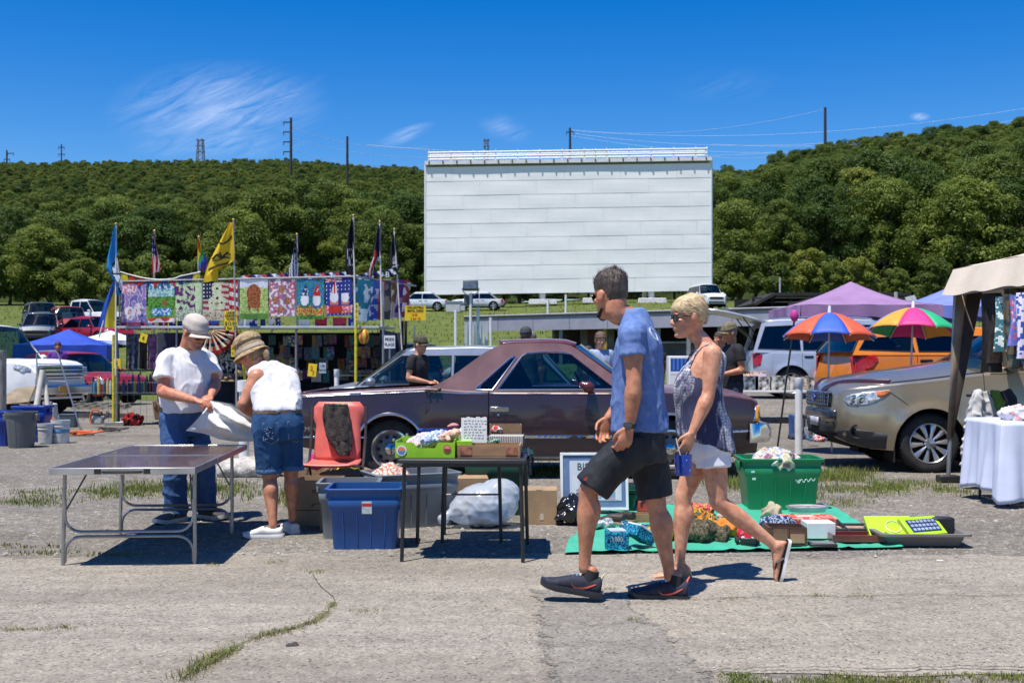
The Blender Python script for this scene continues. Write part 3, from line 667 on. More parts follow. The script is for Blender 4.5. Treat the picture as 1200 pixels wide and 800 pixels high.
def hrings(T,off=.0,zl=None,n=30,offs=None):
 rows=cat_([(z,a,b,w)for(z,a,b,w)in HEAD],4);res=[]
 for(z,a,b,w)in rows:
  c,hd=(a+b)/2,(a-b)/2;rg=[]
  for k in range(n):
   t=2*pi*k/n;ct,st=cos(t),sin(t);x=c+(hd)*copysign(abs(ct)**.9,ct);y=w*copysign(abs(st)**.9,st)
   if offs:
    o_=offs(x,y,z);l=sqrt((x-c)**2+y*y+(max(0,z-.15)*1.0)**2)+1e-6;rg.append(T(x+(x-c)/l*o_,y+y/l*o_,z+max(0,z-.15)/l*o_+(o_*.6 if z>.2 else 0)))
   else:
    rg.append(T(x,y,z))
  res.append(rg)
 return res
def add_head(mb,T,m,s,female=0):
 mb.rings(hrings(T));k=.85 if female else 1.0;mb.limb([T(.086,0,.122),T(.098,0,.104),T(.108+.006*(1-female),0,.088),T(.100,0,.078)],[.007*s,.0085*s,.0115*s*k,.008*s],10)
 for y in(-1,1):
  mb.ell(T(.095,.011*y,.081),(.010*s,.007*s,.006*s),m);mb.ell(T(.083,.030*y,.138),(.012*s,.022*s,.006*s),m);mb.ell(T(.068,.042*y,.095),(.022*s,.020*s,.016*s),m);e=m@Matrix.Rotation(.35*y,3,'Z')@Matrix.Rotation(-.15,3,'Y');mb.ell(T(-.006,.078*y,.108),(.020*s,.011*s,.033*s),e,14,10);mb.ell(T(-.012,.087*y,.112),(.021*s,.005*s,.032*s),e,14,10)
 mb.ell(T(.0905,0,.058),(.009*s,.023*s,.0065*s),m);mb.ell(T(.0885,0,.047),(.010*s,.020*s,.0075*s),m);mb.ell(T(.080,0,.014),(.016*s,.020*s,.014*s),m)
def face_parts(T,m,s,ro,eyes=1,lip=(.45,.17,.14)):
 if eyes:
  for y in(-1,1):
   mb=MB().ell(T(.0785,.031*y,.1165),(.010*s,.0125*s,.0075*s),m);mb.B('eye',M('eye_white',(.62,.58,.54),Q=.2,var=0),ro);MB().ell(T(.0865,.031*y,.1165),(.004*s,.0055*s,.0055*s),m).B('iris',M('eye_dark',(.03,.02,.015),Q=.15,var=0),ro)
 mb=MB();mb.ell(T(.0930,0,.0575),(.008*s,.021*s,.0045*s),m);mb.ell(T(.0920,0,.0475),(.008*s,.018*s,.0052*s),m);mb.remesh('lips',M('lip_%d'%(lip[0]*100),lip,Q=.4,var=0),ro,.0025,2)
def sunglasses(T,m,s,ro,frame=(.012,.01,.01)):
 fm=M('sunglass_frame',frame,Q=.25,var=0);lm=M('sunglass_lens',(.008,.009,.012),Q=.04,var=0,spec=.9);g=thing_part('sunglasses',ro);mb=MB()
 for y in(-1,1):
  rim=[T(.098-.014*(abs(cos(a)*.027+.033)/.06)**2,y*(.033+.027*cos(a)),.117+.0215*sin(a))for a in[2*pi*i/16 for i in range(17)]];mb.tube(rim,.0022*s,6,caps=0);mb.tube([T(.085,y*.060,.123),T(.05,y*.0755,.124),T(-.004,y*.0775,.120),T(-.02,y*.074,.108)],.0024*s,6)
 mb.tube([T(.098,-.008,.121),T(.101,0,.123),T(.098,.008,.121)],.0022*s,6);o=mb.B('sunglasses',fm,ro);mb=MB()
 for y in(-1,1):
  mb.grid(lambda u,v,y=y:T(.0975-.014*(abs((u-.5)*2*sqrt(max(0,1-((v-.5)*2)**2))*.025+.033)/.06)**2,y*(.033+(u-.5)*2*sqrt(max(.02,1-((v-.5)*2)**2))*.0262),.117+(v-.5)*2*.0208),8,8)
 mb.B('lenses',lm,o);return o
def thing_part(*a):
 return None
def hand(mb,wr,d,pn,side,curl=(.5,.5,.5,.5),s=1.0,thumb=.6,spread=.06):
 d=d.normalized();pn=(pn-d*pn.dot(d)).normalized();a=d.cross(pn).normalized()
 if a.dot(side)<0:
  a=-a
 rg=[]
 for(t,hw,hd)in((-.01,.022,.020),(.015,.026,.018),(.045,.036,.016),(.075,.041,.014),(.092,.038,.011)):
  rg.append(ring(wr+d*t*s,a,pn,hw*s,hd*s,16,2.6))
 mb.rings(rg);L=[(.044,.026,.020),(.050,.030,.022),(.046,.028,.021),(.036,.021,.018)]
 for i in range(4):
  off=(.0300-.0200*i)*s;base=wr+d*((.088,.094,.090,.080)[i]*s)+a*off;fd=(d+a*(1.5-i)*spread).normalized();pts=[base-fd*.012*s,base];ang=0;p=base
  for j,l in enumerate(L[i]):
   ang+=curl[i]*(1.0,1.15,.8)[j];dd=fd*cos(ang)+pn*sin(ang);p=p+dd*l*s;pts.append(p)
  r=(.0088,.0095,.0090,.0078)[i]*s;mb.limb(pts,[r*1.05,r*1.08,r,r*.92,r*.74],9,4)
 tb=wr+d*.022*s+a*.024*s;t1=(d*.75+a*.62+pn*.25*thumb).normalized();t2=(d*.88+a*.18+pn*.6*thumb).normalized();t3=(d*.85-a*.12+pn*.8*thumb).normalized();q=[tb,tb+t1*.038*s,tb+t1*.038*s+t2*.030*s,tb+t1*.038*s+t2*.030*s+t3*.024*s];mb.limb(q,[.0145*s,.0118*s,.0100*s,.0075*s],9,4)
def fat(p,fwd,up):
 f=fwd.normalized();l=up.cross(f).normalized();u=f.cross(l);m=Matrix((f,l,u)).transposed();return lambda x,y,z:p+m@V((x,y,z))
FOOT=[(-.062,.012,.030,.0),(-.055,.028,.055,.0),(-.02,.033,.080,.0),(.03,.036,.078,.004),(.075,.041,.058,.004),(.115,.046,.042,.002),(.150,.045,.034,.002),(.175,.036,.028,.002),(.188,.018,.018,.004)]
def bare_foot(mb,T,k=1.0):
 rg=[]
 for(x,w,h,z0)in[(a[0]*k,a[1]*.88*k,a[2]*.92*k,a[3]*k)for a in FOOT]:
  c=T(x,0,z0+h/2);rg.append(ring(c,T(0,1,0)-T(0,0,0),T(0,0,1)-T(0,0,0),w,h/2,14,2.4))
 mb.rings(rg)
 for i,(y,x,r)in enumerate([(.026,.182,.0125),(.008,.186,.0098),(-.008,.180,.0092),(-.022,.170,.0088),(-.034,.156,.0085)]):
  mb.limb([T((x-.045)*k,y*k,.018*k),T((x-.02)*k,y*k,.018*k),T(x*k,y*k,.012*k)],[r*k,r*k,r*.8*k],8,3)
def sneaker(T,ro,um,sm,k=1.0,extra=None,name='shoe',sole_h=.028,collar=.098):
 Y,Z=T(0,1,0)-T(0,0,0),T(0,0,1)-T(0,0,0);rows=[(-.078,.020,.070),(-.070,.036,collar),(-.045,.042,collar-.004),(-.01,.042,collar-.004),(.03,.044,collar-.004),(.07,.047,.086),(.11,.051,.070),(.15,.051,.056),(.185,.042,.050),(.205,.022,.040)];mb=MB();rg=[]
 for(x,w,h)in cat_(rows,3):
  rg.append(ring(T(x*k,0,(sole_h*.5+h)/2*k),Y,Z,max(.004,w)*k,(h-sole_h*.5)/2*k,18,2.5))
 mb.rings(rg);o=mb.remesh(name,um,ro,.006*k,2);srows=[(-.088,.018),(-.082,.036),(-.05,.044),(0,.043),(.05,.045),(.10,.053),(.15,.055),(.19,.046),(.213,.022)];out=[(x*k,w*k)for x,w in cat_(srows,3)];poly=[(x,w)for x,w in out]+[(x,-w)for x,w in reversed(out)];rgs=[]
 for(z,g)in((0,.97),(.006,1.0),(sole_h*.6,1.0),(sole_h,.96)):
  rgs.append([T(x,y*g,z*k+(.016*k*max(0,(x/k-.12)/.09)**2))for x,y in poly])
 mb=MB().rings(rgs);mb.B('sole',sm,o);return o
def flip_flop(T,ro,k=1.0,top=(.02,.015,.015),edge=(.68,.68,.66)):
 out=[(x*k,w*k)for x,w in cat_([(-.075,.014),(-.068,.032),(-.03,.036),(.03,.035),(.08,.042),(.13,.048),(.17,.044),(.20,.022)],3)];poly=[(x,w)for x,w in out]+[(x,-w)for x,w in reversed(out)];mb=MB().rings([[T(x,y,z)for x,y in poly]for z in(-.020,-.012,-.002)]);o=mb.B('flip_flop',M('sandal_edge_%d'%(edge[0]*100),edge,Q=.6,var=.05),ro);mb=MB().rings([[T(x*.98,y*.96,z)for x,y in poly]for z in(-.002,.001)])
 mb.B('footbed',M('sandal_top',top,Q=.7,var=.05),o);mb=MB()
 for y in(-1,1):
  mb.tube([T(.135*k,.006*k,.004),T(.115*k,y*.022*k,.036*k),T(.07*k,y*.040*k,.040*k),T(.035*k,y*.038*k,.004)],[.004,.006,.0085,.007],8,flat=.55)
 mb.B('strap',M('sandal_strap',(.015,.012,.012),Q=.55,var=.05),o);return o
def tors(J,D,off=.0,rows=None,n=30):
 pts=[]
 for(c,f,hw,hd,hb)in rows:
  r=f.cross(UP).normalized();pts.append((*c,*r,*f,hw+off,hd+off,hb+off))
 res=[]
 for q in cat_(pts,5):
  c,r,f=V(q[0:3]),V(q[3:6]).normalized(),V(q[6:9]).normalized();res.append(ring(c,r,f,max(.01,q[9]),max(.01,q[10]),n,2.35,max(.01,q[11])))
 return res
def l3(a,b,t):
 return a+(b-a)*t
def leg(mb,hip,kn,an,k=1.0,off=.0,to=1.0):
 mb.limb([hip+UP*.05,hip-UP*.02,l3(hip,kn,.5),l3(hip,kn,.88),kn,l3(kn,an,.14),l3(kn,an,.32),l3(kn,an,.62),l3(kn,an,.88),an-UP*.02],[x*k for x in(.080,.088,.076,.060,.0565,.053,.0585,.045,.034,.033)],16,4)
def calf_bulge(mb,kn,an,back,k=1.0):
 c=l3(kn,an,.28)+back*.024;mb.limb([l3(kn,an,.06)+back*.004,c,l3(kn,an,.58)+back*.004],[.036*k,.050*k,.030*k],14,4);mb.ell(kn-back*.018,(.036*k,.036*k,.046*k))
def arm(mb,sh,el,wr,k=1.0):
 mb.limb([sh,l3(sh,el,.35),l3(sh,el,.8),el,l3(el,wr,.22),l3(el,wr,.6),l3(el,wr,.92),wr],[x*k for x in(.060,.055,.043,.0405,.0465,.037,.0275,.026)],14,4);mb.limb([l3(sh,el,.92),l3(el,wr,.25)+V((0,-.010,.006)),l3(el,wr,.55)],[.030*k,.040*k,.028*k],12,3);mb.ell(el+(sh-wr).cross(V((0,1,0))).normalized()*.012,(.032*k,.034*k,.034*k))
def wri(a=.004,s=9,st=(1,1,1),o=.0,ridge=1):
 def f(c,n_):
  p=V((c.x*st[0],c.y*st[1],c.z*st[2]));v=noise.noise(p*s+V((o,o,o)));w=noise.noise(p*s*2.3+V((3+o,1,2)));r=(max(.0,1-abs(v)*2.8)**1.4*1.25-.3)if ridge else v;return max(a*(r*.85+w*.40),-a*.22)
 return f
def hair_tufts(T,m,s,n,mask,ln,flow,seed=1,wid=.0022,lift=.35,offs=None):
 mb=MB();rg=random.Random(seed);rows=hrings(lambda x,y,z:V((x,y,z)),n=40);k=0
 while k<n:
  i=rg.randrange(len(rows)-1);j=rg.randrange(40);p=rows[i][j].lerp(rows[i+1][(j+1)%40],rg.random())
  if not mask(*p):
   k+=.2;continue
  c=V((-.005,0,.12));nrm=(p-c).normalized();o_=offs(*p)if offs else .004;b=p+nrm*max(0,o_-.004);f=flow(p,nrm);f=(f-nrm*f.dot(nrm)).normalized()+nrm*lift*rg.uniform(.3,1.6)+V((rg.uniform(-.3,.3),rg.uniform(-.3,.3),rg.uniform(-.3,.3)));l=ln*rg.uniform(.5,1.2);side=f.cross(nrm).normalized()*wid;e1=b+f*l*.55;e2=b+f*l-nrm*l*.25
  mb._add([T(*(b-side)),T(*(b+side)),T(*(e1+side*.7)),T(*(e1-side*.7)),T(*e2)],[(0,1,2,3),(3,2,4)]);k+=1
 return mb
def neck(mb,T,base,s=1.0,r=.056):
 mb.limb([T(-.036,0,.075),T(-.034,0,.02),l3(T(-.022,0,.02),base,.6),base-UP*.03],[r*s,r*s,r*1.03*s,r*1.3*s],16,4)
def cap(T,ro,crown_m,brim_m,s=1.0,logo=None,top=.016):
 def off(x,y,z):
  lim=.128+.01*(x<0);return top*min(1,max(0,(z-lim)/.03))*(1.0+.2*(z>.19))+(-.012 if z<lim else .004)
 mb=MB().rings(hrings(T,offs=off,n=36));o=mb.B('cap',crown_m,ro);mb=MB()
 def fn(u,v):
  a=(u-.5)*2.2;r0=.078;r=r0+v*.072*cos(a*.75);return T(.010+r*cos(a),r*sin(a)*.93,.145-.012*v-.020*(sin(a)**2)*(v+.3))
 mb.grid(fn,14,5);mb.B('brim',brim_m,o,so_=.004);return o
def walking_man():
 d=6.15;fw=V((-.966,.26,0));rt=fw.cross(UP);ro=Th('person','man in a blue t-shirt and black shorts walking left, head turned away','person',(P(740,700,d).x,d,0));sh_l,el_l,wr_l=P(741,391,d-.19),P(743,449,d-.235),P(738,500,d-.22);sh_r,el_r,wr_r=P(752,391,d+.19),P(742,452,d+.23),P(713,489,d+.16);hip_l,kn_l,an_l=P(742,517,d-.09),P(690,574,d-.085),P(685,661,d-.07)
 hip_r,kn_r,an_r=P(756,517,d+.09),P(769,590,d+.07),P(785,672,d+.045);hs=1.02;T,m=head_frame(P(717.5,372,d+.005),V((-.58,.81,0)),hs,pitch=.10);nb=P(741,372,d);mb=MB();add_head(mb,T,m,hs);neck(mb,T,nb,1.02,.059)
 rows=[(P(748,530,d),fw,.15,.10,.115),(P(749,512,d),fw,.168,.12,.125),(P(749,475,d),fw,.158,.125,.108),(P(748,432,d),fw,.168,.125,.115),(P(748,404,d),fw,.172,.110,.108),(P(747,384,d),fw,.135,.075,.082),(P(743,370,d),fw,.070,.060,.060)];mb.rings(tors(None,None,0,rows));arm(mb,sh_l,el_l,wr_l,1.0);arm(mb,sh_r,el_r,wr_r,.98)
 hand(mb,wr_l,P(729,527,d-.225)-wr_l,V((.1,.9,0))+V((-.3,0,0)),V((-1,0,-.2)),(.62,.66,.72,.78),1.0,.8);hand(mb,wr_r,P(703,516,d+.14)-wr_r,V((.2,-.9,0)),V((-1,0,0)),(.45,.5,.55,.6),.98,.7)
 for(hip,kn,an,bk)in((hip_l,kn_l,an_l,V((1,-.2,.0))),(hip_r,kn_r,an_r,V((1,-.2,.1)))):
  leg(mb,hip,kn,an,.98);calf_bulge(mb,kn,an,bk.normalized(),.98)
 Tl=fat(P(684,696.5,d-.07),V((-.95,.12,.16)),V((.16,0,1)));Tr=fat(P(787,703,d+.04),V((-.97,.10,.03)),V((.02,0,1)))
 for T_ in(Tl,Tr):
  mb.limb([T_(-.02,0,.13),T_(-.01,0,.06),T_(.05,0,.045)],[.034,.036,.03],12,3)
 body=mb.remesh('body',SKIN_TAN,ro,.0055,3);hm=M('hair_dark_brown',(.024,.015,.010),Q=.42,var=0,col2=(.085,.060,.044),vs=30,st_=(1,1,.35),bu_=.5,bs=160,spec=.5,lo=.45,hi=.7)
 def hmask(x,y,z):
  lim=.160 if x>.03 else(.150 if x>-.035 else .060);return z>lim
 def hoff(x,y,z):
  lim=itp([(-.07,.048),(-.05,.070),(-.035,.125),(0,.146),(.03,.146),(.06,.155),(.09,.168)],x);t=min(1,max(0,(z-lim)/.035));q=.001+.0025*t+.013*min(1,max(0,(z-.16)/.05));return(q+.004*nz((x,y,z),50)*t*(z>.16))if z>lim else-.010
 mb=MB().rings(hrings(T,offs=hoff,n=44));hair=mb.B('hair',hm,ro);tf=hair_tufts(T,m,hs,2600,lambda x,y,z:z>.170,.034,lambda p,n_:V((-.25,0,.95))if p.z>.16 else V((-.4,0,-.9)),4,.0016,.75,hoff);tf.B('hair_strands',hm,hair,sm_=0,fix=0);mb=MB()
 for y in(-1,1):
  mb.limb([T(.080,.018*y,.028),T(.068,.036*y,.020)],[.016,.011],10,3)
 mb.limb([T(.089,0,.040),T(.088,0,.018),T(.078,0,.000)],[.011,.014,.010],12,4);mb.ell(T(.074,0,.010),(.022,.028,.018),m)
 for y in(-1,1):
  mb.limb([T(.070,.034*y,.016),T(.045,.050*y,.022),T(.010,.064*y,.045)],[.013,.010,.006],8,3)
 mb.remesh('beard',M('beard_dark',(.022,.016,.013),Q=.8,var=.2,vs=90,bu_=.9,bs=150),ro,.004,1,wri(.003,120,ridge=0));sunglasses(T,m,hs,ro);sm=M('tshirt_blue',(.095,.165,.385),Q=.85,var=0,col2=(.160,.235,.455),vs=28,bu_=.25,bs=500,sub=0,detail=8,spec=.2);mb=MB()
 rows=[(P(750,504.5,d),fw,.182,.152,.152),(P(750,497,d),fw,.182,.150,.150),(P(749,470,d),fw,.178,.143,.135),(P(748,432,d),fw,.188,.138,.130),(P(748,404,d),fw,.190,.124,.122),(P(747,386,d),fw,.160,.090,.096),(P(743,371,d),fw,.100,.078,.080),(P(739,362,d),fw,.066,.060,.064)];mb.rings(tors(None,None,0,rows))
 for(sh,el,sg)in((sh_l,el_l,-1),(sh_r,el_r,1)):
  e=l3(sh,el,.46);mb.limb([l3(sh,V((nb.x,nb.y,sh.z+.02)),.55),sh-UP*.004,l3(sh,el,.22),e],[.064,.069,.068,.074],18,4,cut=1)
 sh=mb.remesh('tshirt',sm,ro,.0065,4,lambda c,n_:wri(.010,5.5,(1,1,.5),1.0)(c,n_)+wri(.004,13,(1,1,.8),5)(c,n_));lm=M('shirt_print_white',(.62,.66,.74),Q=.8,var=.15,vs=80);mb=MB();ctr=P(766,392,d)
 for r0 in(.036,.029):
  pts=[V((0,0,0))for _ in range(25)]
  for i in range(25):
   a=2*pi*i/24;p=V((P(748,392,d).x,d,ctr.z))+rt*(-.085+r0*cos(a))+UP*(r0*sin(a));pts[i]=p
  mb_pts=[]
  for p in pts:
   o0=p-fw*.6;ok,loc,nn,_=sh.ray_cast(o0,fw)
   if ok:
    mb_pts.append(loc+nn*.0015)
  if len(mb_pts)>8:
   mb.tube(mb_pts,.0022,5,caps=0)
 if mb.v:
  mb.B('shirt_print',lm,sh)
 shm=M('shorts_charcoal',(.020,.021,.025),Q=.7,var=.2,vs=6,bu_=.2,bs=260,spec=.35);mb=MB();rows=[(P(752,540,d),fw,.165,.130,.130),(P(750,520,d),fw,.182,.142,.140),(P(750,503,d),fw,.172,.136,.130),(P(749,494,d),fw,.165,.13,.125)];mb.rings(tors(None,None,0,rows));mb.limb([hip_l+UP*.03,hip_l-UP*.05+V((-.02,0,0)),l3(hip_l,kn_l,.55),l3(hip_l,kn_l,.96)+V((.012,0,.0))],[.105,.112,.104,.098],20,5,cut=1)
 mb.limb([hip_r+UP*.03,hip_r-UP*.05,l3(hip_r,kn_r,.5),l3(hip_r,kn_r,.9)],[.105,.112,.100,.096],20,5,cut=1);so=mb.remesh('shorts',shm,ro,.007,3,lambda c,n_:wri(.011,6,(1,1,.45),2.0)(c,n_)+wri(.004,15,(1,1,.6),8)(c,n_));mb=MB();p=P(685,560,d-.085);ok,loc,nn,_=so.ray_cast(p+V((0,-.6,0)),V((0,1,0)))
 if ok:
  mb.box(loc+V((0,-.002,0)),(.016,.004,.010));mb.box(loc+V((.005,-.002,.007)),(.010,.004,.010));mb.B('logo_patch',M('logo_red',(.62,.05,.04),Q=.6,var=0),so)
 wd_=(wr_l-el_l).normalized();wc=l3(el_l,wr_l,.97);u,w=frame_of(wd_);mb=MB().tube([wc-wd_*.011,wc+wd_*.011],.0335,20);wt=mb.B('watch',M('watch_strap',(.012,.012,.013),Q=.5,var=0),ro);fdir=V((-.35,-.93,.0)).normalized();rm=Matrix((frame_of(fdir)[0],frame_of(fdir)[1],fdir)).transposed()
 MB().lathe([(.0,0),(.021,0),(.022,.004),(.021,.010),(.018,.011),(.0,.011)],wc+fdir*.030,24,rm).B('watch_case',M('watch_metal',(.10,.10,.11),Q=.3,mt_=.7,var=0),wt);rp=l3(wr_l,P(729,527,d-.225),.35)+V((-.045,-.005,-.005));MB().box(rp+V((.01,.02,-.02)),(.035,.02,.075),Matrix.Rotation(.3,3,'Y')).B('phone',M('phone_red',(.55,.03,.03),Q=.3,var=0),ro,bv=.006)
 um=M('shoe_navy',(.022,.024,.042),Q=.75,var=.25,vs=30,bu_=.4,bs=300);om=M('shoe_sole_dark',(.020,.020,.024),Q=.35,var=.1);red=M('shoe_coral',(.72,.13,.09),Q=.6,var=.05);pale=M('shoe_tongue_pale',(.55,.52,.36),Q=.8,var=.1);blue=M('shoe_lace_blue',(.18,.26,.48),Q=.8,var=.1)
 for T_ in(Tl,Tr):
  o=sneaker(T_,ro,um,om,1.12,sole_h=.030);mb=MB()
  for i in range(6):
   mb.ell(T_(-.065+.045*i,0,.016),(.022,.056 if i>2 else .048,.016),None,12,7)
  mb.B('air_pods',om,o);MB().limb([T_(-.075,0,.085),T_(-.083,0,.112),T_(-.090,0,.128)],[.018,.013,.008],10,3,.5).B('heel_tab',pale if T_ is Tl else red,o);MB().limb([T_(.035,0,.095),T_(.028,0,.118),T_(.020,0,.135)],[.022,.022,.016],10,3,.45).B('tongue',pale,o);mb=MB()
  for i in range(4):
   x=.05+.022*i;mb.tube([T_(x,-.030,.092-.008*i),T_(x+.004,0,.106-.010*i),T_(x,.030,.092-.008*i)],.0045,6)
  mb.B('laces',blue,o);sw=MB();crv=cat_([(-.055,.074),(-.01,.050),(.03,.038),(.055,.040),(.075,.058)],6)
  for sg in(-1,1):
   a,b=[],[]
   for i,(x,z)in enumerate(crv):
    t=i/(len(crv)-1);w=.010*sin(pi*min(1,t*.75+.18))*(1 if t<.9 else .5)
    for lst,zz in((a,z+w*.6),(b,z-w*.6)):
     q=T_(x,sg*.2,zz);ok,loc,nn,_=o.ray_cast(q,(T_(0,-sg,0)-T_(0,0,0)));lst.append(loc+nn*.002 if ok else T_(x,sg*.05,zz))
   k=len(a);sw._add(a+b,[(i,i+1,k+i+1,k+i)for i in range(k-1)])
  sw.B('side_mark',red,o,fix=0)
 mb=MB()
 for T_ in(Tl,Tr):
  MB().tube([T_(-.018,0,.085),T_(-.022,0,.125),T_(-.024,0,.138)],[.045,.041,.040],18).B('sock',M('sock_black',(.015,.015,.017),Q=.9,var=.1),ro)
 return ro
walking_man()
def walking_woman():
 d=6.72;fw=V((-1,.06,0)).normalized();ro=Th('person','blonde woman in a navy tie-dye tank top and white shorts carrying a blue cup','person',(P(815,680,d).x,d,0));hs=1.0;T,m=head_frame(P(808.5,394.5,d),V((-.975,-.20,0)),hs,pitch=.08);sh_l,el_l,wr_l=P(835,414,d-.165),P(830,463,d-.20),P(811,507,d-.24);sh_r,el_r,wr_r=P(829,414,d+.165),P(822,462,d+.19),P(818,500,d+.15)
 hip_l,kn_l,an_l=P(835,524,d-.075),P(842,588,d-.09),P(911,641,d-.07);hip_r,kn_r,an_r=P(824,524,d+.075),P(801,580,d+.07),P(796.5,661,d+.05);nb=P(827,402,d);mb=MB();add_head(mb,T,m,hs,1);neck(mb,T,nb,.9,.053)
 rows=[(P(829,536,d),fw,.150,.095,.11),(P(829,518,d),fw,.178,.115,.13),(P(826,487,d),fw,.145,.110,.100),(P(824,450,d),fw,.152,.140,.095),(P(827,424,d),fw,.150,.105,.090),(P(829,410,d),fw,.125,.070,.070),(P(828,402,d),fw,.06,.05,.05)];mb.rings(tors(None,None,0,rows));arm(mb,sh_l,el_l,wr_l,.93);mb.ell(sh_l+V((.004,.01,-.012)),(.055,.05,.062));arm(mb,sh_r,el_r,wr_r,.9)
 hand(mb,wr_l,P(802,530,d-.25)-wr_l,V((-.35,.9,-.1)),V((-1,0,0)),(.30,.34,.36,.40),.93,.8,.11);hand(mb,wr_r,V((-.1,0,-1)),V((-.1,-.9,0)),V((-1,0,0)),(.3,.3,.3,.3),.9)
 for(hip,kn,an,bk)in((hip_l,kn_l,an_l,V((.4,-.1,-.6))),(hip_r,kn_r,an_r,V((1,-.1,0)))):
  leg(mb,hip,kn,an,.93);calf_bulge(mb,kn,an,bk.normalized(),.9)
 Tl=fat(P(917,650,d-.07)+V((.012,0,.022)),V((-.22,.05,-.97)),V((-.97,0,.22)));Tr=fat(P(799,677,d+.05),V((-.97,-.06,-.015)),V((0,0,1)));Tl2=lambda x,y,z:Tl(x,y,z);bare_foot(mb,Tl,.95);bare_foot(mb,Tr,.95);mb.limb([an_l,Tl(-.02,0,.05)],[.032,.036],12,3);mb.limb([an_r,Tr(-.02,0,.05)],[.032,.036],12,3);mb.remesh('body',SKIN_LIGHT,ro,.0055,3);flip_flop(Tl,ro,.98);flip_flop(Tr,ro,.98,edge=(.10,.16,.36))
 hm=M('hair_blonde',(.60,.46,.26),Q=.5,var=0,col2=(.30,.19,.085),vs=55,st_=(.5,1,1),bu_=.12,bs=140,spec=.5,lo=.30,hi=.60)
 def hoff(x,y,z):
  lim=itp([(-.09,.052),(-.05,.065),(-.032,.100),(-.012,.138),(.012,.140),(.03,.128),(.075,.146),(.095,.158)],x);t=min(1,max(0,(z-lim)/.03));vol=.004+.008*t+(.005 if x<-.02 else 0)*t;return(vol+.0022*nz((x*.35,y,z*1.3),26))if z>lim else-.010
 mb=MB().rings(hrings(T,offs=hoff,n=48));hair=mb.B('hair',hm,ro);hair_tufts(T,m,hs,2200,lambda x,y,z:hoff(x,y,z)>.006,.050,lambda p,n_:V((-.75,0,-.35))if p.x<.02 else V((.15,.2*p.y/.07,-.5))+V((-.6,0,.2)),9,.0011,.07,hoff).B('hair_strands',hm,hair,sm_=0,fix=0);face_parts(T,m,hs,ro,0,(.50,.20,.17));sunglasses(T,m,hs,ro);tm=bpy.data.materials.new('tie_dye');tm.use_nodes=1;t=tm.node_tree;b=t.nodes['Principled BSDF']
 b.inputs['Roughness'].default_value=.8;tc=t.nodes.new('ShaderNodeTexCoord');mp=t.nodes.new('ShaderNodeMapping');mp.inputs['Scale'].default_value=(7,7,2.2);t.links.new(tc.outputs['Object'],mp.inputs[0]);n1=t.nodes.new('ShaderNodeTexNoise');n1.inputs['Scale'].default_value=1.6;n1.inputs['Detail'].default_value=5;n1.inputs['Distortion'].default_value=1.2;t.links.new(mp.outputs[0],n1.inputs['Vector'])
 n2=t.nodes.new('ShaderNodeTexWave');n2.wave_type='BANDS';n2.bands_direction='Z';n2.inputs['Scale'].default_value=17;n2.inputs['Distortion'].default_value=9.0;n2.inputs['Detail'].default_value=2;n2.inputs['Detail Scale'].default_value=4;t.links.new(tc.outputs['Object'],n2.inputs['Vector']);ml=t.nodes.new('ShaderNodeMath');ml.operation='MULTIPLY';r1=t.nodes.new('ShaderNodeValToRGB')
 r1.color_ramp.elements[0].position=.46;r1.color_ramp.elements[1].position=.60;t.links.new(n1.outputs[0],r1.inputs[0]);r2=t.nodes.new('ShaderNodeValToRGB');r2.color_ramp.elements[0].position=.25;r2.color_ramp.elements[0].color=(.25,.25,.25,1);r2.color_ramp.elements[1].position=.65;t.links.new(n2.outputs[0],r2.inputs[0]);t.links.new(r1.outputs[0],ml.inputs[0]);t.links.new(r2.outputs[0],ml.inputs[1])
 mx=t.nodes.new('ShaderNodeMixRGB');mx.inputs[1].default_value=(.030,.034,.085,1);mx.inputs[2].default_value=(.60,.60,.66,1);t.links.new(ml.outputs[0],mx.inputs[0]);t.links.new(mx.outputs[0],b.inputs['Base Color']);mb=MB();up_back=V((.10,0,0))
 rows=[(P(827,519,d),V((-1,.06,.0)),.192,.172,.172),(P(826,500,d),fw,.178,.168,.150),(P(824,478,d),fw,.160,.162,.125),(P(822,452,d),fw,.160,.165,.118),(P(826,430,d),fw,.135,.130,.112),(P(830,418,d),fw,.110,.085,.095),(P(832,411,d),fw,.085,.045,.060)];rg=tors(None,None,0,rows)
 for i in range(7):
  for j,p in enumerate(rg[i]):
   t_=(p.x-P(826,500,d).x)/.17;p.z-=(.060*t_+.0)*(1-i/7)if t_>0 else(-.055*-t_)*(1-i/7)*-1*-1
 mb.rings(rg);top=mb.remesh('tank_top',tm,ro,.007,3,lambda c,n_:wri(.010,6.5,(1,1,.16),3)(c,n_)+wri(.003,14,(1,1,.35),3)(c,n_));mb=MB()
 for y in(-.085,.085):
  mb.tube([P(817,428,d)+V((-.06,y*1.1,-.01)),P(820,414,d)+V((-.035,y*1.02,.01)),P(829,402,d)+V((0,y,.004)),P(838,410,d)+V((.01,y*.9,.0)),P(842,424,d)+V((.02,y*.75,0))],[.010,.008,.008,.008,.010],8,flat=.5)
 mb.B('shoulder_strap',tm,top);mb=MB();rows=[(P(830,537,d),fw,.16,.11,.12),(P(829,524,d),fw,.188,.128,.142),(P(828,505,d),fw,.172,.118,.130),(P(827,497,d),fw,.160,.11,.12)];mb.rings(tors(None,None,0,rows));mb.limb([hip_l+UP*.03,hip_l-UP*.03,l3(hip_l,kn_l,.36)+V((-.006,0,0))],[.098,.101,.100],18,4,cut=1);mb.limb([hip_r+UP*.03,hip_r-UP*.03,l3(hip_r,kn_r,.36)],[.098,.099,.096],18,4,cut=1)
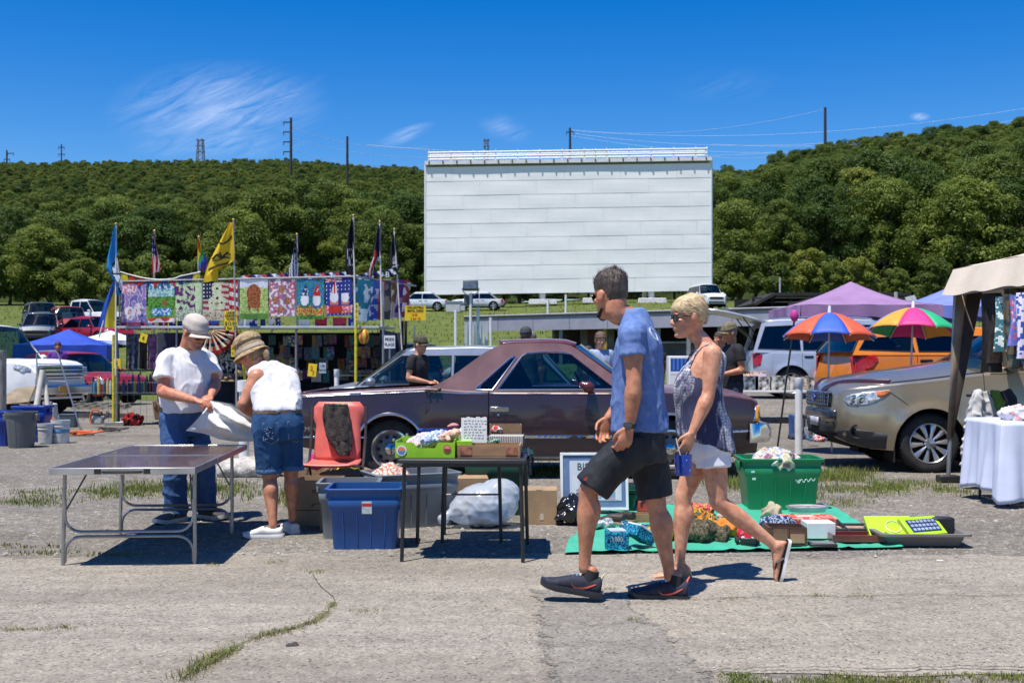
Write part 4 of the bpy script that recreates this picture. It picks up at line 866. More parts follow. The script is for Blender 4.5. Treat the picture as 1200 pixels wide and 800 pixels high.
 mb.remesh('shorts',M('shorts_white',(.72,.71,.74),Q=.85,var=.04),ro,.007,3,wri(.006,7,(1,1,.5),4));ct=P(800.5,531,d-.255);cup=Th('cup','bright blue plastic tumbler with straw held by the blonde woman','cup',ct-UP*.125);c0=ct-UP*.125
 MB().lathe([(.0,0),(.040,0),(.043,.006),(.0475,.05),(.0525,.112),(.0535,.118),(.051,.119),(.0505,.112),(.046,.05)],c0,28).B('tumbler',M('cup_blue',(.012,.075,.52),Q=.22,var=.05,co_=.5),cup);MB().lathe([(.0495,.095),(.0,.095)],c0,24,caps=0).B('drink',M('drink_dark',(.02,.03,.08),Q=.1,var=0),cup)
 MB().tube([c0+V((.01,0,.03)),c0+V((-.022,.0,.135)),c0+V((-.04,0,.21))],.0035,8).B('straw',M('straw_white',(.7,.72,.78),Q=.4,var=0),cup);mb=MB();rg=random.Random(3)
 for i in range(14):
  a=i*.45;mb.ell(c0+V((.0525*cos(a),.0525*sin(a),.030+.03*(i%3))),(.0025,.0025,.006))
 mb.B('flecks',M('cup_flecks',(.2,.45,.75),Q=.3,var=0),cup)
walking_woman()
def older_man():
 d=9.2;fw=V((.80,-.60,0));ro=Th('person','older man in a white t-shirt, jeans and pale cap looking down','person',(P(220,608,d).x,d,0));hs=1.0;T,m=head_frame(P(223.5,406.5,d-.06),V((.80,-.55,0)),hs*1.02,pitch=.38);sh_r,el_r,wr_r=P(195,420,d-.14),P(190,459,d-.24),P(229,469,d-.42);sh_l,el_l,wr_l=P(243,421,d+.16),P(253,450,d+.05),P(247,464,d-.18);nb=P(217,412,d)
 hip_r,kn_r,an_r=P(205,500,d-.08),P(205,553,d-.10),P(206,600,d-.06);hip_l,kn_l,an_l=P(229,500,d+.08),P(239,550,d+.05),P(240,596,d+.12);mb=MB();add_head(mb,T,m,1.02);neck(mb,T,nb,1.05,.058);rows=[(P(215,498,d),fw,.16,.13,.12),(P(214,478,d),fw,.18,.17,.12),(P(215,455,d),fw,.18,.175,.12),(P(217,432,d),fw,.185,.13,.12),(P(219,418,d),fw,.16,.08,.09),(P(218,410,d),fw,.07,.06,.06)];mb.rings(tors(None,None,0,rows))
 arm(mb,sh_r,el_r,wr_r,1.05);arm(mb,sh_l,el_l,wr_l,1.0);hand(mb,wr_r,P(244,472,d-.46)-wr_r,V((.2,.2,-1)),V((.3,-.2,.8)),(.55,.6,.65,.7),.95,.9);hand(mb,wr_l,P(239,473,d-.36)-wr_l,V((-.2,.1,-1)),V((-.6,-.3,.6)),(.55,.6,.65,.7),.95,.9)
 for(hip,kn,an)in((hip_l,kn_l,an_l),(hip_r,kn_r,an_r)):
  leg(mb,hip,kn,an,1.0)
 mb.remesh('body',SKIN_RED,ro,.0065,2);face_parts(T,m,1.02,ro,0,(.42,.17,.14));sunglasses(T,m,1.02,ro);hm=M('hair_grey',(.30,.27,.24),Q=.8,var=.25,vs=60,bu_=.6,bs=120)
 def hoff(x,y,z):
  lim=itp([(-.09,.045),(-.03,.08),(.02,.10),(.03,.2)],x);return .006 if z>lim and z<.16 else-.01
 MB().rings(hrings(T,offs=hoff,n=40)).B('hair',hm,ro);mb=MB()
 for y in(-1,1):
  mb.limb([T(.099,.004*y,.068),T(.092,.022*y,.062),T(.082,.032*y,.045)],[.006,.007,.006],8,3)
 mb.limb([T(.088,-.02,.022),T(.092,0,.020),T(.088,.02,.022)],[.012,.015,.012],8,3);mb.remesh('beard',hm,ro,.004,1,wri(.002,120,ridge=0));c=cap(T,ro,M('cap_cream',(.50,.44,.38),Q=.85,var=.08,vs=20),M('cap_brim',(.55,.47,.40),Q=.85,var=.08),1.02);mb=MB()
 for(y,z,w,h)in((0,.180,.036,.026),):
  mb.ell(T(.088,y,z),(.012,w*.8,h*.75),m)
 mb.B('badge',M('cap_badge',(.09,.04,.05),Q=.8,var=.5,vs=90,col2=(.5,.42,.38)),c);MB().tube([T(.03,-.086,.146),T(.08,-.05,.15),T(.098,0,.152),T(.08,.05,.15),T(.03,.086,.146)],.0045,8).B('cap_cord',M('cap_cord_dark',(.10,.08,.08),Q=.8),c);mb=MB()
 rows=[(P(215.5,482,d),fw,.200,.195,.140),(P(215.5,474,d),fw,.200,.200,.140),(P(216,455,d),fw,.202,.200,.140),(P(217.5,432,d),fw,.210,.160,.140),(P(219,418,d),fw,.190,.105,.115),(P(219,411,d),fw,.13,.085,.09),(P(219,406,d),fw,.068,.066,.066)];mb.rings(tors(None,None,0,rows))
 for(sh,el,k)in((sh_r,el_r,.62),(sh_l,el_l,.68)):
  mb.limb([l3(sh,nb,.5),sh-UP*.01,l3(sh,el,.3),l3(sh,el,k)],[.070,.076,.073,.079],18,4,cut=1)
 mb.remesh('tshirt',M('tshirt_white',(.72,.71,.72),Q=.85,var=.03,spec=.2),ro,.008,3,lambda c,n_:wri(.012,5,(1,1,.5),6)(c,n_)+wri(.005,12,(1,1,.6),1)(c,n_));jm=M('denim_blue',(.030,.075,.195),Q=.85,var=0,col2=(.065,.135,.29),vs=7,bu_=.3,bs=220,spec=.2,st_=(1,1,.35));mb=MB();rows=[(P(216,510,d),fw,.17,.13,.13),(P(215,495,d),fw,.195,.155,.150),(P(215,477,d),fw,.190,.170,.135),(P(215,472,d),fw,.185,.165,.130)]
 mb.rings(tors(None,None,0,rows))
 for(hip,kn,an)in((hip_r,kn_r,an_r),(hip_l,kn_l,an_l)):
  mb.limb([hip+UP*.03,hip-UP*.06,l3(hip,kn,.6),kn,l3(kn,an,.5),an+UP*.0],[.105,.110,.100,.094,.092,.094],18,5,cut=1)
 jo=mb.remesh('jeans',jm,ro,.008,3,lambda c,n_:wri(.009,5,(1,1,1.3),7)(c,n_)+wri(.004,13,(1,1,1.1),2)(c,n_));rows=[(P(215,480.5,d),fw,.200,.185,.145),(P(215,476,d),fw,.199,.186,.144)];MB().rings(tors(None,None,0,rows)).B('belt',M('belt_brown',(.06,.035,.02),Q=.6,var=.2),ro);mb=MB();q=P(184,482,d-.08);mb.box(q,(.05,.05,.13),rotz(.3)@ry(-.15));mb.box(q+V((-.01,-.02,.06)),(.03,.03,.06),ry(-.2))
 mb.B('tool_pouch',M('leather_tan',(.25,.13,.06),Q=.7,var=.2),ro,bv=.008);sg=M('shoe_grey',(.12,.115,.11),Q=.8,var=.2,vs=20);T1=fat(P(207,612.5,d-.06),V((-.25,-.95,0)),UP);T1=fat(V((P(207,612.5,d-.06).x,d-.06,.0)),V((-.45,-.85,0)),UP);T2=fat(V((P(243,605,d+.12).x,d+.12,.0)),V((.75,-.55,0)),UP);sneaker(T1,ro,sg,M('sole_white',(.68,.67,.64),Q=.6),1.12)
 sneaker(T2,ro,M('shoe_dark',(.03,.028,.03),Q=.7,var=.1),M('sole_pale',(.42,.40,.38),Q=.6),1.12)
older_man()
def bending_woman():
 d=8.42;fw=V((-.45,.89,0)).normalized();ro=Th('person','woman in a straw hat, white sleeveless top and denim shorts bending over','person',(P(326,625,d).x,d,0));hs=1.0;T,m=head_frame(P(301,431,d+.40),V((-.92,.30,0)),hs,pitch=.45);sh_l,el_l,wr_l=P(301,443,d+.16),P(285,474,d+.10),P(297,487,d+.36);sh_r,el_r,wr_r=P(341,441,d+.36),P(345,470,d+.50),P(310,486,d+.58);nb=P(313,432,d+.36)
 hip_l,kn_l,an_l=P(313,500,d-.05),P(316,557,d-.02),P(320,612,d-.10);hip_r,kn_r,an_r=P(338,500,d+.05),P(341,553,d+.08),P(343,605,d+.14);mb=MB();add_head(mb,T,m,hs,1);neck(mb,T,nb,.95,.055);f2=V((-.45,.80,-.4)).normalized()
 rows=[(P(326,510,d),fw,.150,.11,.12),(P(326,494,d),fw,.168,.13,.135),(P(325,476,d+.05),fw,.150,.13,.12),(P(322,455,d+.18),fw,.152,.14,.115),(P(320,440,d+.28),fw,.148,.11,.11),(P(317,432,d+.34),fw,.09,.08,.08)];mb.rings(tors(None,None,0,rows));arm(mb,sh_l,el_l,wr_l,1.08);arm(mb,sh_r,el_r,wr_r,1.08);mb.ell(sh_l,(.07,.07,.075));mb.ell(sh_r,(.06,.06,.065))
 hand(mb,wr_l,V((.55,.5,-.25)),V((.1,0,-1)),V((.2,.6,.3)),(.5,.55,.6,.65),.92,.8);hand(mb,wr_r,V((-.6,.2,-.3)),V((0,0,-1)),V((0,.6,.3)),(.5,.55,.6,.65),.92,.8)
 for(hip,kn,an,bk)in((hip_l,kn_l,an_l,-fw),(hip_r,kn_r,an_r,-fw)):
  leg(mb,hip,kn,an,.98);calf_bulge(mb,kn,an,bk,1.0)
 mb.remesh('body',SKIN_RED,ro,.0065,3);hm=M('hair_sandy',(.36,.25,.14),Q=.6,var=0,col2=(.17,.10,.05),vs=50,bu_=.7,bs=120)
 def hoff(x,y,z):
  lim=itp([(-.09,.03),(-.03,.04),(.0,.09),(.03,.12),(.06,.15)],x);return .018+.005*nz((x,y,z),40)if z>lim else-.01
 MB().rings(hrings(T,offs=hoff,n=40)).B('hair',hm,ro);mb=MB();mb.limb([T(-.10,0,.10),T(-.125,.01,.06),T(-.11,.015,.00)],[.03,.032,.014],10,4);mb.remesh('ponytail',hm,ro,.006,1,wri(.004,45,ridge=0));straw=M('straw_hat',(.42,.30,.16),Q=.9,var=.25,vs=60,bu_=.6,bs=150)
 def coff(x,y,z):
  return(.022+.018*(z>.19))if z>.135 else-.012
 hat=MB().rings(hrings(T,offs=coff,n=40)).B('hat',straw,ro);rgs=hrings(T,offs=lambda x,y,z:.027,n=40);mb=MB();i0=[i for i,r in enumerate(cat_([(z,a,b,w)for(z,a,b,w)in HEAD],4))if .138<r[0]<.172];mb.rings([rgs[i]for i in i0],caps=0);mb.B('hat_band',M('hat_band_pale',(.55,.45,.34),Q=.8,var=.1),hat)
 def brim(u,v):
  a=2*pi*u;r=1+v*(.50 if cos(a)>-.3 else .32);return T(-.005+.112*r*cos(a),.092*r*sin(a),.142-.030*v-.014*v*sin(a)**2)
 MB().grid(brim,36,4).B('brim',straw,hat,so_=.004);mb=MB();rows=[(P(324.5,481,d+.02),fw,.172,.16,.150),(P(324.5,474,d+.05),fw,.174,.165,.152),(P(323,455,d+.18),fw,.174,.170,.142),(P(321,440,d+.28),fw,.168,.14,.135),(P(318,433,d+.33),fw,.125,.10,.105),(P(316,429,d+.36),fw,.075,.07,.07)];mb.rings(tors(None,None,0,rows));mb.limb([l3(sh_l,nb,.7),l3(sh_l,nb,.15)+UP*.01],[.075,.070],14,4)
 mb.limb([l3(sh_r,nb,.7),l3(sh_r,nb,.15)+UP*.01],[.075,.070],14,4);mb.remesh('tank_top',M('top_white',(.56,.555,.58),Q=.85,var=.03),ro,.008,3,lambda c,n_:wri(.017,5,(1,1,.6),9)(c,n_)+wri(.005,12,o=1)(c,n_));jm=M('denim_dark',(.014,.050,.125),Q=.85,var=0,col2=(.035,.095,.20),vs=7,bu_=.3,bs=220,spec=.2,st_=(1,1,.35));mb=MB()
 rows=[(P(326,515,d),fw,.18,.13,.14),(P(326,497,d),fw,.190,.15,.160),(P(325,482,d+.02),fw,.172,.15,.150),(P(325,479,d+.02),fw,.170,.148,.146)];mb.rings(tors(None,None,0,rows))
 for(hip,kn)in((hip_l,kn_l),(hip_r,kn_r)):
  mb.limb([hip+UP*.02,hip-UP*.05,l3(hip,kn,.55),l3(hip,kn,.93)],[.102,.105,.098,.095],18,5,cut=1)
 jo=mb.remesh('denim_shorts',jm,ro,.008,3,lambda c,n_:wri(.006,6,(1,1,1.2),4)(c,n_)+wri(.003,14,o=2)(c,n_));rows=[(P(325,483.5,d+.02),fw,.178,.158,.156),(P(325,479.5,d+.02),fw,.176,.157,.155)];MB().rings(tors(None,None,0,rows)).B('belt',M('belt_tan',(.16,.10,.06),Q=.6,var=.25,vs=30),ro);th=M('stitch_pale',(.30,.36,.44),Q=.8,var=.2)
 for(px,py)in((317,507),(346,505)):
  pk=[]
  for(a,b)in((-9,-11),(9,-11),(9,8),(1,13),(-8,9),(-9,-11)):
   q=P(px+a,py+b,d-1.0);ok,loc,nn,_=jo.ray_cast(V((0,0,H)),(q-V((0,0,H))).normalized())
   if ok:
    pk.append(loc+nn*.002)
  if len(pk)>4:
   p_=MB().tube(pk,.0022,5).B('pocket',th,jo);mb=MB();rg=random.Random(px)
   for i in range(26):
    q=P(px+rg.uniform(-7,3),py+rg.uniform(-7,8),d-1.0);ok,loc,nn,_=jo.ray_cast(V((0,0,H)),(q-V((0,0,H))).normalized())
    if ok and px<330:
     mb.ell(loc,(.007,.003,.004),rotz(rg.uniform(0,3)),6,4)
   if mb.v:
    mb.B('pocket_embroidery',th,jo)
 for(kn,hip,px)in((kn_l,hip_l,0),(kn_r,hip_r,1)):
  c=l3(hip,kn,.90);MB().lathe([(.097,-.018),(.100,-.012),(.100,.012),(.096,.018)],c,26).B('cuff',M('denim_cuff',(.05,.12,.24),Q=.85,var=.2,vs=15),jo)
 ws=M('shoe_white',(.62,.61,.60),Q=.8,var=.06);T1=fat(V((P(319,630,d-.10).x,d-.10,0)),V((-.93,-.1,0)),UP);T2=fat(V((P(343,622,d+.14).x,d+.14,0)),V((-.30,.6,0)),UP)
 for T_ in(T1,T2):
  o=sneaker(T_,ro,ws,M('sole_white2',(.70,.69,.67),Q=.6),.98,collar=.078);mb=MB()
  for i in range(4):
   x=.05+.02*i;mb.tube([T_(x,-.028,.075-.006*i),T_(x+.004,0,.086-.008*i),T_(x,.028,.075-.006*i)],.004,6)
  mb.B('laces',M('lace_dark',(.12,.12,.14),Q=.8),o)
 mb=MB()
bending_woman()
def bys(lb,px,head_top,d,face,h=1.72,top=((.02,.02,.022),'short'),bottom=(.03,.04,.07),skin=None,hair=(.05,.035,.025),capc=None,longhair=0,arms='down',lean=.0,vox=.014,cup=0,cut=None):
 fw=V((sin(R(face)),-cos(R(face)),0));rt=fw.cross(UP);h=H+(HY-head_top)/F*d-zg((px-CX)/F*d,d);top_z=P(px,head_top,d).z;x0=P(px,head_top,d).x;k=h/1.72;z0=top_z-h;b=V((x0,d,z0));ro=Th('person',lb,'person',b)
 def at(r,f,z):
  return b+rt*r*k+fw*f*k+UP*z*k
 sk=skin or SKIN_LIGHT;hs=k;T,m=head_frame(at(0,.03+lean,1.475),fw,hs,.12 if lean or arms=='front' else 0);mb=MB();add_head(mb,T,m,hs,longhair);neck(mb,T,at(0,lean*.8,1.43),k)
 rows=[(at(0,0,.82),fw,.15*k,.1*k,.11*k),(at(0,0,.93),fw,.165*k,.115*k,.12*k),(at(0,lean*.3,1.08),fw,.145*k,.11*k,.1*k),(at(0,lean*.6,1.26),fw,.165*k,.115*k,.11*k),(at(0,lean*.8,1.38),fw,.15*k,.08*k,.09*k),(at(0,lean*.8,1.44),fw,.06*k,.055*k,.055*k)];mb.rings(tors(None,None,0,rows));AR=[]
 for s in(-1,1):
  sh=at(.18*s,lean*.8,1.37);el=at(.23*s,lean*.6-.02,1.10);wr=at(.10*s,lean*.6+.24,1.04)if arms=='front' else at(.23*s,.06,.87);AR.append((sh,el,wr));arm(mb,sh,el,wr,.98*k);hand(mb,wr,wr-el,-rt*s if arms!='front' else UP*-1-rt*s,fw,(.4,.45,.5,.55),.95*k)
 LG=[]
 for s in(-1,1):
  hip,kn,an=at(.09*s,0,.88),at(.10*s,.02,.48),at(.11*s,-.02,.09);LG.append((hip,kn,an));leg(mb,hip,kn,an,.95*k)
 mb.remesh('body',sk,ro,vox,2);face_parts(T,m,hs,ro,1,(.42,.18,.15))if d<20 else None;hm=M('hair_%d_%d'%(hair[0]*1000,hair[1]*1000),hair,Q=.6,var=.3,vs=50,bu_=.5,bs=120)
 def hoff(x,y,z):
  lim=itp([(-.09,-.02 if longhair else .05),(-.03,-.02 if longhair else .07),(0,.04 if longhair else .11),(.03,.12),(.06,.15),(.09,.168)],x);return(.016 if longhair else .010)if z>lim else-.01
 hr=MB().rings(hrings(T,offs=hoff,n=32)).B('hair',hm,ro)
 if longhair:
  m2=MB();m2.limb([T(-.06,0,.14),T(-.085,0,.05),T(-.075,0,-.06),T(-.06,0,-.13)],[.06,.065,.055,.02],12,4);m2.remesh('hair_back',hm,hr,.012,1,wri(.006,30,ridge=0))
 if capc:
  cm=M('bycap_%d_%d'%(capc[0]*1000,capc[1]*1000),capc,Q=.85,var=0,col2=tuple(c*.35 for c in capc),vs=45);cap(T,ro,cm,cm,hs)
 tm=M('top_%d_%d_%d'%tuple(int(c*1000)for c in top[0]),top[0],Q=.85,var=.12,vs=14);mb=MB();rows=[(at(0,0,.86),fw,.178*k,.135*k,.135*k),(at(0,0,.95),fw,.175*k,.135*k,.13*k),(at(0,lean*.3,1.08),fw,.165*k,.13*k,.12*k),(at(0,lean*.6,1.26),fw,.182*k,.132*k,.128*k),(at(0,lean*.8,1.385),fw,(.165 if top[1]=='short' else .12)*k,.095*k,.105*k),(at(0,lean*.8,1.445),fw,.07*k,.065*k,.065*k)];mb.rings(tors(None,None,0,rows))
 if top[1]=='short':
  for(sh,el,wr)in AR:
   mb.limb([l3(sh,at(0,lean*.8,1.40),.5),sh,l3(sh,el,.55)],[.066*k,.068*k,.072*k],14,4,cut=1)
 mb.remesh('tshirt' if top[1]=='short' else 'tank_top',tm,ro,vox,2,wri(.006,7,o=px));bm_=M('bottom_%d_%d_%d'%tuple(int(c*1000)for c in bottom),bottom,Q=.85,var=.15,vs=10);mb=MB();rows=[(at(0,0,.80),fw,.16*k,.12*k,.12*k),(at(0,0,.90),fw,.178*k,.13*k,.135*k),(at(0,0,.99),fw,.16*k,.125*k,.12*k)];mb.rings(tors(None,None,0,rows))
 for(hip,kn,an)in LG:
  mb.limb([hip,l3(hip,kn,.5),kn,l3(kn,an,.95)],[.10*k,.095*k,.08*k,.075*k],14,4,cut=1)
 mb.remesh('trousers',bm_,ro,vox,2,wri(.006,7,o=px+3));sm=M('boot_dark',(.03,.028,.026),Q=.7)
 for(hip,kn,an)in LG:
  T_=fat(an-UP*.09*k,fw,UP);o=MB();o.rings([ring(T_(x*k,0,h_/2*k),T_(0,1,0)-T_(0,0,0),UP,w*k,h_/2*k,12)for(x,w,h_)in((-.08,.03,.09),(0,.045,.11),(.1,.05,.07),(.19,.03,.045))]);o.B('shoe',sm,ro)
 return ro,at,T
bys('vendor in a black t-shirt and camouflage cap beside the silver wagon',490,394,15.9,62,1.62,((.014,.014,.016),'short'),(.03,.03,.035),SKIN_LIGHT,(.14,.09,.05),(.10,.09,.05),arms='front')
bys('man in black with a camouflage cap looking left near the silver hatchback',858,379,15.6,-72,1.76,((.012,.012,.014),'short'),(.03,.035,.05),SKIN_TAN,(.25,.23,.21),(.22,.18,.10),arms='front')
bys('young woman in a white tank top standing at the flag stall',331,399,24.2,25,1.60,((.62,.64,.70),'tank'),(.05,.07,.14),SKIN_LIGHT,(.07,.04,.025),longhair=1)
bys('dark haired woman behind the young woman in white at the stall',321,404,24.6,200,1.55,((.05,.05,.06),'short'),(.03,.03,.04),SKIN_TAN,(.03,.02,.015),longhair=1)
bys('woman in a blue checked shirt looking at her hands behind the purple car',703,389,17.5,10,1.66,((.28,.36,.52),'short'),(.05,.06,.1),SKIN_LIGHT,(.12,.07,.04),longhair=1,arms='front')
bys('bareheaded person crouching low beside the woman in the checked shirt',690,405,18.5,-40,1.35,((.05,.04,.04),'short'),(.03,.03,.04),SKIN_TAN,(.04,.025,.02))
bys('man in a dark cap seen from behind beyond the purple car',616,384,17.6,170,1.72,((.05,.055,.06),'short'),(.04,.04,.05),SKIN_TAN,(.06,.05,.045),(.06,.065,.075))
bys('bald man half hidden behind the man in the dark cap',622,388,19.0,160,1.72,((.4,.4,.42),'short'),(.04,.04,.05),SKIN_LIGHT,(.25,.2,.15))
bys('man in a black t-shirt standing behind the walking couple',772,402,24.0,200,1.56,((.012,.012,.014),'short'),(.03,.03,.04),SKIN_TAN,(.03,.02,.015))
bys('seated looking person in a purple shirt behind the white van',68,400,31.0,15,1.58,((.10,.02,.22),'short'),(.03,.03,.06),SKIN_TAN,(.04,.02,.015))
bys('person in dark clothes partly hidden in front of the open hatch',845,388,18.8,-60,1.70,((.05,.07,.14),'short'),(.03,.03,.04),SKIN_TAN,(.05,.03,.02))
# ================================================================ VEHICLES
def paint(name,col,mt_=.0,Q=.35,co_=.6,var=.05,**k):
 return M(name,col,Q=Q,mt_=mt_,co_=co_,var=var,vs=k.pop('vs',3),**k)
CHROME=M('chrome',(.62,.63,.65),Q=.12,mt_=1.0,var=.04)
RUBBER=M('rubber',(.022,.021,.021),Q=.85,var=.25,vs=12)
TRIM=M('black_trim',(.018,.018,.019),Q=.55,var=.1)
DARKIN=M('car_interior',(.030,.029,.030),Q=.8,var=.1)
UNDER=M('underbody',(.012,.012,.012),Q=.95,var=0)
ALLOY=M('alloy',(.50,.50,.52),Q=.28,mt_=.85,var=.04)
TAIL=M('tail_red',(.42,.012,.014),Q=.12,var=.25,vs=30,co_=.6)
AMBER=M('amber_lens',(.85,.34,.02),Q=.15,var=.12,vs=40,co_=.6)
LENS=M('lens_clear',(.60,.62,.64),Q=.10,var=.35,vs=16,co_=.9,mt_=.25)
GLASS=glass('car_glass',(.42,.55,.55))
GLASS_DARK=glass('car_glass_dark',(.10,.13,.16))
GLASS_TEAL=glass('car_glass_teal',(.30,.52,.56))
def wheel(ro,c,r,wd,side,style='spoke5',rim_r=.66,rimm=None):
 rimm=rimm or ALLOY;rot=Matrix.Rotation(R(-90*side),3,'X');w=thing_empty('wheel',ro,c)
 def L(mb):
  mb.v=[V(c)+rot@p for p in mb.v];return mb
 rr=r*rim_r;mb=MB().lathe([(rr,-wd),(r*.93,-wd),(r*.985,-wd+.02),(r,-wd+.045),(r,-.045),(r*.985,-.02),(r*.94,-.004),(r*.86,.003),(rr*1.06,-.004),(rr,-.012),(rr,-wd)],n=44,caps=0);t=L(mb).B('tyre',RUBBER,w)
 if r>.3 and style!='far':
  tr=MB()
  for k in range(40):
   a=2*pi*k/40;m=Matrix.Rotation(a,3,'Z');tr.box(m@V((r+.001,0,-wd*.5)),(.006,.022,wd*.8),m)
  L(tr).B('tread',RUBBER,t,sm_=0)
 mb=MB().lathe([(rr,-.010),(rr*.97,-.004),(rr*.93,-.012),(rr*.92,-.06),(rr*.92,-wd)],n=44,caps=0);L(mb).B('rim',rimm,w);L(MB().lathe([(0,-.075),(rr*.92,-.078)],n=24,caps=0)).B('brake_disc',UNDER,w)
 if style=='spoke10':
  for k in range(10):
   a=2*pi*k/10+.1;m=Matrix.Rotation(a,3,'Z');q=MB();h0,h1=rr*.20,rr*.95;pr=[(h0,.030,.030,-.012),(rr*.5,.036,.026,-.006),(rr*.8,.060,.022,-.010),(h1,.068,.020,-.016)];q.rings([[m@V((x,-y_/2,z)),m@V((x,y_/2,z)),m@V((x,y_/2.6,z-2*t_)),m@V((x,-y_/2.6,z-2*t_))][::1]if 0 else[m@V((x,-y_*.5,z-.006)),m@V((x,0,z+.006)),m@V((x,y_*.5,z-.006)),m@V((x,y_*.4,z-t_)),m@V((x,-y_*.4,z-t_))]for(x,y_,t_,z)in pr])
   L(q).B('spoke',rimm,w,ang=25)
  L(MB().lathe([(0,.004),(rr*.13,.004),(rr*.24,-.004),(rr*.25,-.03)],n=20)).B('hub',rimm,w)
  for k in range(5):
   a=2*pi*k/5;L(MB().lathe([(0,.002),(.011,.002),(.012,-.01)],(rr*.32*cos(a),rr*.32*sin(a),-.004),8)).B('lug_nut',TRIM,w)
 elif style=='steel':
  L(MB().lathe([(rr*.93,-.015),(rr*.86,-.022),(rr*.78,-.055),(rr*.55,-.040),(rr*.40,-.028),(rr*.30,-.030)],n=40,caps=0)).B('wheel_disc',M('steel_grey',(.22,.20,.19),Q=.45,mt_=.6,var=.2),w)
  for k in range(10):
   a=2*pi*k/10;m=Matrix.Rotation(a,3,'Z');L(MB().box(m@V((rr*.66,0,-.046)),(rr*.14,rr*.20,.012),m)).B('vent_slot',UNDER,w,sm_=0)
  L(MB().lathe([(0,.012),(rr*.20,.010),(rr*.29,-.004),(rr*.31,-.03)],n=24)).B('hub_cap',CHROME,w);L(MB().lathe([(rr*1.0,-.006),(rr*1.05,.002),(rr*.95,.004),(rr*.93,-.01)],n=44,caps=0)).B('beauty_ring',CHROME,w)
 else:
  for k in range(5):
   a=2*pi*k/5;m=Matrix.Rotation(a,3,'Z');L(MB().box(m@V((rr*.52,0,-.02)),(rr*.85,rr*.26,.02),m)).B('spoke',rimm,w,sm_=0)
  L(MB().lathe([(0,.0),(rr*.18,.0),(rr*.2,-.03)],n=16)).B('hub',rimm,w)
 return w
def thing_empty(name,pr_,loc=None):
 o=bpy.data.objects.new(name,None);COL.objects.link(o);o.empty_display_size=.1;o.parent=pr_;return o
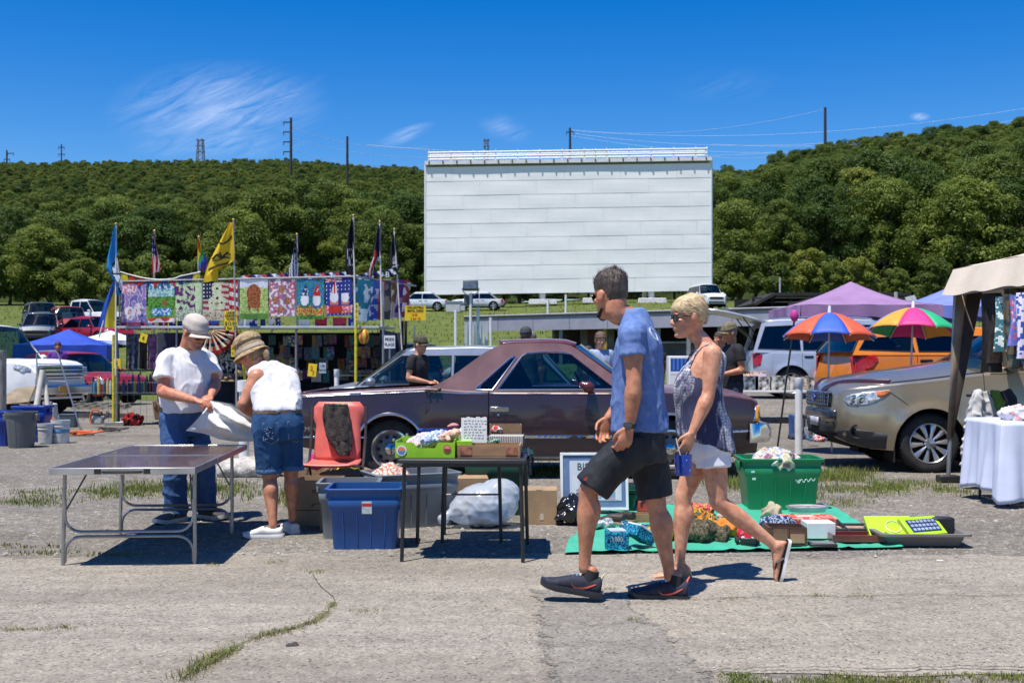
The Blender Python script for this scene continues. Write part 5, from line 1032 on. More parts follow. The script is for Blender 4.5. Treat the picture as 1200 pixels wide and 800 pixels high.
def car(name,lb,cat,loc,rz,sp,gp_=None):
 ro=Th(name,lb,cat,loc,rz,gp_,w_=0);W=sp['W']/2;top,bot,half=sp['top'],sp['bot'],sp['half'];sec=sp.get('sec',[(0,.07),(.18,.02),(.45,.0),(.7,.015),(1,.05)]);crown=sp.get('crown',[(0,.05)]);sr=sp.get('sh',.05);wr,ar,wxs=sp['wr'],sp['ar'],sp['wheels'];wz=sp.get('wz',wr);opens=sp['open'];x0,x1=top[0][0],top[-1][0];edges=sorted({e for dr in sp.get('doors',[])for e in dr}|set(sp.get('seams',[])));step=sp.get('step',.07)
 xs=[x0+(x1-x0)*i/int((x1-x0)/step)for i in range(int((x1-x0)/step)+1)];cols=[];gap=sp.get('gap',.004)
 for x in xs:
  if any(abs(x-e)<gap*2.5 for e in edges)or any(abs(abs(x-c)-ar)<.012 for c in wxs):
   continue
  cols.append((x,0))
 for e in edges:
  cols+=[(e-gap,0),(e+gap,1)]
 for c in wxs:
  cols+=[(c-ar-.0005,0),(c-ar+.0005,2),(c+ar-.0005,2),(c+ar+.0005,0)]
  for k in range(1,12):
   a=pi*k/12;cols.append((c+ar*cos(a),2))
 for o_ in opens:
  cols+=[(o_[0],0),(o_[1],0)]
 cols=sorted(set(cols))
 def zbot(x):
  z=itp(bot,x)
  for c in wxs:
   if abs(x-c)<ar:
    z=max(z,wz+sqrt(max(0,ar*ar-(x-c)**2)))
  return z
 def yside(x,z):
  zt,z0=itp(top,x),itp(bot,x);t=(z-z0)/max(.01,zt-z0);return itp(half,x)*W-itp(sec,max(0,min(1,t)))
 NS,NA,NT=9,4,5
 def half_section(x,inset=.0):
  zt=itp(top,x);zb=min(zbot(x),zt-sr-.01);pts=[]
  for i in range(NS):
   z=zb+(zt-sr-zb)*i/(NS-1);y_=yside(x,z)-inset
   for c in wxs:
    dd=hypot(x-c,z-wz);y_+=sp.get('flare',.018)*exp(-((dd-ar)/.07)**2)if inset==0 else 0
   pts.append((y_,z))
  yw=pts[-1][0]
  for i in range(1,NA+1):
   a=pi/2*i/NA;pts.append((yw-sr+sr*cos(a),zt-sr+sr*sin(a)))
  yt=yw-sr;rail=max(.02,yt-sp.get('rail',.06));pts.append((rail,zt+itp(crown,x)*(1-(rail/yt)**2)))
  for i in range(1,NT+1):
   y=rail*(1-i/NT);pts.append((y,zt+itp(crown,x)*(1-(y/max(yt,.01))**2)))
  return pts
 n1=NS+NA+1+NT;secs=[half_section(x)for x,_ in cols];body=MB();doors=[(MB(),MB())for _ in sp.get('doors',[])];ids=[];full=[]
 for(x,_),s in zip(cols,secs):
  full.append([V((x,-y,z))for y,z in s]+[V((x,y,z))for y,z in reversed(s[:-1])])
 n=len(full[0]);body._add([p for f in full for p in f],[])
 def jpart(j):
  jj=j if j<n1-1 else n-2-j;return jj
 tops=[]
 for i in range(len(cols)-1):
  xa,xb=cols[i][0],cols[i+1][0];xm=(xa+xb)/2
  if any(abs(xm-e)<gap*.9 for e in edges):
   is_gap=1
  else:
   is_gap=0
  if xb-xa<.002:
   pass
  di=next((k for k,(a,b)in enumerate(sp.get('doors',[]))if a<xm<b),None)
  for j in range(n-1):
   jj=jpart(j)
   if jj>=NS+NA and any(a<=xm<=b for a,b in opens):
    if not(jj==NS+NA and sp.get('rails')):
     continue
   if is_gap and jj<NS+NA:
    continue
   if is_gap and sp.get('seamtop')and any(abs(xm-e)<gap for e in sp['seamtop']):
    continue
   f=[i*n+j,i*n+j+1,(i+1)*n+j+1,(i+1)*n+j]
   if di is not None and 1<=jj<NS+NA:
    k=0 if j<n1-1 else 1;d_=doors[di][k];d_._add([body.v[q]for q in f],[(0,1,2,3)])
   else:
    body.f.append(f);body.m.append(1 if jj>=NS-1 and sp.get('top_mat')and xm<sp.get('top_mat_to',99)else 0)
 for i in(0,len(cols)-1):
  for j in range(n1-1):
   body.f.append([i*n+j,i*n+j+1,i*n+n-2-j,i*n+n-1-j]);body.m.append(0)
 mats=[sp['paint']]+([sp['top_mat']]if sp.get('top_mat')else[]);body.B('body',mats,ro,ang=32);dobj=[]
 for k,pr in enumerate(doors):
  for s,mb in zip((-1,1),pr):
   me=mb.mesh('door');bm=bmesh.new();bm.from_mesh(me);bmesh.ops.remove_doubles(bm,verts=bm.verts,dist=.0004);bmesh.ops.recalc_face_normals(bm,faces=bm.faces)
   if bm.faces and sum(f.normal.y for f in bm.faces)*s<0:
    bmesh.ops.reverse_faces(bm,faces=bm.faces)
   bm.to_mesh(me);bm.free();me.shade_smooth();me.set_sharp_from_angle(angle=R(32));o=lmesh('door',me,sp.get('door_paint',sp['paint']),ro);dobj.append((o,s,sp['doors'][k]));hx=sp.get('handle_at',{}).get(k)
   if hx:
    yy=yside(hx[0],hx[1]);h=MB();h.box((hx[0],s*(yy+.012),hx[1]),(.17,.022,.028));h.box((hx[0],s*(yy+.002),hx[1]-.012),(.20,.012,.052));h.B('handle',sp.get('handle_mat',TRIM),o,bv=.006)
 mb=MB()
 for s in(-1,1):
  for i in range(len(cols)-1):
   a=[V((cols[i][0],s*(y-.022),z))for y,z in secs[i][:NS]];b=[V((cols[i+1][0],s*(y-.022),z))for y,z in secs[i+1][:NS]];mb._add(a+b,[(j,j+1,NS+j+1,NS+j)for j in range(NS-1)])
  for c in wxs:
   arc=[(c+ar*.995*cos(pi*k/14),wz+ar*.995*sin(pi*k/14))for k in range(15)];arc=[(c+ar*.995,.12)]+arc+[(c-ar*.995,.12)];ya=s*(itp(half,c)*W-.03);yb=s*(itp(half,c)*W-.42);mb._add([V((x,ya,z))for x,z in arc]+[V((x,yb,z))for x,z in arc],[(k,k+1,len(arc)+k+1,len(arc)+k)for k in range(len(arc)-1)]+[tuple(range(len(arc),2*len(arc)))])
 zf=sp.get('floor',.24);lo,hi=sorted(wxs)[0],sorted(wxs)[-1];mb.box(((lo+hi)/2,0,zf+.06),(hi-lo-2*ar-.02,2*W-.16,.12));mb.box(((x0+x1)/2,0,zf+.10),(x1-x0-.5,2*W-.9,.14));mb.B('underbody',UNDER,ro,sm_=0)
 for c in wxs:
  for s in(-1,1):
   wheel(ro,(c,s*(itp(half,c)*W-sp.get('tuck',.035)),wr),wr,.20,s,sp.get('wheel','far'),sp.get('rim_r',.66),sp.get('rim_mat'))
 g=sp.get('green')
 if g:
  zb,zr=g['zb'],g['zr'];yb,yr=g['yb']*W,g['yr']*W
  def yg(z):
   t=max(-.1,min(1.1,(z-zb)/(zr-zb)));return yb+(yr-yb)*t
  ol,wins=g['outline'],g['windows'];v2,f2=plate2d(ol,wins,.12)
  for s in(-1,1):
   mb=MB();mb._add([V((p[0],s*yg(p[1]),p[1]))for p in v2],[f if s<0 else f[::-1]for f in f2]);mb.B('pillar_frame',g.get('mat',sp['paint']),ro,so_=.035,fix=0,offs=-1,sm_=0)
   for k,w_ in enumerate(wins):
    v3,f3=plate2d(w_,(),.25);mb=MB();mb._add([V((p[0],s*(yg(p[1])-.014),p[1]))for p in v3],f3);po=mb.B('side_window',g.get('glass_list',{}).get(k,g.get('glass',GLASS_DARK)),ro,fix=0)
    if g.get('wtrim'):
     q=[V((x,s*(yg(z)+.002),z))for x,z in w_];MB().tube(q+[q[0]],g.get('wtrim_r',.008),6).B('window_trim',g['wtrim'],po)
  rf=g['roof'];cr=g.get('crown',.04)
  def roof(u,v):
   x=rf[0][0]+(rf[-1][0]-rf[0][0])*u;z=itp(rf,x);t=(v-.5)*2;yy=yg(z)*1.0;return V((x+g.get('rbow',.04)*(1-t*t)*((u-.5)*2 if abs(u-.5)>.3 else 0),yy*t,z+cr*(1-abs(t)**2.6)-(.006 if abs(t)>.99 else 0)))
  MB().grid(roof,16,14).B('roof',g.get('roof_mat',sp['paint']),ro,so_=.03,offs=-1 if 0 else 0)
  for nm,key in(('windshield','ws'),('rear_window','rw')):
   if key not in g:
    continue
   (ax,az),(bx,bz),bow=g[key]
   def gl(u,v,ax=ax,az=az,bx=bx,bz=bz,bow=bow):
    z=az+(bz-az)*v;t=(u-.5)*2;return V((ax+(bx-ax)*v+bow*(1-t*t),(yg(z)-.03)*t,z+cr*v*(1-t*t)))
   po=MB().grid(gl,12,6).B(nm,g.get(key+'_glass',g.get('glass',GLASS)),ro)
   if g.get('wtrim'):
    q=[gl(0,0),gl(0,.5),gl(0,1)];MB().tube([gl(0,i/4)+V((0,-.012,0))for i in range(5)],.012,6).B('window_trim',g['wtrim'],po);MB().tube([gl(1,i/4)+V((0,.012,0))for i in range(5)],.012,6).B('window_trim',g['wtrim'],po)
  xa,xb=sp['cabin'];mb=MB();mb.box(((xa+xb)/2,0,(zf+zb-.22)/2+.05),(xb-xa-.05,2*W-.24,zb-.22-zf));mb.B('cabin_floor',DARKIN,ro,sm_=0);sm=sp.get('seat_mat',DARKIN)
  for sx in sp.get('seats',[]):
   for y in(-.36,.36):
    mb=MB();mb.limb([(sx,y,zb-.30),(sx-.06,y,zb-.05),(sx-.13,y,zb+.22)],[.20,.22,.16],12,3,.42,V((0,1,0)));mb.ell((sx-.17,y,zb+.34),(.05,.12,.08));mb.B('seat',sm,ro)
  if 'steer' in sp:
   sx,sy=sp['steer'];m=ry(R(65));MB().tube([V((sx,sy,zb+.02))+m@V((.18*cos(a),.18*sin(a),0))for a in[2*pi*k/18 for k in range(19)]],.012,6).B('steering_wheel',TRIM,ro)
  mb=MB().box((sp.get('dash',xb-.1),0,zb-.06),(.34,2*W-.3,.14));mb.B('dashboard',DARKIN,ro,bv=.03)
 def patch(nm,poly,mat,proud=.006,thick=.012,both=None,pr_=None,step_=.06,bv=0):
  v2,f2=plate2d(poly,(),step_);res=None
  for s in((-1,1)if both is None else(both,)):
   mb=MB();mb._add([V((p[0],s*(yside(p[0],p[1])+proud),p[1]))for p in v2],[f if s<0 else f[::-1]for f in f2]);res=mb.B(nm,mat,pr_ or ro,so_=thick,fix=0,offs=-1)
  return res
 return ro,yside,patch
def coupe_utility():
 d=12.2;k=F/d;xc=.3
 def q(px,py):
  return((px-CX)/k-xc,H+(HY-py)/k)
 def X(px):
  return(px-CX)/k-xc
 def Z(py):
  return H+(HY-py)/k
 W=1.84;maroon=M('paint_maroon',(.036,.016,.022),Q=.34,var=0,col2=(.024,.012,.017),vs=2.2,co_=.75,bu_=.03,bs=8,st_=(1,1,.4),detail=7);faded=M('paint_faded_sheen',(.215,.115,.105),Q=.36,var=0,col2=(.10,.045,.048),vs=3.2,co_=.45,detail=8,lo=.3,hi=.8);roofm=M('paint_roof',(.125,.022,.036),Q=.28,var=0,col2=(.085,.018,.028),vs=4,co_=.35)  # pale upper panels: real fading plus sun highlights and sky sheen in the colour
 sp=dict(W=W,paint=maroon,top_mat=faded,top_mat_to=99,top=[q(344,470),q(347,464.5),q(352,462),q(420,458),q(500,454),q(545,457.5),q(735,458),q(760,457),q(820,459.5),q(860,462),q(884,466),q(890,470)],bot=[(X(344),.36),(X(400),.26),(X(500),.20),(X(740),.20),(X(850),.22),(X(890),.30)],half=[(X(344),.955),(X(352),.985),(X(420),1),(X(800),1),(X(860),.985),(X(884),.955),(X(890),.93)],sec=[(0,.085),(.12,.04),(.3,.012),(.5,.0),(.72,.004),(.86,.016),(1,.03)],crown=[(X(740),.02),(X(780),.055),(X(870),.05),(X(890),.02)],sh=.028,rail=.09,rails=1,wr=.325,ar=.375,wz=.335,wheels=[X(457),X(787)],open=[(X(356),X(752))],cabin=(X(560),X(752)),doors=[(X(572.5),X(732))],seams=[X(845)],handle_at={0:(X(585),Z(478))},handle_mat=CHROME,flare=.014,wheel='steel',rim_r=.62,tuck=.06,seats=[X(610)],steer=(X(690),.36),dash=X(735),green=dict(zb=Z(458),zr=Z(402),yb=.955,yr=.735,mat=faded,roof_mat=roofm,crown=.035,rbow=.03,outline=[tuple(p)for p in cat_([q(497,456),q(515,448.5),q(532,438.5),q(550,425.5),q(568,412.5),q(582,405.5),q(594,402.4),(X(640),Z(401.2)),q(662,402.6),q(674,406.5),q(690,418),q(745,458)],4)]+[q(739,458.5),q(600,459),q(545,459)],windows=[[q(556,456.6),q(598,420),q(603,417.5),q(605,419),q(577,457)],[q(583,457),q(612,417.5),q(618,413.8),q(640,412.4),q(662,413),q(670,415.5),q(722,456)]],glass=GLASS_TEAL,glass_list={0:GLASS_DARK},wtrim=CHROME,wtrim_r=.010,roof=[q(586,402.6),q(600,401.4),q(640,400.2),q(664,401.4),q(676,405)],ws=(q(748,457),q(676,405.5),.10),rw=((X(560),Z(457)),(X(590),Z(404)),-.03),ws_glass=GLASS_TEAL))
 ro,ys,patch=car('coupe_utility','faded purple maroon car with an open pickup bed parked behind the tables','car',(xc,d+W/2,0),0,sp);bd=M('bed_maroon',(.10,.045,.045),Q=.5,var=.25,vs=3);w=W/2-.03-.028-.09;z0,z1=.62,Z(457)
 for s in(-1,1):
  MB().grid(lambda u,v:V((X(356)+(X(560)-X(356))*u,s*w,z0+(itp(sp['top'],X(356)+(X(560)-X(356))*u)-.003-z0)*v)),10,3).B('bed_wall',bd,ro,so_=.012)
 MB().box(((X(356)+X(560))/2,0,z0-.02),(X(560)-X(356),2*w,.03)).B('bed_floor',bd,ro,sm_=0);MB().box((X(354),0,(z0+z1)/2-.02),(.05,2*w,z1-z0)).B('tailgate',bd,ro,bv=.01);MB().box((X(562),0,(z0+Z(452))/2),(.04,2*w+.1,Z(452)-z0)).B('cab_wall',faded,ro,bv=.01);patch('side_strip',[(X(483),Z(513.4)),(X(738),Z(513.2)),(X(738),Z(509.8)),(X(483),Z(510))],CHROME,.006,.01)
 patch('side_strip',[(X(826),Z(508)),(X(882),Z(506)),(X(882),Z(503.4)),(X(826),Z(505))],CHROME,.006,.01);patch('side_strip',[(X(348),Z(513.4)),(X(430),Z(513.4)),(X(430),Z(511)),(X(348),Z(511))],CHROME,.006,.01);patch('rocker_trim',[(X(500),.208),(X(744),.208),(X(744),.25),(X(500),.25)],M('dull_chrome',(.36,.36,.34),Q=.35,mt_=.9,var=.15),.004,.01)
 patch('bed_rail_trim',[(X(352),Z(465.8)),(X(500),Z(459.0)),(X(540),Z(461.5)),(X(572),Z(461.5)),(X(572),Z(460.2)),(X(540),Z(460.0)),(X(500),Z(457.6)),(X(352),Z(464.2))],CHROME,.003,.006);patch('belt_trim',[(X(574),Z(461.5)),(X(738),Z(462)),(X(738),Z(460.4)),(X(574),Z(460))],M('faded_trim',(.48,.36,.33),Q=.4,mt_=.3,var=.1),.004,.008)
 for c in sp['wheels']:
  for s in(-1,1):
   arc=[]
   for kk in range(19):
    a=pi*(.02+.96*kk/18);x,z=c+.374*cos(a),.335+.374*sin(a);arc.append(V((x,s*(ys(x,z)+.018),z)))
   MB().tube(arc,.018,8,flat=1.0).B('arch_trim',M('arch_steel',(.60,.60,.60),Q=.22,mt_=1,var=.1),ro)
 patch('marker_lamp',[(X(885.5),Z(494)),(X(890.5),Z(494)),(X(892),Z(475)),(X(889),Z(475))],AMBER,.012,.03);patch('lamp_bezel',[(X(883.5),Z(496.5)),(X(886),Z(496.5)),(X(890),Z(473)),(X(888),Z(472))],CHROME,.010,.02);mb=MB();xf=X(890);hw=W/2*.95;prof=[(.0,Z(519)),(.10,Z(518)),(.13,Z(512)),(.13,Z(503)),(.10,Z(497)),(.0,Z(496))];pts=[]
 for(yy,dx)in[(-hw-.035,-.10),(-hw-.03,.0),(-hw+.12,.05),(0,.09),(hw-.12,.05),(hw+.03,.0),(hw+.035,-.10)]:
  pts.append([V((xf-.01+dx+a,yy,z))for a,z in prof])
 mb.rings(pts);mb.B('front_bumper',CHROME,ro,bv=.01);MB().box((xf+.01,0,Z(485)),(.04,1.0,.20)).B('grille',M('grille_chrome',(.4,.4,.42),Q=.25,mt_=1,var=.2,vs=40),ro,bv=.01)
 for y in(-.68,.68):
  MB().box((xf+.012,y,Z(484)),(.03,.32,.17)).B('headlight',LENS,ro,bv=.01)
 mb=MB();mb.box((X(344)-.06,0,.47),(.12,W*.97,.13));mb.B('rear_bumper',CHROME,ro,bv=.02)
 for s in(-1,1):
  y0=ys(X(688),Z(458))-.03;mb=MB();mb.limb([(X(692),s*(y0+.07),Z(455)),(X(688),s*(y0+.15),Z(453)),(X(683),s*(y0+.16),Z(451))],[.045,.075,.05],12,4,.8);mb.limb([(X(692),s*(y0-.0),Z(460)),(X(691),s*(y0+.06),Z(457.5)),(X(689),s*(y0+.10),Z(455))],[.03,.028,.022],8,3);mb.B('mirror',roofm,ro)
 for s in(-1,):
  y0=ys(X(353),Z(503));text('EL CAMINO',.075,(X(356.5),-(y0+.012),Z(503)),M('badge_chrome',(.5,.5,.5),Q=.25,mt_=.8,var=0),ro,name='badge',depth=.004)
 MB().ell((X(584),-(ys(X(584),Z(486))+.002),Z(486)),(.013,.008,.013)).B('door_lock',CHROME,ro)
 for px in(365,385,405,425,447,470,492):
  x=X(px);z=itp(sp['top'],x);MB().ell((x,-(ys(x,z-.03)-.05),z+.002),(.010,.010,.006)).B('rail_bolt',TRIM,ro)
 mb=MB();x,z=X(507),Z(455)-.02;yy=-(ys(x,z)+.02);mb.box((x,yy,z-.005),(.16,.02,.022));mb.box((x-.04,yy-.006,z-.02),(.02,.03,.06));mb.box((x+.03,yy-.006,z-.015),(.02,.03,.04));mb.ell((x+.075,yy-.006,z+.012),(.02,.015,.02));mb.B('tie_down',M('rusty_metal',(.09,.06,.045),Q=.6,mt_=.5,var=.3,vs=40),ro,bv=.004);MB().tube([(X(762),-.5,Z(455)),(X(715),-.1,Z(452.0))],.008,6).B('wiper',TRIM,ro);return ro
coupe_utility()
def gold_wagon():
 d=12.9;k=F/d;xw=6.0
 def X(px):
  return-((px-CX)/k-xw)
 def Z(py):
  return H+(HY-py)/k
 gold=M('paint_gold',(.40,.335,.235),Q=.30,mt_=.65,var=.04,vs=3,co_=.8);hoodm=M('paint_hood_reflection',(.33,.30,.25),Q=.26,mt_=.6,var=.04,co_=1.0);W=1.80  # hood is the same gold, greyed to paint in the sky's reflection
 sp=dict(W=W,paint=gold,top_mat=hoodm,top=[(X(1440),.98),(X(1432),1.16),(X(1420),1.19),(X(1200),1.16),(X(1165),1.145),(X(1130),1.11),(X(1090),1.06),(X(1045),1.015),(X(1015),.985),(X(995),.955),(X(986),.90),(X(982),.80)],bot=[(X(1440),.35),(X(1420),.27),(X(1050),.25),(X(1022),.27),(X(1000),.33),(X(986),.40),(X(982),.46)],half=[(X(1440),.90),(X(1425),.98),(X(1380),1),(X(1060),1),(X(1030),.965),(X(1010),.90),(X(996),.80),(X(987),.66),(X(982),.52)],sec=[(0,.09),(.10,.05),(.22,.03),(.40,.004),(.55,.0),(.68,.018),(.80,.030),(1,.06)],crown=[(X(1180),.15),(X(1120),.15),(X(1040),.13),(X(1000),.10),(X(984),.05)],sh=.045,rail=.05,wr=.338,ar=.40,wheels=[X(1362),X(1091)],open=[(X(1425),X(1178))],cabin=(X(1420),X(1165)),flare=.03,doors=[(X(1275),X(1155)),(X(1372),X(1279))],handle_at={0:(X(1262),1.0),1:(X(1366),1.0)},handle_mat=gold,wheel='spoke10',rim_r=.685,tuck=.02,seats=[X(1240),X(1330)],steer=(X(1205),.36),dash=X(1180),green=dict(zb=1.16,zr=1.72,yb=.93,yr=.72,crown=.05,outline=[(X(1436),1.13),(X(1405),1.66),(X(1392),1.71),(X(1320),1.745),(X(1255),1.735),(X(1238),1.70),(X(1163),1.13)],windows=[[(X(1272),1.19),(X(1272),1.66),(X(1249),1.655),(X(1180),1.18)],[(X(1368),1.21),(X(1360),1.65),(X(1280),1.665),(X(1280),1.19)],[(X(1420),1.23),(X(1400),1.60),(X(1368),1.64),(X(1376),1.21)]],glass=GLASS_DARK,ws_glass=glass('windshield_blue',(.34,.55,.66)),wtrim=TRIM,wtrim_r=.012,roof=[(X(1398),1.70),(X(1320),1.745),(X(1255),1.735),(X(1238),1.70)],ws=((X(1150),1.19),(X(1240),1.70),.16),rw=((X(1436),1.15),(X(1402),1.68),-.05)))
 ro,ys,patch=car('estate_car','gold wagon with dark hood deflector parked nose left under the tan canopy','car',(xw,d+W/2,0),pi,sp);plastic=M('cladding_grey',(.040,.040,.042),Q=.6,var=.1,vs=30);patch('lower_cladding',[(X(1050),.255),(X(1021),.275),(X(1000),.335),(X(988),.40),(X(988),.47),(X(1005),.50),(X(1030),.46),(X(1052),.43)],plastic,.008,.012)
 patch('side_cladding',[(X(1140),.255),(X(1315),.255),(X(1315),.36),(X(1140),.36)],plastic,.008,.012);hl=patch('headlight',[(X(998.5),.765),(X(994),.84),(X(1002),.89),(X(1020),.925),(X(1044),.945),(X(1046),.92),(X(1036),.85),(X(1022),.785),(X(1008),.755)],LENS,.008,.03)
 patch('turn_signal',[(X(1030),.865),(X(1029),.925),(X(1044),.942),(X(1045),.915),(X(1037),.86)],M('signal_orange',(.75,.20,.04),Q=.2,var=.15,vs=30,co_=.8),.011,.02)
 for s in(-1,1):
  x,z=X(1013),.835;m=Matrix.Rotation(R(90*-s),3,'X')
  for(dx,r)in((0,.055),(.075,.05)):
   xx=x+dx;MB().lathe([(0,.004),(r*.5,.010),(r,.004),(r,-.01)],(xx,s*(ys(xx,z)+.009),z),20,m).B('lamp_bowl',CHROME,ro)
 blue=M('grille_blue',(.012,.040,.13),Q=.35,var=.2,vs=30,co_=.4);dk=M('grille_dark',(.010,.012,.018),Q=.5,var=.2)
 def nose(y,z,off=.0):
  a=abs(y);lo,hi=X(1060),X(982)
  for _ in range(24):
   m_=(lo+hi)/2
   if ys(m_,z)>a:
    lo=m_
   else:
    hi=m_
  return V(((lo+hi)/2+off,y,z))
 def band(nm,ya,yb,za,zb_,mat,off,nu=16,nv=3,th=.015,pr_=None):
  return MB().grid(lambda u,v:nose(ya+(yb-ya)*u,za+(zb_-za)*v,off),nu,nv).B(nm,mat,pr_ or ro,so_=th)
 gr=band('grille',-.52,.52,.735,.905,dk,.006)
 for z in(.765,.805,.845,.885):
  MB().tube([nose(-.5+i*.1,z,.022)for i in range(11)],.008,6).B('grille_bar',blue,gr)
 for i in range(13):
  y=-.48+.08*i;MB().tube([nose(y,.75,.018),nose(y,.895,.018)],.005,5).B('grille_rib',CHROME,gr)
 MB().tube([nose(-.53+i*.106,.91,.020)for i in range(11)],.012,6).B('grille_trim',CHROME,gr);c=nose(0,.83,.045);m=ry(R(90));em=MB().lathe([(0,.008),(.05,.006),(.055,0),(.055,-.01)],c,24,m).B('emblem',M('emblem_blue',(.02,.05,.25),Q=.2,var=0,co_=.6),ro);em.data.transform(Matrix.Translation(c)@Matrix.Diagonal((1,1.45,.85,1))@Matrix.Translation(-c));mb=MB()
 for(y,z,r)in((-.04,.012,.013),(.0,.02,.008),(.022,-.004,.008),(.045,.016,.008),(-.012,-.018,.008),(.04,-.018,.008)):
  mb.ell(c+V((.009,y,z)),(.004,r,r))
 mb.B('star_mark',CHROME,em);band('bumper_bar',-.62,.62,.60,.70,M('bumper_navy',(.02,.03,.05),Q=.4,var=.1,co_=.5),.012);band('air_intake',-.56,.56,.40,.56,UNDER,.004);pl=band('licence_plate',-.17,.17,.50,.60,M('plate_white',(.45,.45,.50),Q=.4,var=.1),.03,4,2)
 for s in(-1,1):
  x,z=X(1008),.46;m=Matrix.Rotation(R(90*-s),3,'X')@Matrix.Rotation(R(0),3,'Y');yy=s*(ys(x,z)+.012);MB().lathe([(.085,-.02),(.088,.004),(.075,.006),(.06,-.02),(0,-.03)],(x,yy,z),22,m).B('fog_lamp',UNDER,ro)
 mb=MB();pts=[]
 for i in range(15):
  y=-.80+1.6*i/14;x=X(1046)+(X(983)-X(1046))*(1-(abs(y)/.80)**2.2);z=itp(sp['top'],x)+itp(sp['crown'],x)*(1-(y/.86)**2)*.8+.02;pts.append((V((x,y,z)),V((x+.03,y,z-.055))))
 mb.rings([[a+V((0,0,.012)),a+V((.02,0,.0)),b,b-V((.02,0,0)),a-V((.02,0,0))]for a,b in pts]);mb.B('hood_deflector',M('deflector_brown',(.055,.018,.018),Q=.18,var=.1,co_=.9),ro)
 for s in(-1,1):
  pts=[V((X(px),s*(ys(X(px),itp(sp['top'],X(px))-.045)-.042),itp(sp['top'],X(px))+.010))for px in(1048,1070,1100,1130,1158)];MB().tube(pts,.006,5).B('hood_gap',UNDER,ro);pts=[V((X(px),s*(ys(X(px),z)+.001),z))for px,z in((1046,.91),(1056,.84),(1066,.76))];MB().tube(pts,.004,5).B('bumper_joint',UNDER,ro);y0=ys(X(1185),1.13);mb=MB()
  mb.limb([(X(1188),s*(y0+.02),1.20),(X(1186),s*(y0+.14),1.24),(X(1185),s*(y0+.22),1.24)],[.07,.095,.075],12,4,.75);mb.B('mirror',M('mirror_black',(.02,.02,.022),Q=.25,var=.05,co_=.5),ro)
 MB().box((X(1172),.3,1.16),(.25,.30,.02),rotz(.3)).B('paper',M('dash_paper',(.45,.5,.45),Q=.7),ro);mb=MB();mb.limb([(X(1200),-.2,1.22),(X(1190),0,1.32),(X(1196),.25,1.42)],[.05,.07,.05],10,4);mb.B('seat_cover',M('seat_red',(.45,.10,.06),Q=.8),ro);return ro
gold_wagon()
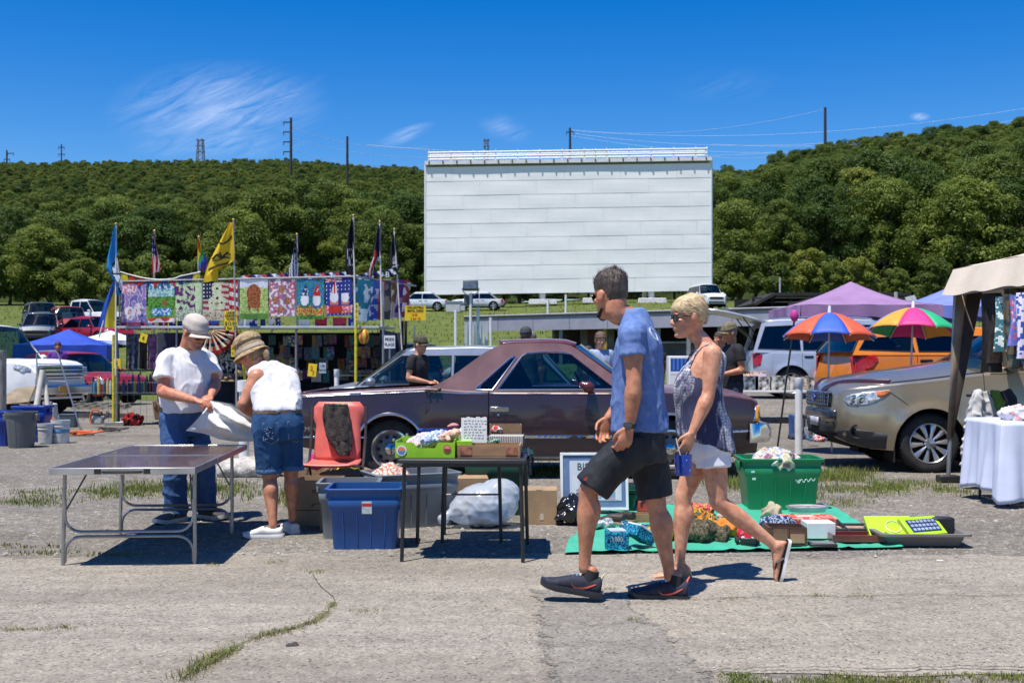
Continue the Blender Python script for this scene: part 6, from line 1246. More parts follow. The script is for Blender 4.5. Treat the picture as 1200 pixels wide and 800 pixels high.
def generic(kind,L_,W_,hgt,col,wheel_style='far',glass_=None,mt_=.1,hatch=0,roof_mat=None,Q=.42,belt=0):
 h=hgt;z_b={'suv':.60,'sedan':.61,'wagon':.58,'pickup':.58,'van':.56}[kind]*h;hl={'suv':.60,'sedan':.58,'wagon':.52,'pickup':.57,'van':.55}[kind]*h;X=lambda t:(t-.5)*L_
 if belt:
  z_b,hl=belt*h,(belt-.06)*h
 rear={'suv':.01,'sedan':.12,'wagon':.02,'pickup':.38,'van':.01}[kind];rtop={'suv':.055,'sedan':.27,'wagon':.13,'pickup':.40,'van':.04}[kind];wt={'suv':.60,'sedan':.60,'wagon':.62,'pickup':.62,'van':.64}[kind];wb={'suv':.725,'sedan':.74,'wagon':.80,'pickup':.74,'van':.78}[kind];zr=h-.03;p=paint('paint_%s_%d_%d_%d'%(kind,*(int(c*999)for c in col)),col,mt_,Q,.35);tail=z_b*.96
 out=[(X(rear),z_b-.03),(X(rtop),zr-.05),(X(rtop+.05),zr),(X((rtop+wt)/2),h),(X(wt-.04),zr+.005),(X(wt),zr-.03),(X(wb),z_b-.03)];zt,zl=zr-.09,z_b+.02;m1=rtop+(wt-rtop)*(.34 if kind in('suv','wagon','van')else .0);m2=rtop+(wt-rtop)*.66 if kind in('suv','wagon','van')else(rtop+wt)/2+.02
 def edge(ax,az,bx,bz,z):
  return ax+(bx-ax)*(z-az)/(bz-az)
 xr_lo=edge(X(rear),z_b,X(rtop),zr,zl)+.10;xr_hi=edge(X(rear),z_b,X(rtop),zr,zt)+.10;xf_lo=edge(X(wb),z_b,X(wt),zr,zl)-.08;xf_hi=edge(X(wb),z_b,X(wt),zr,zt)-.07;wins=[]
 if kind in('suv','wagon','van'):
  wins.append([(xr_lo,zl+.03),(X(m1)-.03,zl),(X(m1)-.05,zt),(xr_hi,zt-.03)]);wins.append([(X(m1)+.03,zl),(X(m2)-.025,zl),(X(m2)-.035,zt),(X(m1)+.02,zt)])
 else:
  wins.append([(xr_lo,zl),(X(m2)-.025,zl),(X(m2)-.035,zt),(xr_hi,zt)])
 wins.append([(X(m2)+.025,zl),(xf_lo,zl),(xf_hi,zt),(X(m2)+.015,zt)])
 sp=dict(W=W_,paint=p,step=.14,top=[(X(0),z_b*.72),(X(.006),tail),(X(.03),z_b),(X(wb-.04),z_b),(X(wb+.03),z_b-.02),(X(.92),hl-.02),(X(.975),hl-.10),(X(1),hl-.28)],bot=[(X(0),.40),(X(.06),.28),(X(.94),.27),(X(1),.36)],half=[(X(0),.86),(X(.02),.94),(X(.08),1),(X(.90),1),(X(.96),.92),(X(1),.74)],crown=[(X(.3),.02),(X(wb),.06),(X(.95),.06),(X(1),.03)],sh=.05,wr=.335 if kind!='pickup' else .36,ar=.39 if kind!='pickup' else .42,wheels=[X(.19),X(.81)],wheel=wheel_style,open=[(X(rear+.02),X(wb))],cabin=(X(rear+.03),X(wb)),seats=[X(m2)],dash=X(wb-.03),flare=.015,doors=[(X(m2+.004),X(wb-.035)),(X(m1 if kind!='sedan' else .36),X(m2+.002))]if kind!='pickup' else[(X(m2-.1),X(wb-.03))],handle_at={0:(X(m2)+.14,z_b-.12),1:(X(m1 if kind!='sedan' else .36)+.14,z_b-.11)}if kind!='pickup' else{},green=dict(zb=z_b,zr=zr,yb=.94,yr=.76,outline=out,windows=wins,glass=glass_ or GLASS_DARK,roof_mat=roof_mat,roof=[(X(rtop+.02),zr-.02),(X(rtop+.06),zr+.003),(X((rtop+wt)/2),h+.004),(X(wt-.04),zr+.008),(X(wt),zr-.03)],ws=((X(wb-.012),z_b+.01),(X(wt+.003),zr-.03),.12),ws_glass=GLASS,wtrim=TRIM,wtrim_r=.008))
 if not roof_mat:
  sp['green'].pop('roof_mat')
 if kind=='pickup':
  sp['rails']=1;sp['open']=[(X(.03),X(wb))]
 if not hatch:
  sp['green']['rw']=((X(rear)+.01,z_b+.01),(X(rtop),zr-.04),-.04)
 sp['_']=(X,z_b,hl,zr);return sp
def far_car(name,lb,loc,rz,sp,gp_=None,plate=None,extra=None):
 ro,ys,patch=car(name,lb,'car',loc,rz,sp,gp_);X,z_b,hl,zr=sp['_'];patch('headlight',[(X(.925),hl-.20),(X(.915),hl-.10),(X(.955),hl-.08),(X(.985),hl-.18),(X(.985),hl-.26),(X(.95),hl-.24)],LENS,.008,.02);patch('taillight',[(X(.012),z_b-.34),(X(.008),z_b-.06),(X(.035),z_b-.03),(X(.055),z_b-.08),(X(.045),z_b-.30)],TAIL,.010,.02);W=sp['W']/2;MB().box((X(1)-.005,0,hl-.34),(.05,W*1.15,.16)).B('grille',UNDER,ro,bv=.015)
 MB().box((X(1)-.02,0,.47),(.08,W*1.3,.12)).B('bumper_intake',TRIM,ro,bv=.02);MB().box((X(0)-.005,0,.50),(.06,W*1.6,.16)).B('rear_bumper',TRIM,ro,bv=.02)
 if plate:
  MB().box((X(1)+.03,0,.50),(.012,.32,.15)).B('licence_plate',M('plate_%d'%(plate[0]*100),plate,Q=.4,var=.1),ro);MB().box((X(0)-.04,0,.78),(.012,.32,.15)).B('licence_plate',M('plate_%d'%(plate[0]*100),plate,Q=.4,var=.1),ro)
 for s in(-1,1):
  xx=X(.5)+(sp['open'][0][1]-X(.5))*.80;mb=MB().limb([(xx,s*(W-.06),z_b+.03),(xx,s*(W+.08),z_b+.08),(xx,s*(W+.13),z_b+.08)],[.05,.085,.07],10,3,.7);mb.B('mirror',sp['paint'],ro)
 return ro,ys,patch
def place(px,d):
 x=(px-CX)/F*d;return V((x,d,zg(x,d)))
def cars():
 sp=generic('wagon',4.6,1.78,1.46,(.36,.39,.44),mt_=.7,glass_=GLASS);p=place(518,19.4);far_car('hatchback','silver blue hatchback with sloping roof parked nose left behind the purple car',(p.x,p.y,p.z),pi,sp);sp=generic('suv',4.4,1.78,1.68,(.012,.035,.055),glass_=GLASS_DARK);p=place(478,35);far_car('suv','dark teal car mostly hidden behind the silver hatchback',(p.x,p.y,p.z),R(100),sp)
 sp=generic('suv',4.5,1.8,1.70,(.52,.54,.58),mt_=.6,hatch=1);p=place(875,25);r,ys,patch=far_car('suv','silver suv with its tailgate raised behind the man in black',(p.x+2.25,p.y,p.z),R(-4),sp);X,z_b,hl,zr=sp['_'];mb=MB().grid(lambda u,v:V((X(.07)-1.25*v,(u-.5)*1.35*(1+.1*v),zr-.02+.42*v-.15*v*v)),8,6);t=mb.B('tailgate',sp['paint'],r,so_=.05)
 MB().grid(lambda u,v:V((X(.07)-.12-.75*v,(u-.5)*1.15,zr+.035+.28*v)),4,4).B('tailgate_glass',GLASS_DARK,t)
 for y in(-.55,.55):
  MB().tube([(X(.06),y,z_b+.2),(X(-.03),y*.98,zr+.1)],.014,6).B('gas_strut',TRIM,r)
 for s in(-1,1):
  MB().tube([(X(.10),s*.58,zr+.04),(X(.2),s*.6,zr+.09),(X(.5),s*.6,zr+.09),(X(.58),s*.58,zr+.05)],.02,6).B('roof_rail',CHROME,r)
 sp=generic('suv',4.4,1.8,1.70,(.66,.19,.012),mt_=.0,Q=.25,belt=.775);p=place(950,19.5);r,ys,patch=far_car('suv','bright orange suv parked behind the two umbrellas',(p.x+2.15,p.y-1.2,.06),R(4),sp,plate=(.55,.35,.05));X,z_b,hl,zr=sp['_'];patch('taillight_wrap',[(X(.02),z_b-.32),(X(.02),z_b-.06),(X(.09),z_b-.02),(X(.10),z_b-.10),(X(.06),z_b-.30)],TAIL,.016,.02)
 sp=generic('suv',5.3,2.02,2.06,(.74,.74,.73),mt_=.0,glass_=GLASS);p=V((-12.75,27.1,0));r,ys,patch=far_car('suv','white suv with chrome grille and orange plate at the left edge',(p.x,p.y,p.z),R(-24),sp,plate=(.60,.30,.03));X,z_b,hl,zr=sp['_'];MB().box((X(1)+.015,0,hl-.26),(.06,1.35,.30)).B('grille_surround',CHROME,r,bv=.02)
 for i in range(3):
  MB().box((X(1)+.05,0,hl-.35+.09*i),(.03,1.2,.035)).B('grille_bar',TRIM,r,sm_=0)
 for y in(-.62,.62):
  MB().box((X(1)+.045,y,hl-.26),(.03,.26,.22)).B('headlight',LENS,r,bv=.01)
 MB().box((X(1)+.06,0,.56),(.12,1.8,.20)).B('front_bumper',CHROME,r,bv=.03);MB().box((X(1)+.13,0,.58),(.012,.32,.15)).B('licence_plate',M('plate_60',(.60,.30,.03),Q=.4,var=.1),r);sp=generic('sedan',4.5,1.8,1.42,(.34,.018,.035),mt_=.3);p=place(84,32.0);far_car('sedan','dark red sedan parked in front of the blue canopy',(p.x,p.y,p.z),R(-28),sp);sp=generic('sedan',4.4,1.76,1.42,(.55,.58,.62),mt_=.4);p=place(290,29)
 far_car('sedan','pale sedan parked behind the flag stall',(p.x,p.y,p.z),R(160),sp)
 for(px,d,rz,kind,L_,W_,h,col,lab)in[(50,58,-75,'suv',4.5,1.8,1.62,(.012,.030,.060),'dark blue suv parked on the grass facing the lot, leftmost of the row'),(80,62,-62,'suv',4.3,1.75,1.75,(.30,.030,.030),'boxy red suv parked on the grass beside the dark blue suv'),(112,58,-35,'sedan',4.6,1.8,1.45,(.30,.012,.030),'red sedan parked on the grass beside the hanging flags'),(48,70,-60,'suv',4.4,1.8,1.6,(.08,.09,.10),'grey car parked behind the dark blue suv on the slope'),(102,69,-20,'pickup',5.3,1.9,1.8,(.68,.68,.68),'white pickup truck parked behind the red suv on the slope'),(493,90,178,'sedan',4.5,1.78,1.45,(.60,.62,.66),'silver white car parked below the left end of the screen'),(560,91,175,'sedan',4.3,1.75,1.42,(.50,.52,.55),'pale car parked behind the floodlight pole under the screen'),(828,84,-80,'suv',4.2,1.8,1.85,(.72,.72,.72),'white square jeep parked at the right foot of the screen'),(578,36,80,'suv',4.4,1.78,1.5,(.55,.58,.62),'pale blue white car parked beyond the motorcycles by the snack bar')]:
  sp=generic(kind,L_,W_,h,col,glass_=GLASS_DARK);p=place(px,d);far_car(kind if kind!='pickup' else 'pickup_truck',lab,(p.x,p.y,p.z),R(rz),sp,'cars parked on the grass slope' if d>50 else None)
cars()
# ================================================================ STALL GOODS IN THE FOREGROUND
PLASTIC=dict(Q=.38,var=.05,vs=4,spec=.5)
CARD=M('cardboard',(.36,.235,.13),Q=.9,var=.10,vs=5,bu_=.1,bs=90)
CARD2=M('cardboard_dark',(.27,.17,.09),Q=.9,var=.12,vs=5,bu_=.1,bs=90)
WHI=M('white_paint',(.74,.74,.72),Q=.5,var=.06,vs=4)
STL=M('grey_tube',(.33,.32,.31),Q=.35,mt_=.7,var=.12)
BLM=M('black_metal',(.018,.018,.019),Q=.45,var=.1)
PRINT=print_mat('printed_cloth',.8,.0)
FLAGM=print_mat('flag_cloth',.75,.30)
INK=M('ink_black',(.015,.014,.014),Q=.7,var=0)
def cru(seed,amp=.02,s=9,ridge=1):
 def f(c,n_):
  v=noise.noise(V((c.x*s+seed,c.y*s,c.z*s)));w=noise.noise(V((c.x*s*2.4+seed,c.y*s*2.4+4,c.z*s*2.4)));return amp*(max(.0,1-abs(v)*3.0)**1.3*1.3-.35+w*.55)if ridge else amp*(v+w*.5)
 return f
def heap(name,c,size,mat,pr_=None,seed=1,n=9,vox=.012,amp=.018,lb=None,cat=None,gp_=None,s=11):
 rg=random.Random(seed);mb=MB();c=V(c)
 for i in range(n):
  a=rg.uniform(0,6.28);r=sqrt(rg.random())*.62;x,y=cos(a)*r*size[0]/2,sin(a)*r*size[1]/2;h=size[2]*(1-.45*r)*rg.uniform(.7,1.05);mb.ell((x,y,h*.46),(size[0]*rg.uniform(.18,.30),size[1]*rg.uniform(.2,.32),h*.54),rotz(rg.uniform(0,3)))
 mb.box((0,0,size[2]*.15),(size[0]*.7,size[1]*.6,size[2]*.3));o=mb.remesh(name,mat,pr_,vox,2,cru(seed*3.1,amp,s))
 if pr_ is None:
  o.location=c;tag(o,lb,cat,gp_)
 else:
  o.data.transform(Matrix.Translation(c))
 return o
def Pt(name,cols,scale=14,kind='noise',Q=.85,st_=(1,1,1)):
 if name in MATS:
  return MATS[name]
 m=bpy.data.materials.new(name);m.use_nodes=1;t=m.node_tree;b=t.nodes['Principled BSDF'];b.inputs['Roughness'].default_value=Q;b.inputs['Specular IOR Level'].default_value=.2;tc=t.nodes.new('ShaderNodeTexCoord');mp=t.nodes.new('ShaderNodeMapping');mp.inputs['Scale'].default_value=st_;t.links.new(tc.outputs['Object'],mp.inputs[0])
 if kind=='noise':
  n=t.nodes.new('ShaderNodeTexNoise');n.inputs['Scale'].default_value=scale;n.inputs['Detail'].default_value=2.5;src=n.outputs[0]
 elif kind=='stripe':
  n=t.nodes.new('ShaderNodeTexWave');n.inputs['Scale'].default_value=scale;n.inputs['Distortion'].default_value=.4;src=n.outputs[0]
 else:
  n=t.nodes.new('ShaderNodeTexVoronoi');n.inputs['Scale'].default_value=scale;src=n.outputs['Color']
 t.links.new(mp.outputs[0],n.inputs['Vector']);r=t.nodes.new('ShaderNodeValToRGB');r.color_ramp.interpolation='CONSTANT';lo,hi=(.32,.68)if kind=='noise' else(.0,1.0)
 while len(r.color_ramp.elements)<len(cols):
  r.color_ramp.elements.new(.5)
 for i,(e,c)in enumerate(zip(r.color_ramp.elements,cols)):
  e.position=lo+(hi-lo)*i/len(cols)if i else 0;e.color=(*c,1)
 t.links.new(src,r.inputs[0]);t.links.new(r.outputs[0],b.inputs['Base Color']);MATS[name]=m;return m
def obox(name,c,size,mat,pr_,rz=.0,t=.008,flaps=.0,bv=.0,inner=None,lb=None):
 w,d,h=size;m=rotz(rz);c=V(c);mb=MB();mb.box(c+m@V((0,0,t/2)),(w,d,t),m);mb.box(c+m@V((0,-d/2+t/2,h/2+.001)),(w,t,h-t),m);mb.box(c+m@V((0,d/2-t/2,h/2+.001)),(w,t,h-t),m);mb.box(c+m@V((-w/2+t/2,0,h/2+.001)),(t,d-2*t-.001,h-t),m);mb.box(c+m@V((w/2-t/2,0,h/2+.001)),(t,d-2*t-.001,h-t),m)
 if flaps:
  for sx,ang in((-1,.5),(1,.35)):
   mb.box(c+m@V((sx*(w/2+flaps/2*cos(ang)),0,h-flaps/2*sin(ang)*.6)),(flaps,d*.98,t*.7),m@ry(sx*ang))
  mb.box(c+m@V((0,-d/2-flaps*.4,h-flaps*.25)),(w*.98,flaps,t*.7),m@rx(.55))
 return mb.B(name,mat,pr_,sm_=0,bv=bv,lb=lb)
def tote(name,lb,c,size,mat,rz=.0,t=.006,cat='storage bin',gp_=None,sticker=0,content=None):
 w,d,h=size;ro=Th(name,lb,cat,c,rz,gp_,w_=0)
 def rect(z,k,g=.0,r=.035):
  pts=[]
  for(sx,sy)in((1,-1),(1,1),(-1,1),(-1,-1)):
   for a in range(4):
    an=atan2(sy,sx)-R(45)+R(90)*a/3;pts.append(V((sx*(w*k/2+g-r)+r*cos(an),sy*(d*k/2+g-r)+r*sin(an),z)))
  return pts
 kb=.86;prof=[(.0,kb,0),(h*.62,kb+(1-kb)*.55,0),(h*.66,kb+(1-kb)*.6,.010),(h*.80,kb+(1-kb)*.75,.012),(h*.83,kb+(1-kb)*.8,.002),(h*.93,.985,.002),(h*.94,.985,.020),(h*.99,1.0,.022),(h,1.0,.018),(h,1.0,-.004),(h*.5,kb+(1-kb)*.5,-t),(t,kb,-t)];mb=MB().rings([rect(z,k,g)for z,k,g in prof]);body=mb.B('body',mat,ro,ang=50);mb=MB()
 for sx in(-1,1):
  mb.box((sx*(w/2+.020),0,h*.86),(.02,d*.34,.055));mb.B('handle',mat,body,bv=.006);mb=MB()
 for x in(-.30,-.1,.1,.30):
  MB().tube([(x*w*.9,-d/2*(kb+.004)-.002,.02),(x*w*.98,-d/2*(kb+(1-kb)*.52)-.003,h*.60)],.0045,6).B('rib',mat,body)
 if sticker:
  q=MB();y0=-d/2-.012;q.box((.02,-d/2*.955-.012,h*.69),(.068,.003,.085),rx(.09));s=q.B('sticker',M('sticker_white',(.55,.62,.62),Q=.5,var=.1,vs=50),body);MB().box((.02,-d/2*.955-.0145,h*.735),(.066,.002,.022),rx(.09)).B('sticker_band',M('sticker_red',(.55,.04,.05),Q=.5,var=.1),body)
 return ro
def suitcase_table():
 c=V((-2.47,7.98,0));a=R(3.4);m=rotz(a);ro=Th('folding_table','brown topped folding table with metal edge and looped tube legs, empty','table',c,a,w_=0);w,l,h=.88,1.86,.63;wood=M('table_laminate',(.115,.072,.060),Q=.24,var=0,col2=(.070,.042,.036),vs=3.0,st_=(6,.7,1),co_=.35,detail=7);alu=M('aluminium_edge',(.52,.50,.48),Q=.35,mt_=.85,var=.1)
 for s in(-1,1):
  MB().box((0,s*l/4,h-.012),(w-.012,l/2-.006,.022)).B('table_leaf',wood,ro,bv=.004);mb=MB()
  for sx in(-1,1):
   mb.box((sx*(w/2),s*l/4,h-.018),(.010,l/2-.004,.042))
  mb.box((0,s*l/2,h-.018),(w+.010,.010,.042));mb.B('edge_trim',alu,ro,bv=.003)
 MB().box((0,0,h-.004),(w-.02,.012,.014)).B('hinge_strip',alu,ro);mb=MB();mb.tube([(-.12,-l/2-.006,h-.022),(-.10,-l/2-.022,h-.022),(.10,-l/2-.022,h-.022),(.12,-l/2-.006,h-.022)],.008,8);mb.box((-.15,-l/2-.007,h-.02),(.04,.006,.03));mb.box((.15,-l/2-.007,h-.02),(.04,.006,.03));mb.B('carry_handle',BLM,ro)
 for y in(.15,-.20):
  MB().box((w/2+.007,y,h-.02),(.008,.05,.030)).B('latch',STL,ro)
 for y in(-l/2+.17,l/2-.42):
  for sx in(-1,1):
   MB().tube([(sx*(w/2-.035),y,h-.03),(sx*(w/2-.03),y-.02,.0)],.0125,10).B('leg',STL,ro)
  xw=w/2-.04
  def loop(z0,z1,dy):
   pts=[(-xw,y+dy,z1)]
   for k in range(6):
    t=pi/2*k/5;pts.append((-xw+.10*(1-cos(t)),y+dy,z0+(z1-z0)*.0+(.10*(1-sin(t)))*(1 if z1>z0 else-1)))
   pts2=[(-p[0],p[1],p[2])for p in reversed(pts)];return pts+pts2
  MB().tube(loop(.215,.42,-.012),.010,8).B('brace_loop',STL,ro);MB().tube(loop(.185,.02,-.014),.010,8).B('brace_loop',STL,ro)
  for sx in(-1,1):
   MB().tube([(sx*(w/2-.05),y-.01,.36),(sx*(w/2-.12),y+(.25 if y<0 else-.25),h-.03)],.006,6).B('stay',STL,ro)
suitcase_table()
def cloth_bundle():
 d=8.85;T_=[(247,469),(256,470.5),(270,473),(284,481),(295,489)];M_=[(236,486),(249,489),(265,495),(282,500),(296,503)];B_=[(219,504),(238,508),(256,514),(276,516.5),(296,517)]
 def row(tab,u):
  k=u*4;i=min(int(k),3);return V(tab[i]).lerp(V(tab[i+1]),k-i)
 def fn(u,v,s=1):
  a,m,b=row(T_,u),row(M_,u),row(B_,u);t=1-v;q=a*(1-t)*(1-2*t)+m*4*t*(1-t)+b*t*(2*t-1);p=P(q.x,q.y,d);ang=atan2(t,u*.8+.05);fold=sin(ang*11+2*nz((u*2,t*2,1)))*.030*min(1,(u+t)*1.2);puff=.13*sin(pi*min(1,u*.95+.03))*sin(pi*min(1,t*.85+.12));p.y+=-s*puff+fold+.015*nz((u*6,t*6,4));return p
 mb=MB().grid(lambda u,v:fn(u,v,1),46,34);mb.grid(lambda u,v:fn(u,v,-.5)+V((0,.02,0)),46,34);mb.B('cloth_bag',M('cotton_white',(.70,.69,.66),Q=.9,var=.05,vs=6),None,fix=0,lb='crumpled white cloth bag held between the two people at the brown table',cat='cloth bag')
cloth_bundle()
TZ=.665
def card_tables():
 def leg_table(lb,c,w,l,h,rz,bar):
  ro=Th('card_table',lb,'table',c,rz,w_=0);MB().box((0,0,h-.015),(w,l,.028)).B('table_top',M('table_black',(.028,.028,.032),Q=.45,var=.15),ro,bv=.006);MB().box((0,0,h-.040),(w-.05,l-.05,.022)).B('apron',BLM,ro)
  for sx in(-1,1):
   for sy in(-1,1):
    MB().tube([(sx*(w/2-.035),sy*(l/2-.035),h-.05),(sx*(w/2-.02),sy*(l/2-.02),0)],.0125,8).B('leg',BLM,ro)
  if bar:
   MB().tube([(-w/2+.03,l/2-.03,.30),(w/2-.03,l/2-.03,.30)],.008,6).B('cross_bar',STL,ro)
  return ro
 leg_table('black folding card table loaded with a green fruit box and boxes',(-.30,7.66,0),.82,.78,TZ,R(-3),0);leg_table('smaller black folding table standing just behind the loaded card table',(-.29,8.27,0),.46,.40,.645,R(1),1)
 def on(px,py,back=.0,z=TZ):
  d=(H-z)*F/(py-HY);return V(((px-CX)/F*d,d,z))
 lime=M('lime_card',(.26,.52,.015),Q=.55,var=.06,vs=8);d0=7.40;k=F/d0;x0,x1=(464-CX)/k,(534-CX)/k;w=x1-x0;cx=(x0+x1)/2;c=V((cx,d0+.15,TZ));ro=Th('produce_box','bright green cardboard fruit box full of dolls and jars','box',c,R(-2),w_=0);hh,dd=.098,.30;mb=MB();mb.prism([(-w/2,0),(w/2,0),(w/2,hh),(w*.22,hh),(w*.16,hh*.62),(-w*.12,hh*.62),(-w*.20,hh),(-w/2,hh)],'y',-dd/2,-dd/2+.006);mb.B('front_panel',lime,ro,sm_=0)
 for nm,q in(('back_panel',((0,dd/2,hh*.6),(w,.006,hh*1.2))),('side_panel',((-w/2+.003,0,hh*.55),(.006,dd-.014,hh*1.1))),('side_panel',((w/2-.003,0,hh*.60),(.006,dd-.014,hh*1.2))),('floor',((0,0,.004),(w-.014,dd-.014,.007)))):
  MB().box(*q).B(nm,lime,ro,sm_=0)
 MB().box((w/2+.055,.03,hh*.52),(.10,.22,hh*1.04)).B('side_box',lime,ro,sm_=0);f=-dd/2-.001;rot=rx(R(90))
 for(x,z,r,cols)in((-w*.395,hh*.47,.034,((.62,.66,.70),(.70,.20,.05),(.05,.20,.50))),(w*.37,hh*.60,.026,((.45,.10,.07),(.62,.30,.16),(.40,.07,.05)))):
  b=MB().lathe([(0,.003),(r,.003),(r,0)],(x,f,z),28,rot).B('round_logo',M('logo_a_%d'%(r*1000),cols[0],Q=.6,var=0),ro);MB().prism([(x+r*.72*cos(t),z+r*.72*sin(t))for t in[pi*i/14 for i in range(15)]],'y',f-.0045,f-.003).B('logo_sun',M('logo_b_%d'%(r*1000),cols[1],Q=.6,var=0),b,sm_=0)
  for i in range(3):
   ww=r*(.72-.14*i);MB().box((x,f-.004,z-r*(.16+.2*i)),(ww*2,.002,r*.09)).B('logo_stripe',M('logo_c_%d'%(r*1000),cols[2],Q=.6,var=0),b,sm_=0)
 text('SUN',.018,(-w*.395,f-.006,hh*.30),M('logo_c_34',(.05,.2,.5)),ro,name='lettering')if 0 else None;pink=M('doll_skin',(.62,.38,.27),Q=.6,var=.12,vs=20);flo=Pt('floral',[(.62,.55,.50),(.55,.25,.20),(.66,.60,.55),(.20,.30,.45),(.60,.42,.30)],40);base=c;rg=random.Random(5)
 for i,(dx,dy,ln,mt)in enumerate([(-.02,-.03,.17,flo),(.06,.02,.22,pink),(.10,-.05,.16,pink),(.13,.08,.22,flo),(-.05,.08,.16,flo),(.03,-.08,.12,Pt('blue_white',[(.55,.60,.68),(.20,.30,.52),(.62,.64,.66)],45))]):
  mb=MB();p=base+V((dx,dy,.08+.02*(i%3)));an=rg.uniform(-.5,.9);dv=V((cos(an),sin(an)*.5,.28));mb.limb([p-dv*ln*.5,p,p+dv*ln*.5],[.030,.045,.030],10,3);mb.ell(p+dv*(ln*.5+.03),(.030,.028,.032));mb.limb([p+dv*.03,p+V((.05,-.06,-.005))],[.016,.012],8,2);mb.limb([p-dv*.03,p+V((-.06,-.05,-.01))],[.016,.012],8,2);o=mb.remesh('doll',mt,None,.008,1,cru(i,.006,30))
  tag(o,['small floral stuffed doll at the left end of the green fruit box','pale cloth doll lying highest across the green fruit box','pink doll at the front right of the green fruit box','floral doll at the back right of the green fruit box','floral cloth doll at the back left of the green fruit box','little blue and white doll in the notch of the green fruit box'][i],'doll','dolls in the green fruit box')
  o.location=V(o.location)
 jar=glass('bottle_glass',(.78,.82,.80));lidm=M('tin_lid',(.45,.45,.46),Q=.35,mt_=.8,var=.1)
 for(px,py,d,r,h,nk,lab)in[(461.5,529,7.50,.022,.085,1,'tall clear bottle at the left edge of the card table'),(477,515,7.72,.024,.10,1,'clear bottle with narrow neck behind the green fruit box'),(469,520,7.66,.030,.07,0,'short clear jar behind the left end of the green box'),(487,522,7.64,.032,.085,0,'clear glass jar standing in the back of the green box'),(497,522,7.62,.028,.085,0,'second clear jar beside the dolls in the green box')]:
  b=V(((px-CX)/F*d,d,TZ));rt=Th('bottle' if nk else 'jar',lab,'bottle' if nk else 'jar',b,w_=0);prof=[(0,0),(r,0),(r*1.02,h*.6),(r*.95,h*.78),(r*.42,h*.95),(r*.38,h*1.22)]if nk else[(0,0),(r,0),(r,h*.85),(r*.85,h)];MB().lathe(prof,n=18).B('glass_body',jar,rt);zt=prof[-1][1];MB().lathe([(0,zt+.014),(prof[-1][0]*1.1,zt+.013),(prof[-1][0]*1.12,zt-.004)],n=16).B('lid',lidm,rt)
 d0=7.40;k=F/d0;x0,x1=(537-CX)/k,(611-CX)/k;wood=M('crate_wood',(.38,.225,.115),Q=.7,var=0,col2=(.26,.135,.065),vs=5,st_=(.6,3,3));rt=Th('wooden_box','shallow brown wooden box at the front right of the card table','box',V(((x0+x1)/2,d0+.14,TZ)),R(-3),w_=0);obox('tray',(0,0,0),(x1-x0,.28,.085),wood,rt,0,.012)
 for s in(-1,1):
  MB().box((s*(x1-x0)*.36,-.1415,.042),(.075,.004,.05)).B('faded_print',M('print_red_brown',(.33,.13,.07),Q=.8,var=.3,vs=30),rt,sm_=0)
 sp_=Pt('diagonal_stripe',[(.62,.60,.56),(.12,.11,.10)],26,'stripe',st_=(1,1,1));rt=Th('striped_box','box with black and white diagonal stripes behind the wooden box','box',P(594,516.5,7.78)*1.0,R(-4),w_=0);rt.location.z=TZ;MB().box((0,0,.085),(.235,.17,.07)).B('box_body',sp_,rt,bv=.003);MB().box((0,0,.024),(.20,.15,.048)).B('box_base',CARD2,rt,bv=.003)
 rt=Th('cardboard_box','small brown cardboard box topmost at the back right of the card table','box',V((rt.location.x-.01,7.98,TZ)),R(2),w_=0);obox('carton',(0,0,0),(.22,.16,.185),CARD2,rt,0,.005);heap('toy',rt.location+V((-.06,-.10,.135)),(.10,.07,.05),Pt('toy_red',[(.6,.05,.04),(.62,.58,.54),(.10,.08,.08)],30),None,7,5,.008,.006,'little red and white toy lying on the stacked boxes','toy')
 heap('scarf',V((-.13,7.58,TZ+.083)),(.13,.10,.035),Pt('green_print',[(.03,.12,.07),(.30,.42,.33),(.02,.05,.04)],40),None,8,5,.008,.006,'small dark green printed scarf lying by the white sign','scarf');d0=7.50;k=F/d0;x0,x1=(540.5-CX)/k,(570.5-CX)/k;zt,zb=H+(HY-489)/k,H+(HY-518.5)/k;rt=Th('paper_sign','white handwritten paper sign standing in the middle of the card table','sign',V(((x0+x1)/2,d0,zb)),R(-4),w_=0)
 rgp=random.Random(4);outl=[];n=26
 for i in range(n):
  outl.append((-(x1-x0)/2+(x1-x0)*i/(n-1),(zt-zb)+rgp.uniform(-.004,.006)))
 outl=[(-(x1-x0)/2,0)]+outl+[((x1-x0)/2,0)];MB().prism(outl[::-1],'y',0,.004).B('sheet',M('paper_white',(.80,.79,.76),Q=.8,var=.03),rt,sm_=0);mb=MB()
 for r_ in range(7):
  z=(zt-zb)*(.88-.115*r_);x=-(x1-x0)*.40
  while x<(x1-x0)*rgp.uniform(.25,.42):
   l=rgp.uniform(.008,.024);pts=[(x+l*t/4,-.0012,z+rgp.uniform(-.0035,.0035))for t in range(5)];mb.tube(pts,.0009,4);x+=l+.008
 mb.B('handwriting',M('pen_grey',(.12,.12,.15),Q=.8,var=0),rt);rt=tote('bin','small royal blue plastic bin at the back of the card table',V((-.50,7.93,TZ)),(.26,.20,.15),M('bin_blue',(.012,.04,.25),**PLASTIC))
 heap('clothes_pile',V((-.30,7.86,TZ)),(.30,.22,.19),Pt('blue_white_print',[(.50,.54,.60),(.12,.17,.30),(.60,.60,.60),(.25,.32,.45),(.58,.60,.62)],32),None,3,10,.010,.014,'pile of pale blue and white printed cloths at the back of the table','clothes');heap('soft_toy',V((-.42,8.04,TZ+.16)),(.10,.08,.035),M('toy_pink',(.50,.20,.17),Q=.7),None,4,5,.008,.004,'small pinkish toy lying on the blue bin','toy')
